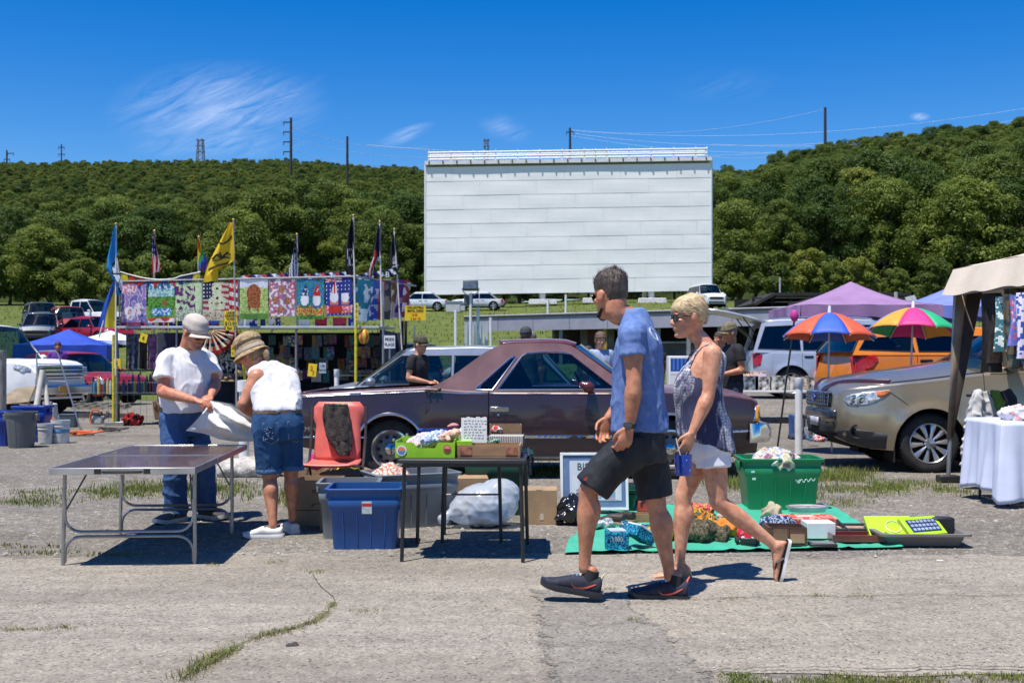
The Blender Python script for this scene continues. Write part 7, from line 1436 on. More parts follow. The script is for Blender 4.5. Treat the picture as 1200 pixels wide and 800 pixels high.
 heap('bundle',V((-.20,7.72,TZ+.05)),(.12,.10,.07),M('wire_dark',(.07,.07,.07),Q=.7,var=.3,vs=40),None,9,6,.008,.010,'dark tangle of small things beside the paper sign','trinkets');mb=MB();mb.grid(lambda u,v:V((.105+.025*sin(v*9)*v+.012*v,7.42+.55*u,TZ+.012-.0*v))if v<.25 else V((.118+.012*sin(u*14)*(v-.2),7.42+.55*u,TZ+.012-(v-.25)*.16-.02*sin(u*5))),24,10)
 mb.B('navy_cloth',M('cloth_navy',(.025,.035,.075),Q=.85,var=.2),None,so_=.006,lb='navy cloth hanging over the right edge of the card table',cat='cloth')
card_tables()
def coral_chair():
 d=9.62;c=V(((394-CX)/F*d,d,0));ro=Th('folding_chair','coral pink metal folding chair with brown legs facing the camera','chair',c,R(-2),w_=0);coral=M('coral_paint',(.66,.135,.105),Q=.45,var=.07,vs=5);fr=M('chair_frame',(.085,.06,.055),Q=.4,mt_=.4,var=.15);w=.44
 prof=[(-w/2+.02,.44),(w/2-.02,.44),(w/2-.03,.74),(w/2-.005,.79),(w/2-.005,.89),(w/2-.045,.935),(-w/2+.045,.935),(-w/2+.005,.89),(-w/2+.005,.79),(-w/2+.03,.74)];v2,f2=plate2d(prof,(),.08);mb=MB();mb._add([V((p[0],.05+.10*((p[1]-.44)/.5)-.10*(1-(p[0]/.22)**2)*.25,p[1]))for p in v2],f2);mb.B('backrest',coral,ro,so_=.012)
 mb=MB().grid(lambda u,v:V(((u-.5)*w*(1-.04*v),-.40+.43*v,.435-.02*sin(pi*v)+.012*(abs(u-.5)*2)**3)),10,8);mb.B('seat',coral,ro,so_=.02)
 for s in(-1,1):
  x=s*(w/2+.012);MB().tube([(x,.16,.90),(x,.10,.62),(x,.0,.42),(x,-.42,0)],.012,8).B('leg',fr,ro);MB().tube([(x*.94,-.40,.43),(x*.94,-.05,.40),(x*.94,.22,0)],.011,8).B('leg',fr,ro)
 MB().tube([(-w/2,-.36,.08),(w/2,-.36,.08)],.008,6).B('cross_bar',fr,ro);MB().tube([(-w/2,.18,.10),(w/2,.18,.10)],.008,6).B('cross_bar',fr,ro);o=MB();knit=M('knit_brown',(.060,.050,.045),Q=.95,var=0,col2=(.025,.02,.018),vs=45,bu_=1.2,bs=90);L_=[(379,475.5),(378,488),(380,503),(385,515),(391,524),(397,533)];R_=[(407,477),(409,490),(411,505),(412,518),(411.5,527),(409,533.5)]
 def drape(u,v):
  t=1-v;k=t*5;i=min(int(k),4);q=V(L_[i]).lerp(V(L_[i+1]),k-i).lerp(V(R_[i]).lerp(V(R_[i+1]),k-i),u);dd=d+.11-.13*t**.8-.05;p=P(q.x,q.y,dd);p.y+=.018*sin(u*13+3*t+2*nz((u*2,t*3,2)))-.035*sin(pi*u)+.015*nz((u*7,t*9,5));return p
 mb=MB().grid(drape,40,60);mb.grid(lambda u,v:P(379.5+27*u,475.6+.8*u,d+.06)+V((0,.10*(1-v),.03*sin(pi*v)-.10*(1-v)**2+.006*nz((u*9,v,1)))),40,8);mb.B('sweater',knit,None,fix=0,so_=.016,lb='dark brown knitted sweater draped over the coral chair back',cat='sweater')
coral_chair()
def bins_boxes():
 blue=M('tote_blue',(.014,.075,.25),**PLASTIC);grey=M('tote_grey',(.17,.19,.21),**PLASTIC);r=tote('storage_bin','royal blue plastic storage bin with a white sticker beside the card table',V((-1.02,7.98,0)),(.50,.40,.42),blue,R(2),sticker=1)
 heap('clothes_pile',r.location+V((0,.02,.22)),(.36,.26,.17),Pt('red_brown',[(.20,.03,.03),(.30,.20,.15),(.10,.07,.06)],18),None,12,6,.012,.012,'dark red things lying inside the royal blue storage bin','clothes');tote('storage_bin','narrow grey plastic storage bin left of the royal blue one',V((-1.20,8.42,0)),(.42,.36,.41),grey,R(3))
 r=tote('storage_bin','large grey plastic storage bin behind the royal blue one',V((-.80,8.98,0)),(.66,.44,.42),grey,R(24));heap('clothes_pile',V((-.98,9.05,.30)),(.34,.26,.21),Pt('pale_print',[(.55,.50,.46),(.50,.18,.10),(.62,.60,.57)],24),None,13,8,.012,.016,'pale and orange clothes piled on the large grey bin','clothes')
 rt=Th('cardboard_box','open cardboard box marked FRAGILE behind the bending woman','box',V((-1.53,9.05,0)),R(-2),w_=0);obox('carton',(0,0,0),(.34,.36,.36),CARD,rt,0,.006,.0);text('FRAGILE',.042,(.055,-.1815,.27),M('ink_brown',(.05,.03,.02),Q=.8,var=0),rt,name='lettering',depth=.0008)
 for a in range(2):
  MB().tube([(.02+.05*cos(t)*(1-.2*a),-.1825,.15+.03*sin(t))for t in[pi*i/10 for i in range(11)]],.0022,5).B('arrow_mark',M('ink_brown'),rt)
 MB().box((0,-.182,.125),(.32,.0015,.006)).B('printed_line',M('ink_brown'),rt);rt=Th('cardboard_box','small closed cardboard box in front of the FRAGILE box','box',V((-1.37,8.72,0)),R(-4),w_=0);MB().box((0,0,.105),(.17,.16,.21)).B('carton',CARD,rt,bv=.003);MB().box((0,0,.211),(.05,.161,.002)).B('tape',M('tape_tan',(.45,.33,.2),Q=.4),rt)
 rt=Th('cardboard_box','cardboard box of flowers under the coral chair','box',V((-1.46,9.95,0)),R(3),w_=0);obox('carton',(0,0,0),(.30,.30,.34),CARD2,rt,0,.006,.07);heap('flowers',rt.location+V((.0,0,.25)),(.24,.22,.16),Pt('yellow_flowers',[(.03,.08,.02),(.60,.42,.02),(.04,.10,.02),(.55,.45,.10)],40),None,14,8,.012,.02,'yellow artificial flowers in the box under the coral chair','flowers')
 rt=Th('cardboard_box','plain cardboard box on the ground right of the chair legs','box',V((-1.76,10.0,0)),R(5),w_=0);obox('carton',(0,0,0),(.34,.34,.33),CARD,rt,0,.006,.0);heap('cloth',V((-1.72,9.9,.36)),(.16,.12,.13),M('cloth_magenta',(.55,.01,.22),Q=.8),None,15,5,.012,.02,'bright magenta cloth on a box behind the coral chair','cloth')
 rt=Th('cardboard_box','plain closed cardboard box right of the card table','box',V((.22,9.12,0)),R(-2),w_=0);MB().box((0,0,.135),(.28,.30,.27)).B('carton',CARD,rt,bv=.004);MB().box((0,0,.2715),(.05,.301,.002)).B('tape',M('tape_tan',(.45,.33,.2),Q=.4),rt);MB().box((.02,-.1515,.06),(.03,.002,.05)).B('barcode',M('label_pale',(.5,.42,.33),Q=.7),rt)
 rt=Th('cardboard_box','cardboard box in the shade under the small black table','box',V((-.40,9.35,0)),R(4),w_=0);MB().box((0,0,.17),(.40,.30,.34)).B('carton',CARD,rt,bv=.004);tote('storage_bin','dark green storage bin under the tables against the purple car',V((-.12,9.65,0)),(.55,.4,.52),M('tote_dark_green',(.008,.06,.035),**PLASTIC),R(1));bm=bpy.data.materials.new('bag_film');bm.use_nodes=1;t=bm.node_tree
 b=t.nodes['Principled BSDF'];b.inputs['Base Color'].default_value=(.66,.71,.78,1);b.inputs['Roughness'].default_value=.25;b.inputs['Transmission Weight'].default_value=.0;b.inputs['Coat Weight'].default_value=.1;mx=t.nodes.new('ShaderNodeMixShader');tr=t.nodes.new('ShaderNodeBsdfTransparent');tr.inputs[0].default_value=(.75,.85,.95,1);mx.inputs[0].default_value=.5;t.links.new(b.outputs[0],mx.inputs[1])
 t.links.new(tr.outputs[0],mx.inputs[2]);t.links.new(mx.outputs[0],t.nodes['Material Output'].inputs[0]);mb=MB();mb.ell((0,0,.17),(.26,.20,.17));mb.ell((.10,.02,.24),(.17,.16,.13));mb.ell((-.12,-.02,.13),(.17,.16,.12));mb.limb([(-.2,-.05,.10),(-.29,-.08,.10),(-.33,-.1,.07)],[.08,.035,.05],10,3);o=mb.remesh('plastic_bag',bm,None,.010,4,lambda c_,n_:cru(3,.012,3.5,0)(c_,n_)+cru(9,.0035,11)(c_,n_))
 o.location=(-.20,8.85,.005);tag(o,'big translucent bluish plastic bag stuffed with cloth under the card table','plastic bag');heap('laundry',V((-.20,8.86,.02)),(.36,.26,.26),M('cloth_grey_blue',(.40,.44,.52),Q=.9,var=.2,vs=8),None,16,8,.014,.012,'pale cloth packed inside the translucent plastic bag','cloth')
 rt=Th('folding_stool','folding stool with crossed steel legs and violet seat by the car wheel','stool',V((-.70,9.55,0)),0,w_=0)
 for y in(-.13,.13):
  MB().tube([(-.22,y,.05),(.24,y,.52)],.013,8).B('leg',STL,rt);MB().tube([(.22,y+.02,.05),(-.24,y+.02,.52)],.013,8).B('leg',STL,rt)
 MB().box((0,0,.535),(.50,.32,.03)).B('seat',M('stool_violet',(.10,.08,.36),Q=.7),rt,bv=.008)
bins_boxes()
def poster():
 d=9.35;k=F/d;w,h=(737-657)/k,(591-523.5)/k;c=V(((657+40-CX)/k,d,0));ro=Th('framed_poster','white framed BISTRO poster with blue mat leaning by the ground sheet','framed poster',c,R(3),w_=0);m=rx(R(-8));z0=.06
 def L(mb):
  mb.v=[m@p+V((0,0,z0))for p in mb.v];return mb
 t=.022
 for b in(((0,0,t/2),(w,.025,t)),((0,0,h-t/2),(w,.025,t)),((-w/2+t/2,0,h/2),(t,.025,h-2*t-.001)),((w/2-t/2,0,h/2),(t,.025,h-2*t-.001))):
  L(MB().box(*b)).B('frame_bar',WHI,ro,bv=.002)
 L(MB().box((0,.004,h/2),(w-2*t,.012,h-2*t))).B('mat_board',M('mat_blue',(.13,.20,.34),Q=.5,var=.15,vs=5,co_=.5),ro,sm_=0);pw,ph=w-2*t-.09,h-2*t-.10;L(MB().box((.01,-.004,h/2+.005),(pw,.004,ph))).B('print',M('print_white',(.55,.57,.62),Q=.4,var=0,co_=.5),ro,sm_=0)
 def art(u,v):
  q=nz((u*5,v*5,2),1.0)
  if v<.45 and .08<u<.92:
   a=nz((u*3,v*6,7));return(.45,.30,.34)if a>.18 else(.20,.30,.44)if a>-.05 else(.62,.60,.62)if a>-.25 else(.10,.12,.20)
  return(.58,.60,.64)if q>-.3 else(.50,.52,.58)
 mb=MB().grid(lambda u,v:V((.01+(u-.5)*pw*.9,-.0075,h/2-ph*.46+v*ph*.62)),26,26,art);L(mb).B('picture',PRINT,ro,fix=0,sm_=0);t_=text('BISTRO',.082,(-.015,-.0075,h/2+ph*.36),INK,ro,name='lettering',depth=.0006,xs=.95);t_.data.transform(Matrix.Translation((0,0,z0))@m.to_4x4())
poster()
def sheet_goods():
 tarp=M('tarp_green',(.045,.44,.27),Q=.5,var=0,col2=(.06,.36,.23),vs=5,bu_=.2,bs=40,co_=.15);cor=[(661,651),(1058,643.5),(968,592),(690,596)];a,b,c_,e=[G(*p)for p in cor]
 def fn(u,v):
  p=a.lerp(b,u).lerp(e.lerp(c_,u),v);q=nz(p,2.2);edge=min(u,1-u,v,1-v);p=p+V((.03*nz(p,3,5)*(1 if edge<.03 else .3),.04*nz(p,4,9)*(1 if edge<.03 else .3),0));p.z=.016+.014*max(0,q)+.012*max(0,1-abs(nz(p,3.5,2))*5)+(.004 if edge<.01 else 0);return p
 MB().grid(fn,110,40).B('ground_sheet',tarp,None,lb='bright green plastic ground sheet spread with second hand goods',cat='ground sheet')
 def put(px,py,z=.03):
  p=G(px,py);return V((p.x,p.y,z))
 heap('bag',put(668,614),(.30,.26,.22),M('bag_black',(.012,.012,.014),Q=.22,var=.2,co_=.4),None,21,8,.012,.022,'shiny crumpled black bag at the back left corner of the green sheet','bag');rt=Th('suitcase','black hard suitcase lying on the sheet behind the walking man','suitcase',put(722,592,.02),R(3),w_=0);MB().box((0,0,.07),(.52,.34,.09)).B('lower_shell',M('case_black',(.015,.016,.017),Q=.4),rt,bv=.02)
 MB().box((0,0,.142),(.52,.34,.05)).B('lid',M('case_black',(.015,.016,.017)),rt,bv=.015);MB().tube([(-.08,-.172,.09),(-.07,-.20,.09),(.07,-.20,.09),(.08,-.172,.09)],.010,8).B('handle',BLM,rt)
 for x in(-.18,.18):
  MB().box((x,-.174,.115),(.04,.01,.05)).B('latch',STL,rt)
 tote('storage_bin','dark green bin behind the black suitcase near the poster',V((.86,9.75,.0)),(.4,.34,.20),M('tote_dark_green',(.008,.06,.035)),0)
 for i,(px,py,rz,lab)in enumerate([(722,619,.4,'dark brown shoe standing nearest the plastic bag on the sheet'),(735,616,.1,'second dark brown shoe beside its mate on the sheet')]):
  p=put(px,py,.03);T_=fat(p,V((cos(2.2+rz),sin(2.2+rz),0)),UP);rt=Th('shoe',lab,'shoe',p,gp_='pair of dark brown shoes on the sheet');sneaker(T_,rt,M('shoe_brown',(.05,.035,.028),Q=.5,var=.2),M('sole_tan',(.35,.24,.14),Q=.7),.9,name='upper')
 heap('plastic_bag',put(708,622),(.18,.15,.08),M('bag_clear_grey',(.42,.44,.45),Q=.15,var=.4,vs=30,co_=.8),None,22,7,.010,.016,'small clear plastic bag of trinkets left of the brown shoes','plastic bag');heap('cloth',put(703,604),(.20,.14,.05),M('cloth_offwhite',(.60,.58,.54),Q=.9),None,23,6,.010,.012,'off white cloth in front of the black suitcase','cloth');p=put(756,605)
 rt=Th('handbag','small red handbag with a white looped handle on the sheet','handbag',p,0,w_=0);MB().box((0,0,.075),(.14,.08,.14),taper=.75).B('bag_body',M('bag_red',(.50,.05,.03),Q=.5,var=.2),rt,bv=.02);MB().tube([(-.045+.045*(1-cos(t)),-.045,.10+.07*sin(t))for t in[pi*i/10 for i in range(11)]],.008,8).B('handle',WHI,rt);rt=Th('box','low tan wooden box behind the walking man','box',put(756,614.5),R(2),w_=0)
 obox('box_body',(0,0,0),(.24,.14,.065),M('crate_wood'),rt,0,.008);bp=Pt('blue_damask',[(.004,.02,.05),(.015,.25,.42),(.006,.05,.10),(.02,.34,.52)],34);p=put(724,649.5,.025);rt=Th('gift_box','blue and black patterned box at the front edge of the sheet','box',p+V((0,.085,0)),R(-2),w_=0);MB().box((0,0,.062),(.155,.155,.12)).B('box_body',bp,rt,bv=.003)
 MB().box((.0,.01,.127),(.11,.15,.004),rotz(.15)).B('lid_paper',M('lid_grey',(.42,.46,.52),Q=.6),rt);text('1000',.045,(0,-.0785,.075),M('ink_silver',(.4,.46,.52),Q=.4,var=0),rt,name='lettering',depth=.0008,xs=.85);p=put(752,647,.025);rt=Th('gift_box','blue and black patterned box with white lid tilted on its side','box',p+V((.0,.08,.01)),0,w_=0);mm=rotz(.5)@ry(.55)
 MB().box(V((0,0,.075)),(.16,.15,.075),mm).B('box_body',bp,rt,bv=.003);MB().box(V((0,0,.075))+mm@V((0,0,.040)),(.165,.155,.012),mm).B('lid',M('lid_white',(.62,.66,.70),Q=.5),rt,bv=.002);heap('scarf',put(745,630),(.26,.2,.11),Pt('teal_navy',[(.01,.02,.05),(.02,.16,.26),(.01,.04,.10),(.35,.42,.50)],34),None,24,8,.010,.016,'navy and teal printed scarf heaped behind the blue boxes','scarf')
 heap('cloth',put(771,612),(.12,.10,.06),M('cloth_hot_pink',(.62,.02,.20),Q=.8),None,25,5,.010,.012,'scrap of hot pink cloth between the walkers','cloth');camo=Pt('camo_orange',[(.05,.045,.025),(.50,.18,.01),(.09,.08,.04),(.60,.30,.02),(.03,.03,.02)],17);camo2=Pt('camo_brown',[(.035,.03,.02),(.11,.095,.055),(.05,.045,.03),(.16,.13,.08)],26);orange=M('cloth_orange',(.66,.20,.012),Q=.8,var=.12,vs=10)
 heap('clothes_pile',put(776,636),(.30,.24,.14),camo,None,26,9,.010,.018,'orange camouflage garment heaped between the two walkers','clothes');heap('clothes_pile',put(822,636),(.46,.32,.14),camo2,None,27,11,.011,.022,'brown camouflage clothes in the middle of the green sheet','clothes')
 heap('clothes_pile',put(815,622),(.40,.26,.16),camo,None,28,10,.011,.020,'orange camouflage jacket behind the brown camouflage clothes','clothes');heap('clothes_pile',put(856,630),(.28,.24,.13),orange,None,29,8,.011,.018,'bright orange garment right of the camouflage clothes','clothes')
 heap('bag',put(820,606),(.30,.18,.11),Pt('red_orange',[(.55,.06,.03),(.62,.22,.08),(.20,.02,.02),(.60,.10,.14)],26),None,30,8,.011,.014,'red and orange printed bag at the back of the sheet','bag');heap('cloth',put(855,612),(.22,.10,.07),M('cloth_blush',(.60,.34,.28),Q=.85),None,31,6,.011,.012,'pale pink cloth behind the bright orange garment','cloth');p=put(878,643,.028)
 rt=Th('toy_car','red toy car with a black nose lying on the green sheet','toy car',p+V((0,.07,0)),R(-6),w_=0);rows=[(-.075,.03,.05),(-.06,.055,.085),(-.02,.068,.105),(.02,.070,.10),(.05,.066,.075),(.072,.050,.05)];mb=MB().rings([ring(V((0,y,.012+h/2)),V((1,0,0)),UP,w*1.05,h/2,20,2.6)for(y,w,h)in[(r[0],r[1],r[2])for r in rows]]);b=mb.B('shell',M('toy_red_gloss',(.62,.010,.016),Q=.18,var=.05,co_=.9),rt)
 MB().limb([(-.045,-.062,.075),(0,-.045,.100),(.045,-.062,.075)],[.010,.014,.010],8,3).B('windscreen',M('toy_pink_gloss',(.70,.10,.16),Q=.15,co_=.9),rt);MB().box((0,-.072,.032),(.11,.03,.04)).B('bumper',BLM,rt,bv=.01)
 for x in(-.035,.035):
  MB().ell((x,-.078,.052),(.014,.010,.010)).B('lamp',M('toy_lamp',(.62,.55,.5),Q=.2),rt)
 for x in(-.07,.07):
  for y in(-.04,.045):
   MB().lathe([(0,-.01),(.022,-.01),(.025,0),(.022,.01),(0,.01)],(x,y,.026),14,ry(R(90))).B('wheel',RUBBER,rt)
 heap('cap',put(904,611),(.22,.18,.13),M('cloth_khaki',(.42,.36,.24),Q=.9,var=.15),None,32,7,.010,.014,'khaki cloth hat heaped in front of the green bin','hat');heap('clothes_pile',put(912,624),(.36,.2,.11),Pt('navy_plaid',[(.012,.02,.06),(.03,.05,.13),(.30,.34,.42),(.015,.02,.05)],30),None,33,9,.010,.014,'navy blue clothes lying on the dark wooden box','clothes')
 rt=Th('wooden_box','dark wooden cabinet drawer lying on the sheet by her foot','box',put(925,644,.025)+V((0,.13,0)),R(-2),w_=0);dw=M('wood_dark',(.10,.05,.03),Q=.5,var=.25,vs=6,st_=(.5,3,3));obox('case',(0,0,0),(.26,.22,.13),dw,rt,0,.014);MB().box((-.05,-.112,.07),(.10,.006,.09)).B('panel',M('wood_mid',(.22,.12,.07),Q=.5,var=.2),rt)
 MB().box((.065,-.112,.05),(.10,.006,.06)).B('panel',M('wood_light',(.33,.19,.11),Q=.5,var=.2),rt)
 for x in(-.0,.118):
  MB().box((x,-.114,.066),(.012,.006,.125)).B('edge_strip',dw,rt)
 p=put(946,606,.05);tr=Th('plastic_tray','oval clear pinkish plastic lid in front of the green bin','tray',p,0,w_=0);el=Matrix.Diagonal((1,.55,1));mb=MB().lathe([(0,0),(.15,0),(.165,.03),(.178,.035),(.180,.045),(.165,.047),(.150,.04),(0,.042)],n=36);mb.v=[el@q for q in mb.v];mb.B('tray',M('tray_clear',(.48,.40,.42),Q=.1,var=.15,co_=.9),tr)
 rt=Th('board_game','orange and red flat box lying behind the white box','box',put(945,618,.03),R(1),w_=0);MB().box((0,0,.03),(.42,.26,.06)).B('box_body',Pt('game_print',[(.62,.16,.05),(.55,.05,.06),(.62,.30,.20),(.60,.10,.10)],9),rt,bv=.004);MB().box((-.02,-.02,.0625),(.14,.08,.004),rotz(.2)).B('paper',M('paper_cream',(.60,.55,.48),Q=.7),rt)
 rt=Th('carton','plain white box lying on the sheet beside dark frames','box',put(963,636,.03)+V((0,.10,0)),R(0),w_=0);MB().box((0,0,.055),(.20,.19,.11)).B('box_body',M('box_white',(.66,.67,.68),Q=.6,var=.05),rt,bv=.003);rt=Th('picture_frame','dark frame with a tan picture lying behind the red brown tray','frame',put(1003,626,.03),R(-4),w_=0)
 for b in(((0,-.13,.02),(.36,.03,.03)),((0,.13,.02),(.36,.03,.03)),((-.165,0,.02),(.03,.229,.03)),((.165,0,.02),(.03,.229,.03))):
  MB().box(*b).B('frame_bar',M('frame_dark',(.035,.03,.028),Q=.4),rt,bv=.003)
 MB().box((0,0,.012),(.31,.235,.012)).B('picture',M('picture_tan',(.36,.26,.17),Q=.6,var=.2,vs=12),rt);rt=Th('tray','long red brown lacquered tray at the front of the sheet','tray',put(1010,639,.03)+V((0,.06,0)),R(-1.5),w_=0);rb=M('lacquer_red',(.15,.030,.022),Q=.3,var=.15,co_=.5);obox('tray',(0,0,0),(.42,.20,.055),rb,rt,0,.014,bv=.003)
 rt=Th('picture_frame','small grey slate tile lying at the front edge of the sheet','frame',put(966,645,.025)+V((0,.05,0)),R(-4),w_=0);MB().box((0,0,.012),(.18,.13,.022)).B('frame_bar',M('frame_dark',(.035,.03,.028)),rt,bv=.003);MB().box((0,0,.0245),(.15,.10,.004)).B('picture',M('slate_grey',(.20,.20,.20),Q=.5,var=.2),rt);q=MB().tube([put(981,621,.075),put(999,634,.05)],.010,8)
 q.B('stick',BLM,None,lb='short black stick lying across the dark frames',cat='stick');p=put(1086,642,.01)+V((0,.20,0));rt=Th('tray','grey plastic tray holding lime green boxes right of the sheet','tray',p,R(-1),w_=0);gt=M('tray_taupe',(.17,.155,.14),Q=.5,var=.06);mb=MB()
 for(w0,d0,z)in((.50,.30,0),(.56,.36,.075),(.62,.42,.075),(.62,.42,.090),(.55,.35,.090),(.49,.29,.012)):
  pass
 def rr(w_,d_,z,r=.05):
  pts=[]
  for(sx,sy)in((1,-1),(1,1),(-1,1),(-1,-1)):
   for a_ in range(4):
    an=atan2(sy,sx)-R(45)+R(30)*a_;pts.append(V((sx*(w_/2-r)+r*cos(an),sy*(d_/2-r)+r*sin(an),z)))
  return pts
 MB().rings([rr(.52,.34,0),rr(.57,.39,.07),rr(.64,.46,.072),rr(.64,.46,.088),rr(.56,.38,.088),rr(.50,.32,.012)]).B('tray_body',gt,rt);lime=M('lime_plastic',(.40,.66,.02),Q=.4,var=.04);r2=Th('calculator_box','lime green box with a pale circle leaning in the grey tray','box',p+V((-.16,.08,.085)),0,w_=0);m=rx(R(38))@rotz(0);MB().box(m@V((0,0,.0)),(.33,.22,.03),m).B('box_body',lime,r2,bv=.004)
 MB().tube([m@V((.055*cos(t)+.02,.055*sin(t),.017))for t in[2*pi*i/24 for i in range(25)]],.006,6).B('circle_mark',M('lime_pale',(.62,.76,.30),Q=.4),r2);r3=Th('calculator_box','lime green package with a blue button grid leaning in the grey tray','box',p+V((.02,-.06,.115)),0,w_=0);m=rotz(R(24))@rx(R(40));MB().box((0,0,0),(.33,.17,.035),m).B('box_body',lime,r3,bv=.006)
 MB().box(m@V((0,0,.019)),(.26,.11,.005),m).B('blue_panel',M('panel_blue',(.012,.03,.15),Q=.3,var=.1),r3)
 for i in range(7):
  for j in range(3):
   MB().box(m@V((-.105+.035*i,-.035+.035*j,.023)),(.024,.022,.004),m).B('button',M('button_grey',(.33,.38,.46),Q=.4),r3)
 r4=Th('radio','small black radio set standing in the right of the grey tray','radio',p+V((.19,.06,.02)),R(-4),w_=0);MB().box((0,0,.08),(.18,.10,.14)).B('case',M('case_black',(.015,.016,.017)),r4,bv=.012);MB().box((.0,.0,.152),(.12,.06,.006)).B('display',M('panel_slate',(.10,.11,.15),Q=.2,co_=.6),r4)
 for x in(-.05,-.01):
  MB().box((x,-.052,.07),(.018,.006,.06)).B('button',M('button_tan',(.3,.25,.2),Q=.5),r4)
 g=tote('storage_bin','bright green plastic bin heaped with clothes on the back of the sheet',V((2.31,9.88,.015)),(.66,.44,.44),M('tote_green',(.010,.20,.075),**PLASTIC),R(-1));body=[c for c in g.children][0];mb=MB();pts=[]
 for i in range(26):
  t=i/25;pts.append((.10+.17*t,-.212-.0*t,.245+.016*sin(t*26)*(1-.3*t)+.02*t))
 mb.tube(pts,.0035,5);mb.tube([(.10,-.212,.27),(.12,-.212,.235),(.14,-.212,.265)],.004,5);mb.B('script_logo',M('logo_white_mint',(.50,.66,.58),Q=.5,var=0),body)
 for x,z in((-.26,.33),(-.25,.27)):
  MB().box((x,-.222,z),(.03,.004,.018)).B('sticker',M('sticker_white',(.55,.62,.62)),body)
 heap('clothes_pile',V((2.30,9.84,.36)),(.46,.34,.20),Pt('mixed_clothes',[(.52,.54,.60),(.18,.22,.36),(.60,.58,.56),(.42,.42,.20),(.55,.42,.42),(.30,.14,.20)],15),None,34,13,.011,.024,'folded pale, blue and olive clothes heaped in the bright green bin','clothes')
 heap('cloth',V((2.14,9.74,.40)),(.16,.12,.08),M('cloth_blush',(.60,.34,.28)),None,35,5,.010,.012,'pale pink cloth hanging at the left of the bright green bin','cloth')
sheet_goods()
def posts():
 def post(px,top,foot,r,lb,capr=1.15,mat=WHI):
  p=G(px,foot)
  if foot<490:
   d=p.y
   for _ in range(20):
    d+=.3*((H-zg(0,d))*F/(foot-HY)-d)
   p=V(((px-CX)/F*d,d,zg(0,d)))
  h=H+(HY-top)/F*p.y-p.z;rt=Th('speaker_post',lb,'post',p,0,'white speaker posts of the drive-in',w_=0);MB().tube([(0,0,-.1),(0,0,h)],r,14).B('pipe',mat,rt);MB().lathe([(0,h+.008),(r*capr,h+.004),(r*capr,h-.12),(r,h-.13)],n=16).B('cap',mat,rt);return rt
 post(936,443,536,.050,'tall white speaker post standing left of the gold wagon');p=post(286,446,556,.058,'white speaker post in a concrete footing behind the bending woman',1.3);mb=MB();c=p.location+V((.06,-.12,.09))
 for(dx,dy,sx,h)in((-.16,0,.22,.13),(.03,.02,.26,.14),(.22,-.02,.24,.13),(.12,.08,.2,.12)):
  mb.ell(c+V((dx,dy,-.02)),(sx*.8,.22,h))
 o=mb.remesh('concrete_block',M('rough_concrete',(.46,.43,.38),Q=.95,var=.18,vs=9,bu_=.8,bs=30),None,.015,1,cru(3,.02,6,0));tag(o,'rough whitish concrete lump at the foot of the white post','concrete block');post(394.5,433,500,.045,'short white speaker post behind the bed of the purple car')
 post(1,411,508,.09,'grey wooden post at the left edge of the view',1.05,M('wood_grey',(.32,.29,.25),Q=.9,var=.25,vs=6,st_=(4,4,.6)))
 for(px,top,d,lab)in((642,350,70,'thin white post on the grass below the screen, left one'),(663,345,72,'thin white post on the grass below the screen, right one')):
  x=(px-CX)/F*d;z=zg(x,d);h=H+(HY-top)/F*d-z;rt=Th('speaker_post',lab,'post',(x,d,z),0,'thin white posts on the grass',w_=0);MB().tube([(0,0,-.1),(0,0,h)],.07,8).B('pipe',WHI,rt)
posts()
def cracks():
 rg=random.Random(9);cm=M('crack_dark',(.055,.050,.042),Q=1,var=.3,vs=8,spec=.1)
 for ctrl,w in(([(212,800),(240,782),(262,769),(300,751),(345,739),(372,729),(386,716),(392,705),(376,690),(366,675)],.010),([(742,709),(800,706),(850,704),(905,701),(960,701),(1020,701),(1080,699),(1150,701),(1230,699)],.006),([(0,741),(60,739),(110,737),(200,735),(300,731),(395,718),(440,718)],.004),([(815,793),(850,789),(900,787),(960,786),(1040,788),(1100,785),(1210,786)],.007),([(1150,662),(1180,672),(1220,676)],.004)):
  mb=MB();cv=cat_(ctrl,14);L_,R_=[],[]
  for i,q in enumerate(cv):
   p=G(q[0],q[1]);p.y+=.025*noise.noise(V((i*.45,w*100,0)));ww=w*(.4+.8*abs(noise.noise(V((i*.7,3,w)))))*(.3 if i in(0,len(cv)-1)else 1);L_.append(p+V((0,ww,.0185)));R_.append(p+V((0,-ww,.0185)))
  k=len(L_);mb._add(L_+R_,[(i,i+1,k+i+1,k+i)for i in range(k-1)]);mb.B('pavement_crack',cm,kind='structure')
 for(px,py,s,col,lab,nm)in((343,759,.05,(.05,.045,.04),'small dark flattened scrap lying beside the long crack','scrap'),(1100,659,.035,(.7,.69,.66),'small white paper scrap on the lane at the right','paper_scrap'),(1138,715,.015,(.65,.64,.6),'tiny white pebble on the lane at the far right','pebble')):
  heap(nm,G(px,py,.010),(s*1.6,s,s*.35),M('scrap_%s'%nm,col,Q=.9),None,int(px),5,.004,.003,lab,nm.replace('_',' '),s=40)
cracks()
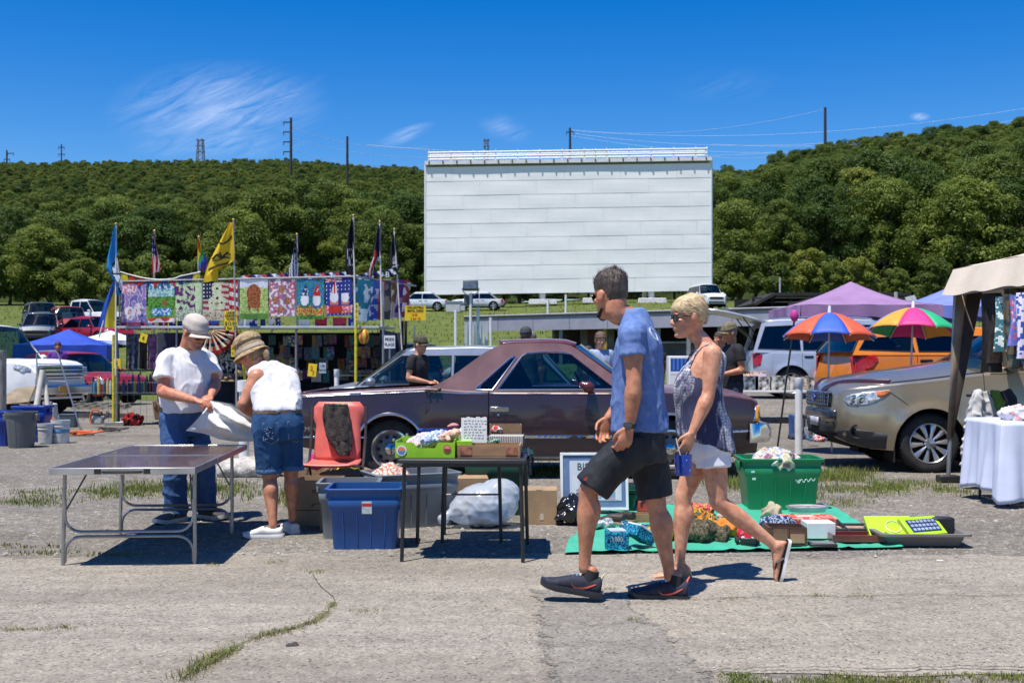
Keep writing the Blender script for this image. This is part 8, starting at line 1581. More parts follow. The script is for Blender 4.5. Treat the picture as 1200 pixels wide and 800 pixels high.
# ================================================================ FLAG STALL
def C(r,g,b):
 return srgb((r,g,b))
def cpan(name,corners,mat,pr_=None,dg_=None,nu=30,nv=40,wave=.02,freq=9,ph=.0,so_=.0,**k):
 tl,tr,br,bl=corners;nrm=(tr-tl).cross(bl-tl).normalized()
 def fn(u,v):
  p=bl.lerp(br,u).lerp(tl.lerp(tr,u),v);w=wave*(1.15-v)*(sin(u*freq+ph+1.2*sin(v*2.2+ph))+.4*sin(u*freq*2.1+2*ph));return p+nrm*w
 mb=MB().grid(fn,nu,nv,dg_);return mb.B(name,mat,pr_,fix=0,so_=so_,**k)
def dist(u,v,a,b,asp=1.0):
 return hypot(u-a,(v-b)*asp)
def d_spring(u,v):
 n=nz((u*6,v*8,1));m=nz((u*14,v*18,5))
 if v>.8 and u<.6:
  return C(215,120,150)if m>0 else C(240,225,235)
 if v<.16:
  return C(120,60,110)if m>-.1 else C(170,60,60)
 if dist(u,v,.35,.35,1.3)<.2 or dist(u,v,.7,.45,1.3)<.17:
  return C(238,232,236)if m>-.25 else C(200,120,130)
 return C(150,130,190)if n>.12 else C(225,190,205)if n>-.12 else C(110,110,180)
def d_camp(u,v):
 m=nz((u*12,v*16,9))
 if v>.84:
  return C(40,150,175)if m>-.1 else C(225,235,235)
 if v>.66:
  return C(200,225,205)if m>0 else C(120,180,190)
 if dist(u,v,.28,.72,1.2)<.11:
  return C(150,90,60)
 if .18<v<.36 and .18<u<.86:
  return C(60,130,200)if m>-.05 else C(220,235,245)
 if v<.12:
  return C(200,60,50)if sin(u*12)+(v-.06)*20>0 else C(235,225,220)
 if dist(u,v,.62,.5,1.2)<.09:
  return C(170,100,50)
 return C(95,160,60)if m>-.1 else C(50,110,45)
def d_lilac(u,v):
 m=nz((u*7,v*9,3));f=nz((u*22,v*28,8))
 if v<.30:
  return C(120,60,130)if f>.25 else C(215,225,195)if f>-.1 else C(120,150,90)
 if .0<u<.75 and m+.25*f>.02 and v<.9:
  return C(120,45,120)if f>0 else C(90,30,95)
 return C(205,225,180)if f>-.2 else C(165,195,130)
def d_birdhouse(u,v):
 f=nz((u*20,v*26,4))
 if ins((u,v),[(.22,.28),(.82,.28),(.90,.55),(.55,.72),(.18,.55)])or ins((u,v),[(.36,.68),(.70,.68),(.74,.88),(.55,.98),(.34,.88)]):
  for(a,b,r)in((.55,.83,.05),(.55,.58,.05),(.33,.46,.04),(.73,.46,.04)):
   if dist(u,v,a,b,1.3)<r:
    return C(30,25,25)
  an=atan2(v-.42,u-.54)
  if dist(u,v,.54,.42,1.3)<.055+.045*cos(5*an-1.6):
   return C(110,60,50)
  return C(225,225,190)if f>-.1 else C(190,200,160)
 if v<.22:
  return C(205,195,165)if f>-.15 else C(140,110,90)
 if u<.42 and v>.55:
  return C(240,240,240)if(sin(u*52)>.55 and sin(v*62)>.45)else C(30,35,70)
 return C(165,60,60)if sin(v*42+u*3)>0 else C(215,200,185)
def d_usa(u,v):
 return C(190,40,50)if int(v*9+u*.5)%2==0 else C(235,228,225)
def d_cow(u,v):
 f=nz((u*16,v*20,6))
 if dist(u,v,.5,.64,1.05)<.25 or(abs(u-.5)<.22 and .28<v<.62)or(.3<u<.36 and .2<v<.4)or(.62<u<.68 and .2<v<.4):
  return C(175,100,55)if f>-.1 else C(130,65,35)
 if abs(v-.76)<.035 and .18<u<.82:
  return C(210,190,150)
 if v>.78:
  return C(225,230,238)if f>-.35 else C(190,205,225)
 if v<.14:
  return C(90,140,60)
 return C(180,205,120)if f>.1 else C(120,165,75)if f>-.2 else C(225,215,150)
def d_dogs(u,v):
 f=nz((u*9,v*12,2));g=nz((u*22,v*30,12))
 for(a,b)in((.5,.72),(.25,.45),(.72,.42),(.45,.18)):
  if dist(u,v,a,b,1.2)<.12:
   return C(190,130,90)if g>-.15 else C(90,60,45)
 return C(235,225,228)if f>.1 else C(205,80,100)if f>-.12 else C(150,130,160)
def gnome(u,v,cx,hat,beard,body):
 if ins((u,v),[(cx-.15,.58),(cx+.15,.58),(cx+.04,.92)]):
  return hat(u,v)
 if dist(u,v,cx,.48,1.0)<.15:
  return beard
 if dist(u,v,cx,.58,1.0)<.035:
  return C(225,165,140)
 if abs(u-cx)<.15 and .28<v<.48:
  return body
 return None
def d_gnomes(u,v):
 f=nz((u*14,v*18,15));r=gnome(u,v,.30,lambda a,b:C(40,60,110)if f>-.3 else C(210,215,220),C(235,235,238),C(60,110,70))or gnome(u,v,.72,lambda a,b:C(215,235,235)if f>.42 else C(205,40,40),C(238,236,232),C(60,90,150))
 if r:
  return r
 if v<.10:
  return C(90,150,60)if f>-.1 else C(60,110,40)
 if v<.34:
  return C(215,90,60)if f>.1 else C(235,190,90)if f>-.1 else C(70,130,60)
 return C(40,110,170)if f>.1 else C(60,150,190)if f>-.15 else C(50,130,70)
def d_patriot(u,v):
 f=nz((u*14,v*18,25));star=sin(u*45)>.72 and sin(v*58)>.6;r=gnome(u,v,.32,lambda a,b:C(200,45,45)if sin(a*60)>0 else C(240,235,230),C(240,240,240),C(225,120,90))or gnome(u,v,.72,lambda a,b:C(240,240,240)if star else C(35,50,130),C(240,240,240),C(220,120,100))
 if r:
  return r
 if .06<v<.27:
  return C(205,50,45)if abs(u-.35)<.25 else C(215,95,100)if f>-.2 else C(235,220,225)
 if v>.88 and u<.6:
  return C(200,50,55)if sin(v*90+u*12)>0 else C(235,225,230)
 return C(235,235,245)if star else C(35,50,140)
def d_flag_us(u,v):
 if v>.46 and u<.62:
  return C(235,235,240)if(sin(u*30)>.5 and sin(v*44)>.45)else C(35,55,120)
 return C(190,40,50)if int(u*7)%2==0 else C(232,226,224)
def d_thin_blue(u,v):
 if v>.62 and u<.6:
  return C(200,200,210)if(sin(u*30)>.5 and sin(v*44)>.45)else C(25,32,60)
 k=int((u*1.0+v*.55)*7);return C(40,60,130)if k==4 else C(225,225,232)if k%2 else C(25,30,48)
def d_rainbow(u,v):
 t=(u*.55+(1-v)*.75);return[C(205,50,45),C(230,120,40),C(235,200,50),C(60,150,70),C(50,90,180),C(110,60,140)][max(0,min(5,int(t*5.2)))]
def d_peace(u,v):
 r=dist(u,v,1.0,.34,1.9)
 if r<.62:
  if r>.54 or abs(v-.34)<.02 or abs((v-.34)-(u-1.0)*.5)<.02:
   return C(25,25,40)
  return C(215,225,235)
 return C(35,140,205)
def d_ukraine(u,v):
 return C(35,80,175)if u<.45 else C(225,200,45)
def d_yellow(u,v):
 return C(228,190,40)
def d_black_mark(u,v):
 f=nz((u*9,v*14,2));return C(200,200,205)if(.3<u<.8 and .22<v<.55 and f>.18)else C(22,22,28)
def d_skull(u,v):
 if dist(u,v,.62,.38,1.6)<.20:
  return C(25,25,28)if(dist(u,v,.55,.40,1.6)<.05 or dist(u,v,.70,.40,1.6)<.05)else C(215,215,215)
 if abs(v-.16)<.03 and .3<u<.9:
  return C(205,205,205)
 return C(22,22,26)
def d_red_line(u,v):
 k=int((u+v*.5)*8);return C(200,60,40)if k in(4,5)and v<.6 else C(215,215,222)if k%2 and v<.5 else C(28,32,58)
POLE=M('flag_pole',(.42,.42,.42),Q=.35,mt_=.5,var=.1)
POLE_W=M('flag_pole_white',(.68,.66,.60),Q=.4,var=.05)
YEL=M('sign_yellow',(.80,.56,.015),Q=.55,var=.03)
YTAPE=M('tape_yellow',(.66,.56,.03),Q=.6,var=.15,vs=20)
SIGN_RED=M('sign_red',(.62,.06,.02),Q=.6,var=0)
def flag_stall():
 d=22.0;g=zg(0,d);ro=Th('market_stall','long flag stall framed in pipes with a grey roof board and dark hanging goods','stall',P(290,490,d).xy.to_3d()+V((0,1.5,g)));pipe=M('stall_pipe',(.30,.31,.32),Q=.4,mt_=.6,var=.15);zr=P(0,383,d).z
 def X(px,dd=d):
  return(px-CX)/F*dd
 for px,top in((137,440),(207,384),(277,384),(347,384),(417,384),(449,330)):
  MB().tube([V((X(px),d,g)),V((X(px),d,(zr if top>380 else P(0,top,d).z)))],.022,8).B('upright',pipe,ro)
 for px in(140,280,430,470):
  MB().tube([V((X(px,d),d+3.0,g)),V((X(px,d),d+3.0,zr+.1))],.022,8).B('upright',pipe,ro)
 MB().box((X(291),d+1.4,zr+.02),(X(445)-X(137),3.0,.05),rx(R(1.2))).B('roof_board',M('stall_roof',(.36,.40,.42),Q=.5,var=.1),ro,bv=.01);MB().tube([V((X(140),d,P(0,331,d).z+.02)),V((X(415),d,P(0,325,d).z+.02))],.018,8).B('hanging_rail',pipe,ro)
 for px,py in((140,331),(237,330),(279,328),(347,327),(415,325)):
  MB().tube([V((X(px),d+.01,zr)),V((X(px),d+.01,P(0,py,d).z+.02))],.016,8).B('rail_post',pipe,ro)
 MB().tube([V((X(415),d,P(0,325,d).z+.02)),V((X(472,d),d+3.0,P(0,325,d).z+.02))],.018,8).B('hanging_rail',pipe,ro);back=M('backdrop_cloth',(.035,.045,.07),Q=.95,var=.3,vs=3);MB().box((X(291),d+2.9,(zr+g)/2),(X(452)-X(130),.04,zr-g-.1)).B('back_wall',back,ro,sm_=0);MB().box((X(445),d+1.5,(zr+g)/2),(.04,2.7,zr-g-.1)).B('side_wall',M('side_dark_blue',(.02,.045,.09),Q=.9,var=.5,vs=4),ro,sm_=0);rg=random.Random(12)
 tones=[(.04,.12,.30),(.30,.06,.05),(.06,.16,.10),(.10,.10,.12),(.40,.28,.08),(.04,.22,.32),(.16,.05,.18),(.50,.50,.52)]
 for r in range(4):
  for k in range(22):
   px=150+13.4*k+rg.uniform(-2,2);py=388+14.5*r+rg.uniform(-1,1);w,h=rg.uniform(.14,.21),rg.uniform(.19,.27);yy=d+(1.6 if r<2 else 2.0)+rg.uniform(-.4,.6);p=V((X(px,d)+rg.uniform(-.05,.05),yy,P(0,py,d).z-.05))
   if 220<px<258 and r>1:
    continue
   t=tones[rg.randrange(8)];t2=tones[rg.randrange(8)];s=rg.randrange(99);MB().grid(lambda u,v,p=p,w=w,h=h:p+V(((u-.5)*w,.012*sin(u*9+v*4),-h*(1-v))),6,8,lambda u,v,t=t,t2=t2,s=s:t if nz((u*4,v*5,s))>-.05 else tuple(c*1.6 for c in t2)).B('hanging_print',PRINT,ro,fix=0)
 wood=M('counter_wood',(.42,.30,.16),Q=.8,var=.15,vs=4)
 for(a,b,py,dd)in((250,300,446,.4),(390,445,440,.8)):
  MB().box(((X(a)+X(b))/2,d+dd,P(0,py,d).z),(X(b)-X(a),.8,.03)).B('counter',wood,ro,bv=.005)
 MB().box(((X(138)+X(205))/2,d+.3,P(0,462,d).z),(X(205)-X(138),.5,.03)).B('shelf',BLM,ro,sm_=0);MB().box(((X(138)+X(205))/2,d+.3,P(0,434,d).z),(X(205)-X(138),.5,.03)).B('shelf',BLM,ro,sm_=0);MB().box((X(134),d+.1,(P(0,432,d).z+g)/2),(.11,.11,P(0,432,d).z-g)).B('wooden_post',M('post_wood',(.42,.27,.13),Q=.8,var=.2,vs=5,st_=(4,4,.5)),ro,sm_=0);wirem=M('wire_green',(.10,.13,.10),Q=.6)
 for i in range(15):
  x=X(98)+(X(202)-X(98))*i/14;MB().tube([V((x,d-.02,P(0,436,d).z)),V((x,d-.02,g+.05))],.003,4).B('wire',wirem,ro)
 for py in(436,448,460,472):
  MB().tube([V((X(98),d-.02,P(0,py,d).z)),V((X(202),d-.02,P(0,py,d).z))],.004,4).B('wire',wirem,ro)
 cols=[(.03,.10,.26),(.04,.20,.30),(.45,.50,.55),(.30,.04,.06),(.05,.22,.16),(.12,.06,.25),(.50,.42,.12),(.55,.55,.58),(.02,.04,.10)]
 for r,(z_py,n,x0,x1)in enumerate(((461,17,140,203),(433.0,9,205,222),(462,9,101,131))):
  for i in range(n):
   px=x0+(x1-x0)*(i+.5)/n;hgt=rg.uniform(.24,.38);c=rg.choice(cols);p=V((X(px),d+.22+rg.uniform(-.08,.1),P(0,z_py,d).z+(.015 if r==0 else 0)));o=MB().lathe([(0,0),(.030,0),(.034,hgt*.6),(.020,hgt*.85),(.012,hgt),(0,hgt)],n=9).B('bottle',M('bottle_%d'%cols.index(c),c,Q=.3,var=.2),None);o.location=p
   nth=['first','second','third','fourth','fifth','sixth','seventh','eighth','ninth','tenth','eleventh','twelfth','thirteenth','fourteenth','fifteenth','sixteenth','seventeenth'][i];cn=['navy','teal blue','pale grey','dark red','green','violet','mustard','whitish','black blue'][cols.index(c)]
   tag(o,'%s bottle shaped ornament, %s from left on the %s'%(cn,nth,['wire rack shelf','upper shelf end','left end of the rack'][r]),'ornament','ornaments on the stall racks')
 for(x0,x1,t0,t1,b0,b1,fn,lab,tx)in[(141.5,171.5,332.5,332.5,386,386,d_spring,'lavender and pink printed flag, leftmost on the stall rail',None),(173.5,204.5,332.5,332,378,377,d_camp,'green and blue camping print flag, second on the stall rail',None),(205.5,236.5,331,330.5,376,376,d_lilac,'flag with purple lilac flowers on pale green',None),(238,268,331,330,376,375,d_birdhouse,'flag with a white birdhouse over stars and stripes',None),(269,280,326.5,326,372,372,d_usa,'narrow red and white USA striped flag beside the cow flag','USA'),(281,314,327,327,374,374,d_cow,'flag with a brown highland cow in a meadow',None),(315,345.5,327.5,327,371,370,d_dogs,'pink and white flag printed with small dogs',None),(347.5,380,327,327,374,374,d_gnomes,'flag with two gnomes among red mushrooms',None),(381.5,413,325.5,324,370,369,d_patriot,'blue flag with two gnomes in star and stripe hats',None)]:
  o=cpan('garden_flag',(P(x0,t0,d),P(x1,t1,d),P(x1,b1,d),P(x0,b0,d)),FLAGM,None,fn,36,50,.016,8,x0,lb=lab,cat='flag');o['group']='printed flags hung along the stall rail'
  if tx:
   lp=o.location
   for i,ch in enumerate('USA'):
    q=P((x0+x1)/2,334.5+13*i,d-.03)-lp;t=text(ch,.16,q,SIGN_RED,o,name='lettering',depth=.002,rot=Matrix.Rotation(R(90),4,'X').to_3x3())
 for i,(px,w,c,lab)in enumerate([(148,14,(150,40,50),'dark red'),(163,11,(90,60,150),'violet'),(177,13,(232,232,238),'white'),(191,11,(150,35,45),'brick red'),(202,8,(35,45,120),'navy'),(213,10,(60,60,70),'charcoal'),(245,24,(55,110,200),'bright blue'),(287,11,(225,225,230),'white with a red star'),(297,10,(40,55,140),'blue with red stroke'),(308,6,(40,70,60),'dark green'),(318,7,(235,220,215),'cream'),(326,6,(60,60,120),'slate blue'),(357,11,(232,232,232),'plain white'),(376,14,(195,45,45),'red and white'),(398,16,(190,60,75),'rose red'),(412,8,(45,60,150),'royal blue')]):
  c2=[(232,225,225),(40,50,130),(170,40,50),(225,225,225)][i%4]
  def fn(u,v,c=c,c2=c2,i=i):
   return C(*c)if nz((u*3,v*3,i*3.3))>-.18 else C(*c2)
  py0,py1=(374,386.5)if px<260 else(372,384)if px>340 else(372,385.5)
  o=cpan('small_flag',(P(px-w/2,py0,d+.1),P(px+w/2,py0,d+.1),P(px+w/2,py1,d+.1),P(px-w/2,py1,d+.1)),FLAGM,None,fn,10,12,.010,6,i,lb='small %s flag, %s in the low row under the big flags'%(lab,['first','second','third','fourth','fifth','sixth','seventh','eighth','ninth','tenth','eleventh','twelfth','thirteenth','fourteenth','fifteenth','sixteenth'][i]),cat='flag');o['group']='small flags in the low row of the stall'
 pal=[((45,130,150),(210,225,230)),((60,90,180),(190,200,225)),((170,60,70),(40,55,110)),((150,140,130),(70,70,80)),((130,100,70),(200,190,170)),((90,40,140),(170,150,190)),((120,50,60),(190,180,180))];names=['teal','blue and white','red and navy','grey','tan','purple','dull red']
 for i in range(7):
  px=419+7.6*i;dd=d+.35*i;a=P(px,327,dd);a.x+=0;w=.62;ca,sa=cos(R(66)),sin(R(66));e=V((ca*w,sa*w,0));hgt=.80
  def fn(u,v,i=i):
   return C(*pal[i][0])if nz((u*2.5,v*6,i*4.1))>-.1 else C(*pal[i][1])
  o=cpan('garden_flag',(a,a+e,a+e+V((-.08,0,-hgt)),a+V((-.12,0,-hgt))),FLAGM,None,fn,14,20,.03,7,i*1.7,lb='%s flag, %s of the row turned sideways at the stall corner'%(names[i],['first','second','third','fourth','fifth','sixth','seventh'][i]),cat='flag');o['group']='flags on the side rail of the stall'
 for(x0,x1,y0,y1,dd,cs,lab)in((282,352,323,319,.25,[(40,55,120),(225,225,230),(180,50,55)],'red white and blue sash along the back rail left part'),(356,413,321,318,.4,[(35,40,90),(215,220,228),(190,55,60)],'navy and red sash along the back rail right part'),(416,466,322,314,1.2,[(40,60,110),(205,210,215),(30,30,36)],'dark and white banner on the far side rail')):
  o=cpan('banner',(P(x0,y0,d+dd),P(x1,y1,d+dd),P(x1,y1+7,d+dd),P(x0,y0+6,d+dd)),FLAGM,None,lambda u,v,cs=cs:C(*cs[int((u*11+v*1.5))%3]),50,5,.03,40,0,lb=lab,cat='banner')
 text('B',.16,P(454,322,d+1.1)-o.location,WHI,o,name='lettering',rot=Matrix.Rotation(R(90),4,'X').to_3x3());bt=Th('bunting','string of red, blue and yellow pennants between the flag poles','bunting',P(188,326,d));MB().tube([P(141+94*t,318.5+9*sin(pi*min(1,t*1.0))*(1 if t<.75 else .75),d)for t in[i/16 for i in range(17)]],.012,6).B('cord',POLE_W,bt)
 pc=[(215,190,40),(190,50,45),(195,45,45),(40,60,130),(190,45,50),(50,70,140),(175,45,55),(40,50,110),(45,50,100),(200,180,60)]
 for i in range(10):
  t=(i+.5)/10;px=141+94*t;py=319.5+9*sin(pi*t)*(1 if t<.75 else .75);cpan('pennant',(P(px-4.3,py,d),P(px+4.3,py,d),P(px+4.0,py+9,d),P(px-4.0,py+9,d)),FLAGM,bt,lambda u,v,i=i:C(*pc[i]),5,5,.012,6,i)
 fa=Th('bunting_fan','pleated half round fan bunting with red, cream and navy bands','bunting',P(250,400,d-.1));cc=P(247,386,d-.08)
 def fan(u,v):
  a=R(188)+R(165)*u+R(6);r=.06+.42*v;return cc+V((r*cos(a)*1.12,.03*cos(u*60)-.05,r*sin(a)))
 def fcol(u,v):
  s=cos(u*60)
  if v>.84:
   return C(170,30,40)
  if .48<v<.66:
   return C(30,35,60)if s>-.5 else C(225,215,200)
  return C(190,50,50)if s>.35 else C(232,215,180)
 MB().grid(fan,60,14,fcol).B('pleats',FLAGM,fa,fix=0)
 def tall(px0,py0,px1,py1,dd,left,right,dg_,lb,nu=14,nv=30,mat=POLE,extra=None,wave=.05,r=.016):
  p0,p1=P(px0,py0,dd),P(px1,py1,dd);rt=Th('flag',lb,'flag',V((p1.x,dd,p1.z)),gp_='flags on poles at the stall');MB().tube([p1,p0],r,8).B('pole',mat,rt);MB().ell(p0+V((0,0,.02)),(.026,.026,.03)).B('finial',M('finial_gold',(.5,.36,.12),Q=.4,mt_=.6),rt)
  def ev(tab,t):
   k=t*(len(tab)-1);i=min(int(k),len(tab)-2);return V(tab[i]).lerp(V(tab[i+1]),k-i)
  def fn(u,v):
   a,b=ev(left,1-v),ev(right,1-v);q=a.lerp(b,u);p=P(q.x,q.y,dd);p.y+=wave*sin(u*8+v*4)-.03;return p
  f=MB().grid(fn,nu,nv,dg_).B('cloth',FLAGM,rt,fix=0);return rt,f,fn
 tall(136,264,135.5,440,21.6,[(135,266),(131,285),(126,302),(124.5,315),(129,322),(135,333),(137,345)],[(136.5,266),(138,285),(139,300),(140,312),(141,322),(143.5,331),(142,346)],d_peace,'bright blue flag with a peace sign hanging limp, leftmost pole',mat=POLE_W)
 tall(137,325,116,395,21.9,[(134,330),(128,342),(121,358),(117,372),(115,383)],[(139,335),(138.5,350),(138,362),(137,374),(135,385)],d_ukraine,'blue and yellow flag hanging beside the leftmost pole',mat=POLE_W);tall(181,272,180,440,22.2,[(180.5,274),(178.5,290),(178,305),(178,322)],[(182,274),(185,290),(188,308),(187.5,318)],d_flag_us,'United States flag hanging limp behind the bunting')
 tall(233,279,232,384,22.2,[(233,280),(231.5,295),(231,308),(231,315)],[(234,280),(239,294),(244,306),(240,318)],d_rainbow,'rainbow flag on a thin pole left of the yellow flag')
 rt,fl,fn=tall(273.5,259,278,490,21.5,[(271,261),(258,283),(246,305),(241,317),(239,325),(238.5,331)],[(274,261),(275,280),(276,296),(275,305),(256,316),(255,329)],d_yellow,'large yellow flag with a black snake and lettering on the tallest left pole',nu=20);ink=M('snake_black',(.03,.025,.012),Q=.8,var=0);mb=MB()
 for pts in(((.10,.78),(.35,.76),(.6,.80),(.85,.84)),((.12,.60),(.3,.64),(.45,.58),(.62,.62),(.8,.60)),((.2,.56),(.42,.53),(.6,.56),(.78,.52)),((.35,.66),(.5,.60),(.68,.64))):
  mb.tube([fn(u,v)+V((0,-.012,0))for u,v in cat_(pts,5)],.016,6)
 mb.B('snake',ink,fl);mb=MB()
 for i in range(13):
  u=.12+.055*i;mb.tube([fn(u,.42)+V((0,-.012,0)),fn(u+.012,.36)+V((0,-.012,0))],.009,5)
 mb.B('lettering',ink,fl);tall(348,276,349,384,22.2,[(347,280),(343,298),(339,314),(336.5,326)],[(348.5,278),(350,292),(350,308),(349,324)],d_thin_blue,'dark striped flag with one blue line on the middle pole')
 tall(414,254,417,425,21.8,[(412.5,257),(407.5,276),(404,296),(404.5,312),(406,322)],[(414.5,257),(415.5,275),(416,292),(416,310),(415,322)],d_black_mark,'black flag with white print on the right tall pole',mat=POLE_W)
 tall(445,261,448,425,22.4,[(443.5,264),(440,282),(436,302),(432,318),(431.5,324)],[(446,264),(446.5,280),(447,300),(439,312),(436,325)],d_red_line,'dark stars and stripes flag with red on the second right pole',mat=POLE_W);tall(462,270,472,425,23.4,[(461,276),(457,294),(456,312),(456,318)],[(463.5,274),(465.5,290),(467,305),(467.5,316)],d_skull,'black pirate flag with skull on the far right pole',mat=POLE_W)
 for(a,b,lab)in(((133,392),(133,430),'yellow taped pole at the left end of the flag stall'),((281,387),(287,425),'leaning yellow taped pole beside the large yellow flag pole'),((417,372),(417,425),'yellow taped pole at the right end of the flag stall')):
  p0,p1=P(*a,d-.2),P(*b,d-.2);p1.z=min(p1.z,g+.9);p1=p0+(p1-p0)*((p0.z-g)/(p0.z-p1.z));MB().tube([p0,p1],.028,8).B('pole',YTAPE,None,lb=lab,cat='pole')
 def sign(x0,y0,x1,y1,dd,lines,lb,board=YEL,ang=.0,post=None):
  c=P((x0+x1)/2,(y0+y1)/2,dd);w,h=(x1-x0)/F*dd,(y1-y0)/F*dd;rt=Th('price_sign',lb,'sign',c,0,w_=0);m=ry(R(ang));MB().box((0,0,0),(w,.015,h),m).B('board',board,rt,sm_=0)
  for(s,fx,fz,sz,mt)in lines:
   text(s,sz*h,m@V((fx*w,-.012,fz*h)),mt,rt,depth=.001,xs=.85,bold=.004*h,rot=m@Matrix.Rotation(R(90),3,'X'))
  if post:
   MB().tube([V((0,.02,-h/2)),V((0,.02,-(c.z-g)))],.02,6).B('post',pipe,rt)
 sign(263,364,278,387,d-.5,[('LARGE',0,.40,.17,INK),('GARDEN',0,.24,.17,INK),('FLAGS',0,.08,.17,INK),('$12.00',0,-.15,.25,INK),('2 for 22',0,-.38,.25,INK)],'yellow sign reading LARGE GARDEN FLAGS 12 hanging at the stall')
 sign(474.5,358,499,375.5,d+2,[('COLLECTIBLE',0,.38,.21,INK),('METAL SIGNS',0,.15,.21,INK),('10.00',-.05,-.10,.22,SIGN_RED),('2 for 18',0,-.36,.24,SIGN_RED)],'yellow sign reading COLLECTIBLE METAL SIGNS on two dark posts')
 for px in(471.5,475.5):
  MB().tube([P(px,376,d+2.05),V((P(px,376,d+2.05).x,d+2.05,zg(0,d+2.05)))],.03,6).B('pole',M('post_dark_red',(.06,.02,.018),Q=.7),None,lb='dark post, %s of the two under the metal signs board'%('left' if px<473 else 'right'),cat='pole')
 sign(164,391,172.5,401,d-.3,[('6',0,0,.7,INK)],'small tilted yellow price card above the hanging scarves',ang=14);sign(133.5,420,142,431.5,d-.3,[('5',-.1,.05,.6,INK),('EA',.1,-.35,.25,INK)],'small yellow price card on the wooden post');sign(416,355,420,375,d-.25,[('5',0,.30,.25,INK),('F',0,.0,.25,INK),('L',0,-.28,.25,INK)],'narrow upright yellow card on the right tall pole')
 sign(446.8,359,450.2,379,d+.3,[('4',0,.30,.22,INK),('X',0,.0,.22,INK),('6',0,-.28,.22,INK)],'narrow upright yellow card on the second right pole');sign(361,426,371,441,d-.3,[('2',-.1,.12,.5,SIGN_RED),('5',.15,-.2,.4,SIGN_RED)],'yellow card with red numbers on the stall counter',ang=6)
 sign(450,393,463,408,d-.2,[('PRIDE',0,.2,.32,INK),('FLAGS',0,-.2,.32,INK)],'white sign reading PRIDE FLAGS above the silver hatchback',board=WHI,post=1);sign(374,425,382,437,d-.2,[('1.00',0,.2,.3,INK),('EACH',0,-.2,.28,INK)],'small white price card beside the red numbered yellow card',board=M('card_blue_white',(.42,.5,.6),Q=.6))
 sign(271,404,275,418,d-.3,[('8',0,.2,.3,INK),('0',0,-.2,.3,INK)],'narrow yellow card below the fan bunting')
 for i,(px,w,c1,c2,lab)in enumerate([(151,7,(52,58,60),(110,105,110),'grey'),(158,10,(50,55,75),(90,100,120),'slate blue'),(168,10,(62,38,34),(40,30,30),'dark brown'),(178.5,11,(140,90,130),(95,60,95),'mauve'),(200,11,(50,32,70),(30,26,48),'deep purple'),(212,8,(48,44,60),(28,28,40),'charcoal violet')]):
  o=cpan('scarf',(P(px-w/2,391,d+.05),P(px+w/2,391,d+.05),P(px+w/2+(1 if i==3 else 0),433,d+.05),P(px-w/2,432,d+.05)),PRINT,None,lambda u,v,c1=c1,c2=c2,i=i:C(*c1)if nz((u*4,v*9,i*5))>-.05 else C(*c2),12,26,.03,9,i,lb='%s printed scarf hanging from the stall roof edge'%lab,cat='scarf',gp_='scarves hanging at the left of the stall')
 wb=Th('wind_spinner','red and yellow striped balloon spinner hanging at the right of the stall','wind spinner',P(426,394,d-.1));c=P(426,394,d-.1)
 for i in range(12):
  a0,a1=2*pi*i/12,2*pi*(i+1)/12;MB().grid(lambda u,v,a0=a0,a1=a1:c+V((cos(a0+(a1-a0)*u)*.11*sin(.15+2.75*v),sin(a0+(a1-a0)*u)*.11*sin(.15+2.75*v),.15*cos(.15+2.8*v))),3,10).B('gore',M('spinner_%d'%(i%2),((.55,.10,.02),(.66,.50,.04))[i%2],Q=.6),wb)
 heap('bag',V((X(157),d-.1,g)),(.40,.30,.30),Pt('red_black_bag',[(.33,.012,.012),(.03,.01,.01),(.40,.03,.03)],5),None,41,7,.02,.03,'dark red bag on the ground under the wire racks','bag');heap('goods',V((X(262),d+.35,P(0,445,d).z)),(.5,.4,.12),Pt('mixed_goods',[(.5,.3,.15),(.55,.5,.45),(.45,.08,.04),(.1,.12,.2),(.55,.42,.1)],16),None,42,10,.015,.02,'mixed small goods on the tan counter left of centre','goods')
 heap('goods',V((X(284),d+.2,P(0,440,d).z)),(.35,.3,.16),Pt('pink_goods',[(.6,.12,.2),(.62,.5,.2),(.6,.55,.5),(.5,.25,.05)],18),None,43,8,.015,.02,'pink and yellow goods on the counter beside the bending woman','goods')
 heap('goods',V((X(258),d+.8,P(0,428,d).z-.2)),(.7,.5,.55),Pt('black_white_plush',[(.02,.02,.02),(.03,.03,.03),(.6,.6,.6),(.02,.02,.02),(.45,.45,.45)],5),None,44,9,.025,.03,'black and white plush toys piled behind the counter','plush toys');heap('goods',V((X(300),d+.6,P(0,452,d).z)),(.6,.4,.2),Pt('mixed_goods',[(.5,.3,.15)]),None,45,8,.015,.02,'mixed goods right of the pink and yellow goods','goods')
 o=MB().ell((0,0,.09),(.09,.09,.09),None,18,12).B('ball',M('ball_mint',(.45,.68,.60),Q=.4),None,lb='pale mint ball on the counter at the stall centre',cat='ball');o.location=P(346,440,d+.3);MB().box((X(418),d+.8,P(0,436,d).z),(.5,.3,.06)).B('merchandise',Pt('mixed_goods',[(.5,.3,.15)]),None,lb='flat tray of goods on the right hand counter',cat='goods')
flag_stall()
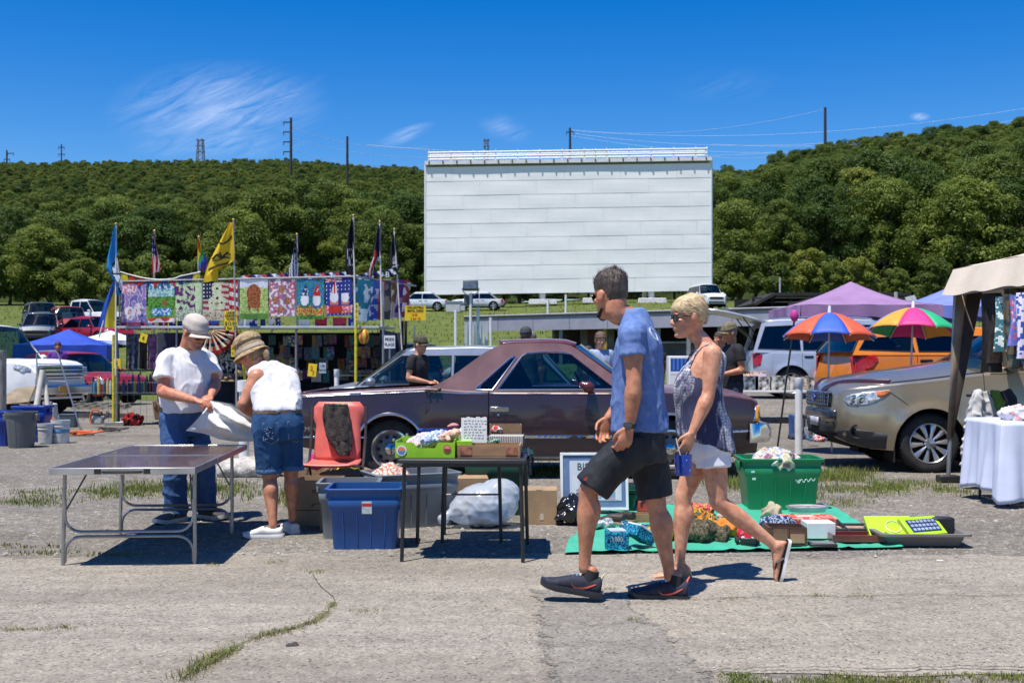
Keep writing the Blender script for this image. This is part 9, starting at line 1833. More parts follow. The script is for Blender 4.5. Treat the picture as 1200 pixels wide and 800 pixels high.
# ================================================================ CANOPIES AND UMBRELLAS
def canopy(lb,c,size,eave,peak,mat,leg_mat,val=.25,sag=.12,rz=.0,legs=1,flare=.0,scal=.03):
 ro=Th('canopy',lb,'canopy',c,rz,w_=0);h=size/2
 for k in range(4):
  m=rotz(R(90)*k)
  def fn(u,v,m=m):
   a=-h+2*h*u;s=v;z=eave+(peak-eave)*s-sag*sin(pi*s)*(.4+.6*abs(2*u-1)**2)+.01*sin(u*17)*(1-s);return m@V((a*(1-s),-h*(1-s),z))
  MB().grid(fn,16,10).B('roof_panel',mat,ro,fix=0)
  def vl(u,v,m=m):
   a=-h+2*h*u;return m@V((a,-h-.006-(flare+.02*sin(u*21))*(1-v),eave-val*(1-v)+scal*(1-v)*cos(u*25)))
  MB().grid(vl,40,4).B('valance',mat,ro,fix=0)
 if legs:
  for sx in(-1,1):
   for sy in(-1,1):
    MB().box((sx*(h-.04),sy*(h-.04),eave/2),(.05,.05,eave)).B('leg',leg_mat,ro,sm_=0);MB().box((sx*(h-.04),sy*(h-.04),.01),(.14,.14,.02)).B('foot',leg_mat,ro,sm_=0)
 return ro
def canopies():
 legm=M('canopy_leg',(.35,.35,.36),Q=.4,mt_=.6);x=lambda px,d:(px-CX)/F*d;g=lambda d:zg(0,d);canopy('faded purple pop up canopy behind the red and blue umbrella',(x(997,26),26,zg(9,26)),3.05,2.02,2.62,M('canvas_purple',(.30,.18,.33),Q=.8,var=0,col2=(.24,.13,.27),vs=1.5),legm,.28)
 canopy('blue pop up canopy behind the tan canopy at the right',(x(1142,27),27,zg(9,27)),3.6,2.02,2.85,M('canvas_blue',(.16,.20,.52),Q=.8,var=.08,vs=1.5),legm,.25,rz=R(4));canopy('deep blue pop up canopy behind the white suv at the left',(x(80,36),36,g(36)),2.7,1.64,2.16,M('canvas_royal',(.015,.06,.42),Q=.7,var=.12,vs=2),legm,.5,.06,R(12))
 canopy('small white canopy between the blue canopy and the flag stall',(x(124,38),38.5,g(38)),2.2,1.75,2.1,M('canvas_white',(.62,.63,.66),Q=.8,var=.05),legm,.12,.05);tan=M('canvas_tan',(.66,.57,.46),Q=.85,var=0,col2=(.60,.51,.405),vs=3,bu_=.15,bs=40);ro=canopy('tan pop up canopy entering the view at the upper right',(6.16,10.5,0),3.0,2.24,2.78,tan,M('leg_dummy',(.3,.3,.3)),.28,.10,legs=0,flare=.12,scal=.012)
 brown=M('leg_brown',(.27,.20,.145),Q=.7,var=.15);dark=M('leg_dark_brown',(.045,.028,.020),Q=.7,var=.2);lx,ly=-1.47,1.47
 for sx,sy in((-1,1),(-1,-1),(1,1),(1,-1)):
  bx=sx*1.47;lean=-.10 if(sx,sy)==(-1,1)else 0;MB().tube([(bx+lean*.2,sy*1.47,2.1),(bx+lean,sy*1.47,.02)],.022,8).B('leg',legm,ro);MB().box((bx+lean,sy*1.47,.04),(.22,.14,.07)).B('foot',BLM,ro,bv=.01)
  if(sx,sy)==(-1,1):
   mb=MB();mb._add([V(p)for p in((bx-.02,1.46,2.02),(bx+.075,1.42,2.02),(bx+lean+.025,1.46,.45),(bx+lean-.02,1.46,.45))],[(0,1,2,3)]);mb.B('leg_cover',brown,ro,so_=.03);mb=MB();mb._add([V(p)for p in((bx+.075,1.42,2.02),(bx+.19,1.30,2.02),(bx+lean+.04,1.44,.5),(bx+lean+.025,1.46,.45))],[(0,1,2,3)]);mb.B('leg_cover',dark,ro,so_=.02)
 MB().tube([(-1.47,1.47,1.98),(-1.47,-1.47,1.98)],.016,8).B('side_rail',legm,ro)
 specs=[('black',(1149,344,1164,436),11.0,[(18,16,15),(30,26,24)],'long black scarf hanging from the tan canopy, leftmost garment'),('brown',(1158,346,1168,425),10.9,[(34,24,20),(50,36,30)],'dark brown scarf beside the long black scarf'),('aqua',(1167,348,1177,412),10.7,[(120,185,190),(60,110,120),(225,235,230)],'aqua patterned scarf hanging under the canopy edge'),('teal',(1174,345,1185,430),10.5,[(60,105,110),(95,80,60),(30,50,55)],'dark teal and brown scarf hanging under the canopy edge'),('lilac',(1183,346,1194,405),10.3,[(215,215,240),(110,120,200),(200,110,150)],'white and lilac floral top hanging under the canopy edge'),('blue',(1191,343,1212,420),10.1,[(90,120,210),(225,220,235),(60,80,170)],'blue floral shirt hanging at the right frame edge'),('pale',(1199,360,1216,432),10.0,[(225,228,240),(180,190,220),(220,120,130)],'pale floral dress hanging at the right frame edge'),('camo',(1176,338,1200,352),10.6,[(40,45,30),(70,70,45),(25,25,20)],'olive bundle of cloth tied along the canopy edge')]
 for i,(n,(x0,y0,x1,y1),dd,cs,lab)in enumerate(specs):
  a,b,c_,e=P(x0,y0,dd),P(x1,y0,dd),P(x1-1,y1,dd),P(x0,y1,dd);b.y-=.18;c_.y-=.18;o=cpan('garment',(a,b,c_,e),PRINT,None,lambda u,v,cs=cs,i=i:C(*cs[int((nz((u*4.5,v*11,i*7))+.8)*2.2)%len(cs)]),18,34,.045,8,i*2.1,lb=lab,cat='garment');o['group']='clothes hanging under the tan canopy'
 tz=.745;t0,t1=P(1140,489,10.2),None;rt=Th('display_table','table under a pale blue white cloth at the right edge','table',(4.80,10.35,0),0,w_=0);MB().box((.16,.0,tz-.02),(1.3,.72,.03)).B('table_top',M('table_grey',(.4,.4,.4),Q=.6),rt)
 for sx in(-.42,.74):
  for sy in(-.3,.3):
   MB().tube([(sx,sy,tz-.03),(sx,sy,0)],.014,8).B('leg',BLM,rt)
 cl=M('sheet_blue_white',(.58,.62,.76),Q=.85,var=.05,vs=3);mb=MB();x0,x1,y0,y1=4.80-.50,4.80+.84,10.35-.38,10.35+.38
 def top(u,v):
  return V((x0+(x1-x0)*u,y0+(y1-y0)*v,tz+.004+.004*nz((u*5,v*5,3))))
 mb.grid(top,30,16);per=[(x0,y1),(x0,y0),(x1,y0)];la,lb=(y1-y0),(x1-x0)
 def skirt(u,v):
  t=u*(la+lb);rr=.05
  if t<la:
   p,n_=V((x0,y1-t)),V((-1,0))
  else:
   p,n_=V((x0+t-la,y0)),V((0,-1))
  k=max(.0,1-abs(t-la)/.12);n_=(n_.lerp(V((-.7071,-.7071)),k)if k else n_).normalized();dn=1-v;o=.010+dn*(.045+.030*sin(t*17+1.5*v)+.018*sin(t*39))+k*dn*.06;hem=.09+.05*sin(t*4.2)-.055*k;return V((p.x+n_.x*o,p.y+n_.y*o,hem+(tz+.004-hem)*v))
 mb.grid(skirt,120,18);mb.B('table_cloth',cl,None,fix=0,so_=.006,lb='pale blue white cloth draped over the right edge table',cat='tablecloth');heap('clothes_pile',V((4.62,10.2,tz+.008)),(.45,.34,.15),Pt('white_pink_clothes',[(.66,.62,.64),(.60,.30,.32),(.68,.67,.68),(.62,.58,.62)],12),None,51,9,.012,.022,'crumpled white and pink clothes on the cloth covered table','clothes')
 heap('clothes_pile',V((4.95,10.05,tz+.008)),(.5,.25,.05),M('cloth_mauve',(.48,.26,.42),Q=.85,var=.15),None,52,8,.012,.012,'flat mauve garments folded on the cloth covered table','clothes');rt=Th('garment_rack','low black garment stand hung with jackets beside the cloth covered table','rack',(4.72,11.45,0),0,w_=0)
 for sx in(-.02,.30):
  MB().tube([(sx,.06,.92),(sx-.02,-.08,.0)],.014,8).B('leg',BLM,rt);MB().tube([(sx,.06,.92),(sx+.02,.22,.0)],.014,8).B('leg',BLM,rt)
 MB().tube([(-.12,.06,.93),(.36,.06,.93)],.014,8).B('bar',BLM,rt);gj=M('jacket_grey',(.50,.49,.48),Q=.9,var=0,col2=(.40,.39,.38),vs=9);mb=MB();mb.limb([(4.70,11.42,.98),(4.66,11.38,.80),(4.60,11.36,.50),(4.585,11.35,.24)],[.07,.095,.10,.11],16,5,.55,V((0,1,0)),cut=1);mb.limb([(4.72,11.42,.97),(4.76,11.38,.70),(4.73,11.36,.30)],[.07,.085,.09],14,5,.55,V((0,1,0)),cut=1)
 mb.limb([(4.66,11.36,.94),(4.61,11.30,.70),(4.57,11.30,.42)],[.05,.055,.045],12,4,.7,V((0,1,0)));o=mb.remesh('jacket',gj,None,.010,2,lambda c_,n_:cru(6,.016,8)(c_,n_));tag(o,'pale grey zip jacket hanging on the low garment stand','jacket');mb=MB();mb.limb([(4.86,11.44,.98),(4.87,11.40,.82),(4.86,11.40,.60)],[.05,.075,.075],14,5,.5,V((0,1,0)),cut=1)
 o=mb.remesh('shirt',M('shirt_green',(.13,.24,.035),Q=.9,var=.15),None,.010,2,cru(7,.012,9));tag(o,'leaf green shirt hanging between the grey jacket and dark coat','shirt');mb=MB();mb.limb([(4.96,11.46,.98),(5.00,11.42,.80),(5.01,11.42,.30)],[.06,.09,.09],14,5,.5,V((0,1,0)),cut=1);o=mb.remesh('coat',M('coat_dark',(.03,.03,.045),Q=.9,var=.15),None,.011,2,cru(8,.012,8))
 tag(o,'dark coat hanging at the right of the garment stand','coat')
canopies()
def umbrella(lb,px,top,d,r,cols,tilt,foot_px,pole_r=.014,drop=.42):
 x=(px-CX)/F*d;zt=H+(HY-top)/F*d;g=zg(0,d);ro=Th('umbrella',lb,'umbrella',(x,d,g));m=ry(R(tilt[0]))@rx(R(tilt[1]));c=V((x,d,zt));n=len(cols)
 for i in range(n):
  a0,a1=2*pi*i/n+.15,2*pi*(i+1)/n+.15
  def fn(u,v,a0=a0,a1=a1):
   a=a0+(a1-a0)*u;k=1-.055*sin(pi*u)*v;rr=r*v*k;return c+m@V((rr*cos(a),rr*sin(a),-drop*v**1.75-.02*sin(pi*u)*v*-1))
  MB().grid(fn,6,10).B('panel',M('umbrella_%d_%d_%d'%tuple(int(q*100)for q in cols[i]),cols[i],Q=.6,var=.05),ro,fix=0,so_=.004);MB().tube([c+m@V((r*t*cos(a0),r*t*sin(a0),-drop*t**1.75-.012))for t in[k/6 for k in range(7)]],.006,5).B('rib',WHI,ro)
 fx=(foot_px-CX)/F*d;MB().tube([c+m@V((0,0,.07)),c+m@V((0,0,-.9)),V((fx,d,g))],pole_r,8).B('pole',M('umbrella_pole',(.55,.55,.56),Q=.4,mt_=.3),ro);MB().lathe([(0,.10),(.02,.09),(.025,.0)],c,10,m).B('finial',WHI,ro)
umbrella('red and blue striped umbrella over the goods in front of the orange suv',972,366.5,15.6,.655,[(.62,.10,.04),(.03,.10,.50)]*4,(2,-4),975,drop=.35)
umbrella('orange, pink and green umbrella right of the red and blue one',1070,361,15.8,.64,[(.68,.30,.03),(.66,.015,.22),(.02,.36,.14),(.03,.20,.50),(.68,.30,.03),(.70,.03,.20),(.02,.38,.15),(.66,.02,.25)],(4,-6),1063,drop=.34)
# ================================================================ TABLES OF GOODS ON THE RIGHT
def goods_right():
 d=20.5;g=zg(0,d);k=F/d;X=lambda px:(px-CX)/k;tz=P(0,458,d).z;ro=Th('trestle_table','long white trestle table of bins and boxes behind the white post','table',(X(918),d,g),0,w_=0);h=tz-g;MB().box((0,0,h),(X(985)-X(855),.75,.04)).B('table_top',WHI,ro,bv=.005)
 for sx in(-.85,.85):
  for sy in(-.3,.3):
   MB().tube([(sx,sy,h),(sx,sy,0)],.018,8).B('leg',STL,ro)
 rg=random.Random(31);clear=M('bin_clear',(.50,.55,.58),Q=.2,var=.5,vs=9,co_=.6)
 info=[(870,880,440,(.20,.24,.27),'dark clear plastic bin at the left end of the trestle table'),(887,895,441,(.52,.50,.48),'white box of small goods, second on the trestle table'),(904,916,440,(.45,.47,.42),'clear plastic bin with green goods on the trestle table'),(926,936,441,(.50,.44,.38),'cream box beside the white post on the trestle table'),(950,968,440,(.55,.20,.22),'clear bin of red goods at the right end of the trestle table')]
 for(px,px2,top,c,lab)in info:
  w=X(px2)-X(px)+.16;rt=Th('bin',lab,'bin',V((X((px+px2)/2),d-.1,tz+.022)),0,'bins on the trestle table',w_=0);hh=P(0,top,d).z-tz-.02;obox('bin_body',(0,0,0),(w,.3,hh),M('bin_%d'%(c[0]*100+c[1]*10),c,Q=.3,var=.5,vs=12,co_=.4),rt);heap('goods',(0,0,hh*.35),(w*.8,.22,hh*.8),Pt('bin_goods_%d'%px,[tuple(rg.uniform(.03,.6)for _ in range(3))for _ in range(5)],18),rt,px,6,.014,.014)
 for(px,py,w,hh,c,lab)in[(855+37,436,.30,.34,(.60,.50,.48),'pale pink picture card standing behind the bins, left one'),(915,437,.22,.18,(.12,.14,.30),'dark blue box among the goods behind the bins'),(936,434,.20,.22,(.55,.20,.04),'orange package standing behind the bins'),(968,437,.34,.36,(.60,.30,.30),'pink translucent poster standing at the right end of the trestle table'),(990,430,.33,.30,(.58,.34,.28),'second pink poster near the nose of the gold wagon'),(952,436,.2,.18,(.05,.25,.12),'small green package behind the bins')]:
  rt=Th('package',lab,'package',V((X(px),d+.22,tz+.022)),R(rg.uniform(-8,8)),'packages on the trestle table',w_=0);s=rg.randrange(50);MB().box((0,.02,hh/2),(w,.03,hh)).B('backing',M('pack_%d_%d'%(c[0]*100,c[1]*100),c,Q=.5,var=.05),rt,sm_=0);MB().grid(lambda u,v,w=w,hh=hh:V(((u-.5)*w*.9,0,hh*(.08+.84*v))),12,12,lambda u,v,c=c,s=s:tuple(q*(.5+.9*(nz((u*4,v*4,s))>-.1))for q in c)).B('print',PRINT,rt,fix=0,sm_=0)
 heap('goods',V((X(878),d+.15,tz+.2)),(.42,.3,.14),Pt('crab_red',[(.45,.10,.06),(.5,.3,.22),(.3,.05,.04)],20),None,61,8,.014,.02,'reddish goods piled on the tray at the left of the trestle table','goods');MB().box((X(878),d+.15,tz+.11),(.46,.34,.18)).B('tray',M('tray_grey',(.42,.45,.48),Q=.5),None,lb='grey tray under the reddish goods on the trestle table',cat='tray')
 for(px,py,w,hh,c,lab,dd)in[(925,471,.50,.18,(.30,.19,.10),'wooden crate under the trestle table beside the white post',21.5),(905,468,.3,.14,(.42,.34,.22),'small tan crate under the trestle table',21.9)]:
  rt=Th('crate',lab,'crate',V((X(px),dd-1.0,g)),0,w_=0);obox('crate_body',(0,0,0),(w,.35,hh),M('crate_%d'%(c[0]*100),c,Q=.8,var=.2),rt,0,.012)
 d2=19.0;k2=F/d2;g2=zg(0,d2);X2=lambda px:(px-CX)/k2;rt=Th('storage_bin','clear plastic storage bin with blue base left of the gold wagon','storage bin',V((X2(948),18.0,zg(0,18))),0,w_=0);MB().box((0,0,.10),(.56,.36,.20),taper=1.06).B('body',M('bin_clear',(.5,.55,.58)),rt,bv=.02);MB().box((0,0,.02),(.58,.38,.05)).B('base',M('bin_base_blue',(.06,.16,.33),Q=.4),rt,bv=.01)
 for i,(px,c,nm)in enumerate([(928,(.02,.10,.33),'blue'),(935,(.02,.02,.025),'black'),(941,(.03,.03,.035),'charcoal'),(947,(.02,.02,.03),'matte black')]):
  rt=Th('case','%s upright case behind the clear bin, %s from the left'%(nm,['first','second','third','fourth'][i]),'case',V((X2(px),18.9,zg(0,18.9))),0,'upright cases behind the clear bin',w_=0);MB().box((0,0,.18),(.09,.3,.36)).B('case_body',M('case_%d'%i,c,Q=.5,var=.2),rt,bv=.01);MB().box((0,-.153,.2),(.05,.006,.2)).B('spine_label',M('spine_grey',(.25,.26,.3),Q=.6),rt)
 heap('clothes_pile',V((X2(920),18.2,zg(0,18.2))),(.34,.3,.14),M('cloth_navy',(.025,.035,.075)),None,62,7,.016,.02,'dark navy clothes on the gravel left of the clear bin','clothes');heap('cloth',V((X2(935),17.7,zg(0,17.7)+.01)),(.2,.15,.12),Pt('red_white_cloth',[(.5,.06,.06),(.6,.55,.55),(.5,.1,.1)],20),None,63,5,.014,.014,'small red and white cloth by the clear bin','cloth');dd=19.0
 rt=Th('display_stand','white display box with a blue picture panel behind the walking woman','display',P(795,448,dd).xy.to_3d()+V((0,0,zg(0,dd))),0,w_=0);zt=P(0,417,dd).z-zg(0,dd);MB().box((0,0,zt/2),(.36,.3,zt)).B('case',WHI,rt,bv=.01)
 MB().grid(lambda u,v:V((-.15+.30*u,-.153,zt-.30+.26*v)),18,12,lambda u,v:C(60,120,200)if(int(u*9)%2 and v>.25)else C(30,60,140)if v>.15 else C(225,230,238)).B('picture_panel',PRINT,rt,fix=0,sm_=0);a,b=P(931,374,16.4),P(915,432,16.4);b=V((b.x-.05,16.4,0));MB().tube([a,b],.014,8).B('pole',BLM,None,lb='thin black pole leaning left of the red and blue umbrella',cat='pole')
 MB().ell(a+V((0,0,.05)),(.06,.06,.09)).B('flower',M('flower_pink',(.5,.03,.25),Q=.7),None,lb='pink cloth flower on top of the thin black pole',cat='flower')
goods_right()
# ================================================================ LEFT EDGE: TOOLS AND BINS
def left_edge():
 d=16.3
 def put(px,py):
  p=G(px,py);d_=p.y
  for _ in range(25):
   d_+=.3*((H-zg(0,d_))*F/(py-HY)-d_)
  return V(((px-CX)/F*d_,d_,zg(0,d_)))
 p=put(25,524);rt=Th('trash_can','grey round plastic trash can beside the white bucket','trash can',p,0,w_=0);gm=M('can_grey',(.115,.125,.125),**PLASTIC);k=F/p.y;r=17/k;h=42/k;MB().lathe([(0,.01),(r*.80,0),(r*.82,.02),(r*.97,h*.80),(r*.98,h*.90),(r*1.06,h*.91),(r*1.08,h),(r*1.0,h),(r*.92,h*.5),(r*.76,.03),(0,.03)],n=36).B('body',gm,rt)
 for s in(-1,1):
  MB().box((s*r*1.06,0,h*.84),(.06,.10,.10)).B('handle',gm,rt,bv=.01)
 for i in range(12):
  a=2*pi*i/12;MB().tube([(r*.83*cos(a),r*.83*sin(a),.04),(r*.965*cos(a),r*.965*sin(a),h*.78)],.006,5).B('rib',gm,rt)
 blue=M('tote_blue_deep',(.010,.045,.30),**PLASTIC);q=put(27,519);tote('storage_bin','deep blue plastic bin just behind the grey trash can',V((q.x,q.y+.35,q.z)),(.50,.40,.56),blue,R(4));q=put(-6,523);tote('storage_bin','deep blue plastic bin cut by the left edge of the view',V((q.x,q.y+.2,q.z)),(.42,.40,.52),blue,R(-5));q=put(10,519)
 heap('cord',V((q.x+.05,q.y+.1,q.z)),(.5,.25,.18),M('cord_orange',(.55,.11,.015),Q=.6),None,71,8,.016,.03,'orange cord heaped between the blue bins','cord')
 def bucket(px,py,top,w,lb,band):
  p=put(px,py);k=F/p.y;rt=Th('bucket',lb,'bucket',p,0,w_=0);r,h=w/2/k,(py-top)/k;wm=M('bucket_white',(.62,.62,.60),Q=.4,var=.08);MB().lathe([(0,0),(r*.88,0),(r*.90,.01),(r*.95,h*.70),(r*1.02,h*.71),(r*1.02,h*.76),(r*.96,h*.77),(r*.97,h*.85),(r*1.03,h*.86),(r*1.05,h),(r*.97,h),(r*.86,.02),(0,.02)],n=32).B('body',wm,rt)
  if band:
   MB().lathe([(r*.935,h*.45),(r*.95,h*.46),(r*.955,h*.60),(r*.94,h*.61)],n=32,caps=0).B('label_band',M('band_blue',(.10,.28,.52),Q=.5,var=.1),rt)
  pts=[(r*1.02*cos(t),-r*.9-.02,h*.62-h*.34*sin(t))for t in[pi*i/12 for i in range(13)]];MB().tube(pts,.005,6).B('bail',STL,rt)
 bucket(71,519,492,21,'white plastic bucket with a blue band in front of the tools',1);bucket(53,520,496,17,'white plastic bucket without band behind the trash can',0);q=put(62,505);c=V((q.x,q.y+.3,q.z));rt=Th('hand_truck','bare aluminium hand truck frame standing in front of the white suv','hand truck',c);alu=M('alu_tube',(.55,.55,.56),Q=.3,mt_=.8);dd=c.y
 L_=[P(48,478,dd),P(43,425,dd),P(43,415,dd),P(46,411.5,dd),P(65,411,dd),P(68,414,dd),P(80,455,dd),P(94,498,dd-.1)];L_[0].z=c.z+.1;L_[-1].z=zg(0,dd)+.02;MB().tube([V(a)for a in L_],.014,8).B('frame',alu,rt)
 for y0,y1 in((426,427),(446,447)):
  MB().tube([P(44,y0,dd),P(71+(y0-426)*.3,y1,dd)],.011,8).B('cross_bar',alu,rt)
 for(a,b,r,lab)in((P(50,434,dd-.1),P(42,480,dd-.3),.05,'thick white pipe leaning against the hand truck'),(P(52,440,dd-.05),P(56,480,dd-.2),.04,'thinner white pipe beside the thick leaning pipe')):
  b=a+(b-a)*((a.z-zg(0,dd))/(a.z-b.z));MB().tube([a,b],r,12).B('pipe',M('pipe_cream',(.60,.56,.48),Q=.5,var=.1),None,lb=lab,cat='pipe')
 rt=Th('board','brown sheet of board leaning behind the blue bins','board',V((P(20,470,21).x,21,0)));mb=MB();d3=21.0;mb._add([P(0,474,d3),P(34,471,d3),P(42,452,d3+.3),P(20,455,d3+.3),P(3,466,d3+.1)],[(0,1,2,3,4)]);mb.B('sheet',M('board_brown',(.26,.20,.13),Q=.8,var=.15),rt,so_=.02,sm_=0)
 for px in(4,34):
  a=P(px,472,d3);MB().tube([a,V((a.x,d3+.05,zg(0,d3)))],.02,6).B('prop',M('board_brown',(.26,.20,.13)),rt)
 q=put(54,497);rt=Th('box','white appliance box on the ground behind the buckets','box',V((q.x,q.y+.2,q.z)),R(-8),w_=0);MB().box((0,0,.20),(.26,.22,.40),taper=.8).B('box_body',M('box_white',(.66,.67,.68)),rt,bv=.02);MB().box((0,-.1,.41),(.18,.05,.06)).B('handle',M('handle_grey',(.35,.35,.35),Q=.5),rt);q=put(52,505)
 heap('net',V((q.x,q.y,q.z+.05)),(.38,.25,.26),Pt('orange_net',[(.55,.10,.02),(.30,.06,.02),(.60,.22,.08),(.12,.10,.09)],14),None,72,8,.015,.03,'orange netting piled between bucket and hand truck','netting');q=put(78,500);rt=Th('toolbox','dark slate plastic toolbox behind the white bucket','toolbox',V((q.x,q.y+.1,q.z)),R(5),w_=0)
 MB().box((0,0,.11),(.30,.22,.22)).B('case',M('toolbox_slate',(.06,.085,.10),Q=.5),rt,bv=.015);MB().box((0,0,.228),(.31,.23,.02)).B('lid',M('toolbox_slate',(.06,.085,.10)),rt,bv=.008);q=put(118,500);rt=Th('chainsaw','orange and white chainsaw lying on the gravel right of the hand truck','chainsaw',q,0,w_=0);MB().box((-.05,0,.13),(.20,.16,.16)).B('engine',M('saw_white',(.52,.50,.46),Q=.4,var=.15),rt,bv=.03)
 MB().box((-.06,0,.24),(.16,.13,.09)).B('cover',M('saw_dark',(.04,.04,.04),Q=.5),rt,bv=.02);MB().tube([(-.13,-.1,.06),(-.16,-.11,.20),(-.12,-.11,.32),(-.02,-.1,.33),(.02,-.08,.24)],.016,8).B('front_handle',M('saw_orange',(.66,.13,.015),Q=.4),rt);MB().tube([(.05,0,.14),(.13,0,.20),(.16,0,.26),(.1,0,.28)],.018,8).B('rear_handle',M('saw_dark',(.04,.04,.04)),rt)
 MB().box((.26,-.02,.06),(.36,.012,.06),ry(R(-4))).B('guide_bar',STL,rt,bv=.005);rg=random.Random(6);om=M('cord_orange',(.55,.11,.015))
 for(px,py,n,w,lab,mm)in((98,510,120,.32,'loose coil of orange extension cord in front of the chainsaw',om),(130,506,60,.30,'dark coil of hose lying right of the chainsaw',M('hose_dark',(.05,.045,.04),Q=.7))):
  q=put(px,py);pts=[]
  for i in range(n):
   t=i/n;a=i*.42;r=w*(.5+.35*sin(i*.17))*.7;pts.append(V((q.x+r*cos(a)*1.4+.08*sin(i*.05),q.y+r*sin(a),q.z+.02+.05*abs(sin(i*.31)))))
  MB().tube(pts,.012,6).B('extension_cord' if mm is om else 'hose',mm,None,lb=lab,cat='cord' if mm is om else 'hose')
 q=put(112,490);MB().box((q.x+.1,q.y+.2,q.z+.05),(1.1,.12,.09)).B('beam',M('beam_dark',(.07,.065,.06),Q=.8),None,lb='dark timber beam lying behind the chainsaw',cat='beam');q=put(100,478);rt=Th('pallet','low wire and timber platform in front of the wire racks','platform',V((q.x+.4,q.y,q.z)),0,w_=0)
 for i in range(5):
  MB().box((-.6+.3*i,0,.10),(.10,.5,.03)).B('board',M('board_grey',(.30,.27,.22),Q=.9,var=.2),rt,sm_=0)
 for y in(-.2,.2):
  MB().box((0,y,.045),(1.4,.08,.08)).B('runner',M('board_grey',(.30,.27,.22)),rt,sm_=0)
left_edge()
# ================================================================ SNACK BAR AND THINGS IN THE MIDDLE DISTANCE
def snack_bar():
 A,B=P(545,372,50.0),P(968,360,41.0);ro=Th('snack_bar','long low snack bar with a pale fascia, open dark front and posts','building',V(((A.x+B.x)/2,46,zg(0,44))));fas=M('fascia_grey',(.30,.295,.35),Q=.5,var=.06,vs=2);roof=M('roof_dark',(.035,.035,.035),Q=.95,var=.3,vs=5);dv=(B-A).normalized();bk=V((-dv.y,dv.x,0)).normalized();ln=(B-A).length;hA,hB=.62,.62;ga,gb=zg(A.x,A.y),zg(B.x,B.y)
 def at(t,back,z):
  p=A.lerp(B,t)+bk*back;return V((p.x,p.y,z))
 zt=lambda t:A.z+(B.z-A.z)*t;mb=MB();q=[at(0,0,zt(0)),at(1,0,zt(1)),at(1,6,zt(1)+.12),at(0,6,zt(0)+.12)];mb._add(q+[p-V((0,0,.12))for p in q],[(0,1,2,3),(7,6,5,4),(0,4,5,1),(1,5,6,2),(2,6,7,3),(3,7,4,0)]);mb.B('roof',roof,ro,sm_=0);n=9
 for i in range(n):
  a,b=i/n+.0006,(i+1)/n-.0006;mb=MB();q=[at(a,-.05,zt(a)+.03),at(b,-.05,zt(b)+.03),at(b,-.05,zt(b)-hB),at(a,-.05,zt(a)-hA)];q2=[p+bk*.06 for p in q];mb._add(q+q2,[(0,1,2,3),(7,6,5,4),(0,4,5,1),(1,5,6,2),(2,6,7,3),(3,7,4,0)]);mb.B('fascia_panel',fas,ro,sm_=0)
 for k,m_ in((.04,fas),(-.02,TRIM)):
  MB().tube([at(0,-.07,zt(0)+k),at(1,-.07,zt(1)+k)],.03,4).B('roof_edge',m_,ro,sm_=0)
 dark=M('bar_dark',(.035,.030,.028),Q=.9,var=.3,vs=3);mid=M('bar_panel',(.16,.15,.15),Q=.8,var=.15,vs=2);t0=.26
 def wall(nm,ta,tb,back,z0,z1,mat,th=.1):
  a,b=at(ta,back,z0),at(tb,back,z0);mb=MB();q=[a,b,V((b.x,b.y,z1)),V((a.x,a.y,z1))];mb._add(q+[p+bk*th for p in q],[(0,1,2,3),(7,6,5,4),(0,4,5,1),(1,5,6,2),(2,6,7,3),(3,7,4,0)]);return mb.B(nm,mat,ro,sm_=0)
 g0=min(ga,gb)-.2;wall('back_wall',t0,1,3.5,g0,zt(.6)-.1,dark);wall('side_wall',t0-.004,t0+.004,.6,g0,zt(.3)-.5,mid,3.0);wall('front_wall',.32,.42,1.2,g0,zt(.4)-.55,mid);wall('door',.345,.372,1.12,g0,zt(.4)-.62,M('door_dark_red',(.07,.02,.018),Q=.7,var=.2),.06);wall('front_wall',.55,.70,1.2,g0,g0+1.35,mid);wall('counter',.54,.71,.9,g0+1.35,g0+1.42,M('counter_steel',(.3,.3,.31),Q=.4,mt_=.6),.5)
 wall('front_wall',.82,1.0,1.2,g0,zt(.9)-.55,mid)
 for i,t in enumerate((.30,.43,.50,.58,.66,.74,.82,.90,.985)):
  m_=M('post_yellow',(.42,.30,.03),Q=.6)if i==1 else M('bar_post',(.24,.24,.25),Q=.6);p=at(t,.15,g0);MB().box(V((p.x,p.y,(g0+zt(t)-.5)/2)),(.14,.14,zt(t)-.5-g0)).B('post',m_,ro,sm_=0)
 for t in(.46,.62,.78):
  a,b=at(t,.2,zt(t)-.6),at(t+.03,1.2,zt(t)-1.3);MB().tube([a,b],.06,6).B('brace',mid,ro)
 cor=M('corrugated_grey',(.58,.60,.64),Q=.45,mt_=.3,var=.1,vs=2);x0,x1=P(544,0,46).x,P(572,0,46).x;zc=P(0,378,46).z;gg=zg(0,46);rt=Th('corrugated_screen','grey corrugated metal screen with white posts at the left end of the snack bar','screen wall',V(((x0+x1)/2,46,gg)))
 for i in range(7):
  a=x0+(x1-x0)*i/7;MB().box(V((a+.07,46+(.03 if i%2 else-.03),(zc+gg)/2)),((x1-x0)/7-.02,.05,zc-gg)).B('metal_strip',cor,rt,sm_=0)
 for px,top in((534,363),(551.5,352),(560,360),(575,372)):
  p=P(px,top,45.6);MB().tube([V((p.x,45.6,gg)),p],.06,8).B('white_post',WHI,rt)
 p=P(551.5,345,45.2);rt=Th('floodlight','grey square floodlight on a white pole in front of the screen','floodlight',V((p.x,45.2,gg)));MB().tube([V((p.x,45.2,gg)),p+V((0,0,.05))],.05,8).B('pole',WHI,rt);c=P(551.5,334.5,45.2);MB().box(c,(.60,.30,.38),rx(R(-12))).B('lamp_housing',M('lamp_grey',(.07,.08,.09),Q=.5,var=.2),rt,bv=.04)
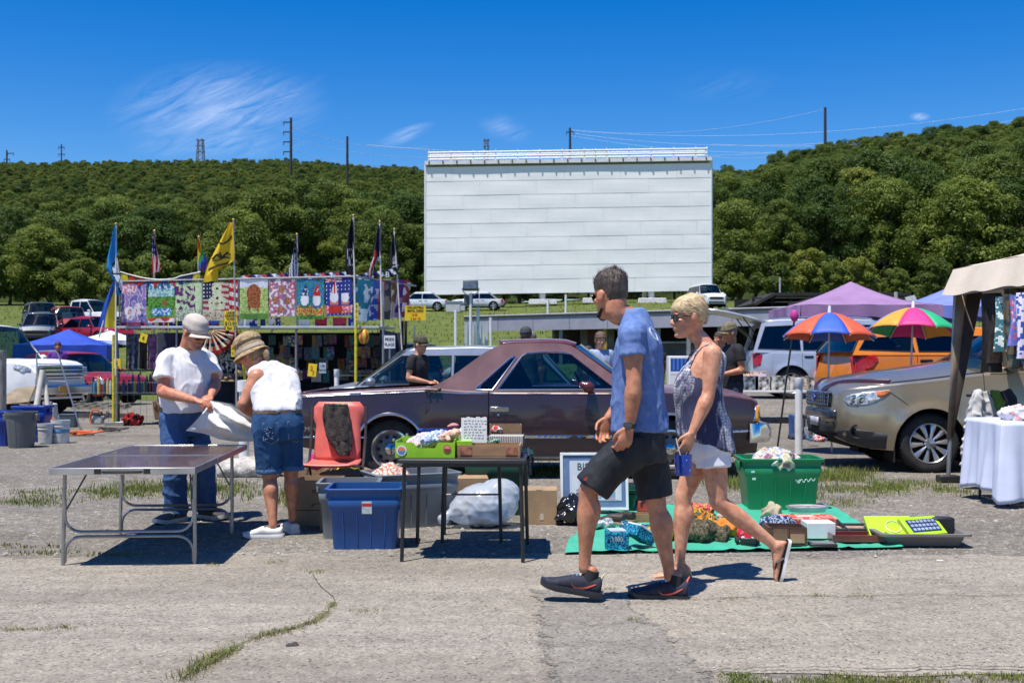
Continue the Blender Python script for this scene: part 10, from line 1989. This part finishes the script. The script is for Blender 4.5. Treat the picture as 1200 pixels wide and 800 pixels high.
 MB().box(c+V((0,-.155,.0)),(.50,.02,.30),rx(R(-12))).B('lamp_glass',M('lamp_glass',(.10,.12,.15),Q=.12,co_=.8),rt,bv=.01);MB().tube([c+V((.33*cos(t),.05,-.1+.30*sin(t)))for t in[pi+pi*i/14 for i in range(15)]],.022,6).B('yoke',STL,rt);MB().box(P(549,351.5,45.4),(.35,.25,.40)).B('ballast_box',M('box_slate',(.10,.11,.12),Q=.6),rt,bv=.02)
 for(px,py,w,h,dd,lab)in((531,354,1.1,.8,88,'pale grey utility box below the left part of the screen'),(540,351,.7,.6,90,'smaller pale box beside the utility box under the screen')):
  x=(px-CX)/F*dd;rt=Th('utility_box',lab,'utility box',(x,dd,zg(x,dd)),0,w_=0);MB().box((0,0,h/2),(w,.8,h)).B('cabinet',M('box_pale',(.50,.51,.52),Q=.6,var=.05),rt,bv=.03);MB().box((0,0,h+.03),(w+.1,.9,.06)).B('lid',M('box_lid',(.42,.43,.44),Q=.6),rt)
 def moto(px,py,d,rz,col,lb):
  x=(px-CX)/F*d;rt=Th('motorcycle',lb,'motorcycle',(x,d,zg(x,d)),R(rz),'motorcycles parked near the snack bar',w_=0)
  for xx in(-.72,.72):
   mb=MB().lathe([(.22,-.05),(.29,-.06),(.325,0),(.29,.06),(.22,.05)],(xx,0,.325),26,rx(R(90)),caps=0);w=mb.B('tyre',RUBBER,rt)
   for k in range(6):
    m=Matrix.Rotation(pi*k/6,3,'Y');MB().tube([V((xx,0,.325))+m@V((-.23,0,0)),V((xx,0,.325))+m@V((.23,0,0))],.008,4).B('spoke',STL,w)
  pm=M('moto_%d'%(col[0]*100),col,Q=.3,co_=.6,var=.05);MB().limb([(.30,0,.80),(.05,0,.86),(-.18,0,.78)],[.13,.17,.11],14,4).B('fuel_tank',pm,rt);MB().limb([(-.15,0,.78),(-.45,0,.76),(-.78,0,.86)],[.10,.13,.07],12,4,.7).B('seat',TRIM,rt);MB().limb([(.20,0,.45),(-.1,0,.42)],[.19,.19],12,3).B('engine',M('engine_grey',(.15,.15,.15),Q=.4,mt_=.7,var=.2),rt)
  for y in(-.09,.09):
   MB().tube([(.72,y,.325),(.50,y,.82),(.42,y,1.02)],.024,8).B('fork',CHROME,rt)
  MB().tube([(.30,-.36,1.06),(.42,-.2,1.06),(.44,.2,1.06),(.30,.36,1.06)],.016,8).B('handlebar',CHROME,rt);MB().ell((.60,0,.90),(.08,.10,.10)).B('headlamp',LENS,rt);MB().tube([(.1,-.16,.35),(-.4,-.2,.32),(-.85,-.2,.38)],.045,8).B('exhaust',CHROME,rt);mb=MB().grid(lambda u,v:V((.72+.36*cos(R(20+120*u)),(v-.5)*.14,.325+.36*sin(R(20+120*u)))),10,3);mb.B('mudguard',pm,rt,so_=.01);return rt
 moto(588,0,31,160,(.66,.66,.66),'white motorcycle parked beyond the purple car');moto(575,0,32,20,(.45,.02,.02),'red motorcycle beside the white one');moto(532,0,33,150,(.60,.60,.62),'silver white motorcycle behind the silver hatchback')
snack_bar()
def dark_shed():
 d=82.0;x=lambda px:(px-CX)/F*d;x0,x1=x(876),x(1062);g=zg(x0,d);ro=Th('open_shed','long dark open sided shed with a flat roof at the wood edge','shed',((x0+x1)/2,d,g));dk=M('shed_dark',(.022,.021,.021),Q=.9,var=.3,vs=2);zt=P(0,344,d).z;MB().box(((x(905)+x1)/2,d+2,zt-.1),(x1-x(905),6.0,.25)).B('roof',dk,ro,sm_=0);mb=MB()
 mb._add([V((x0,d-2.5,zt-.9)),V((x(905),d-1,zt-.05)),V((x(905),d+5,zt-.05)),V((x0,d+5,zt-.9))],[(0,1,2,3)]);mb.B('lean_to',dk,ro,so_=.2,sm_=0)
 for i in range(9):
  px=880+22*i;MB().box((x(px),d-.8,(g+zt)/2-.2),(.18,.18,zt-g)).B('post',dk,ro,sm_=0)
 MB().box(((x0+x1)/2,d+4.8,(g+zt)/2-.2),(x1-x0,.2,zt-g)).B('back_wall',M('shed_back',(.015,.015,.014),Q=.95),ro,sm_=0)
 for k in(.3,.6):
  MB().tube([(x(878),d-1.0,g+1.0*k+.3),(x1,d-1.0,g+1.0*k+.3)],.06,6).B('rail',dk,ro)
 MB().tube([(x(912),d-3,g+.3),(x(990),d-3,g+1.6)],.10,6).B('sloping_rail',dk,ro)
 for(px,top,dd,lab)in((914,325,88,'thin pale pole above the dark shed'),(1050,342,75,'short white post on the grass right of the dark shed')):
  xx=(px-CX)/F*dd;gg=zg(xx,dd);rt=Th('pole',lab,'pole',(xx,dd,gg),0,w_=0);MB().tube([(0,0,0),(0,0,H+(HY-top)/F*dd-gg)],.07 if px<1000 else .12,6).B('shaft',M('pole_pale',(.42,.42,.40),Q=.6),rt)
 xx=(1068-CX)/F*70;gg=zg(xx,70);rt=Th('notice_board','small grey tilted panel on a post right of the dark shed','sign',(xx,70,gg),0,w_=0);MB().tube([(0,0,0),(0,0,1.2)],.05,6).B('post',STL,rt);MB().box((0,0,1.35),(.65,.05,.55),rx(R(-25))@ry(R(-15))).B('panel',M('panel_grey',(.30,.31,.33),Q=.5),rt,sm_=0)
dark_shed()
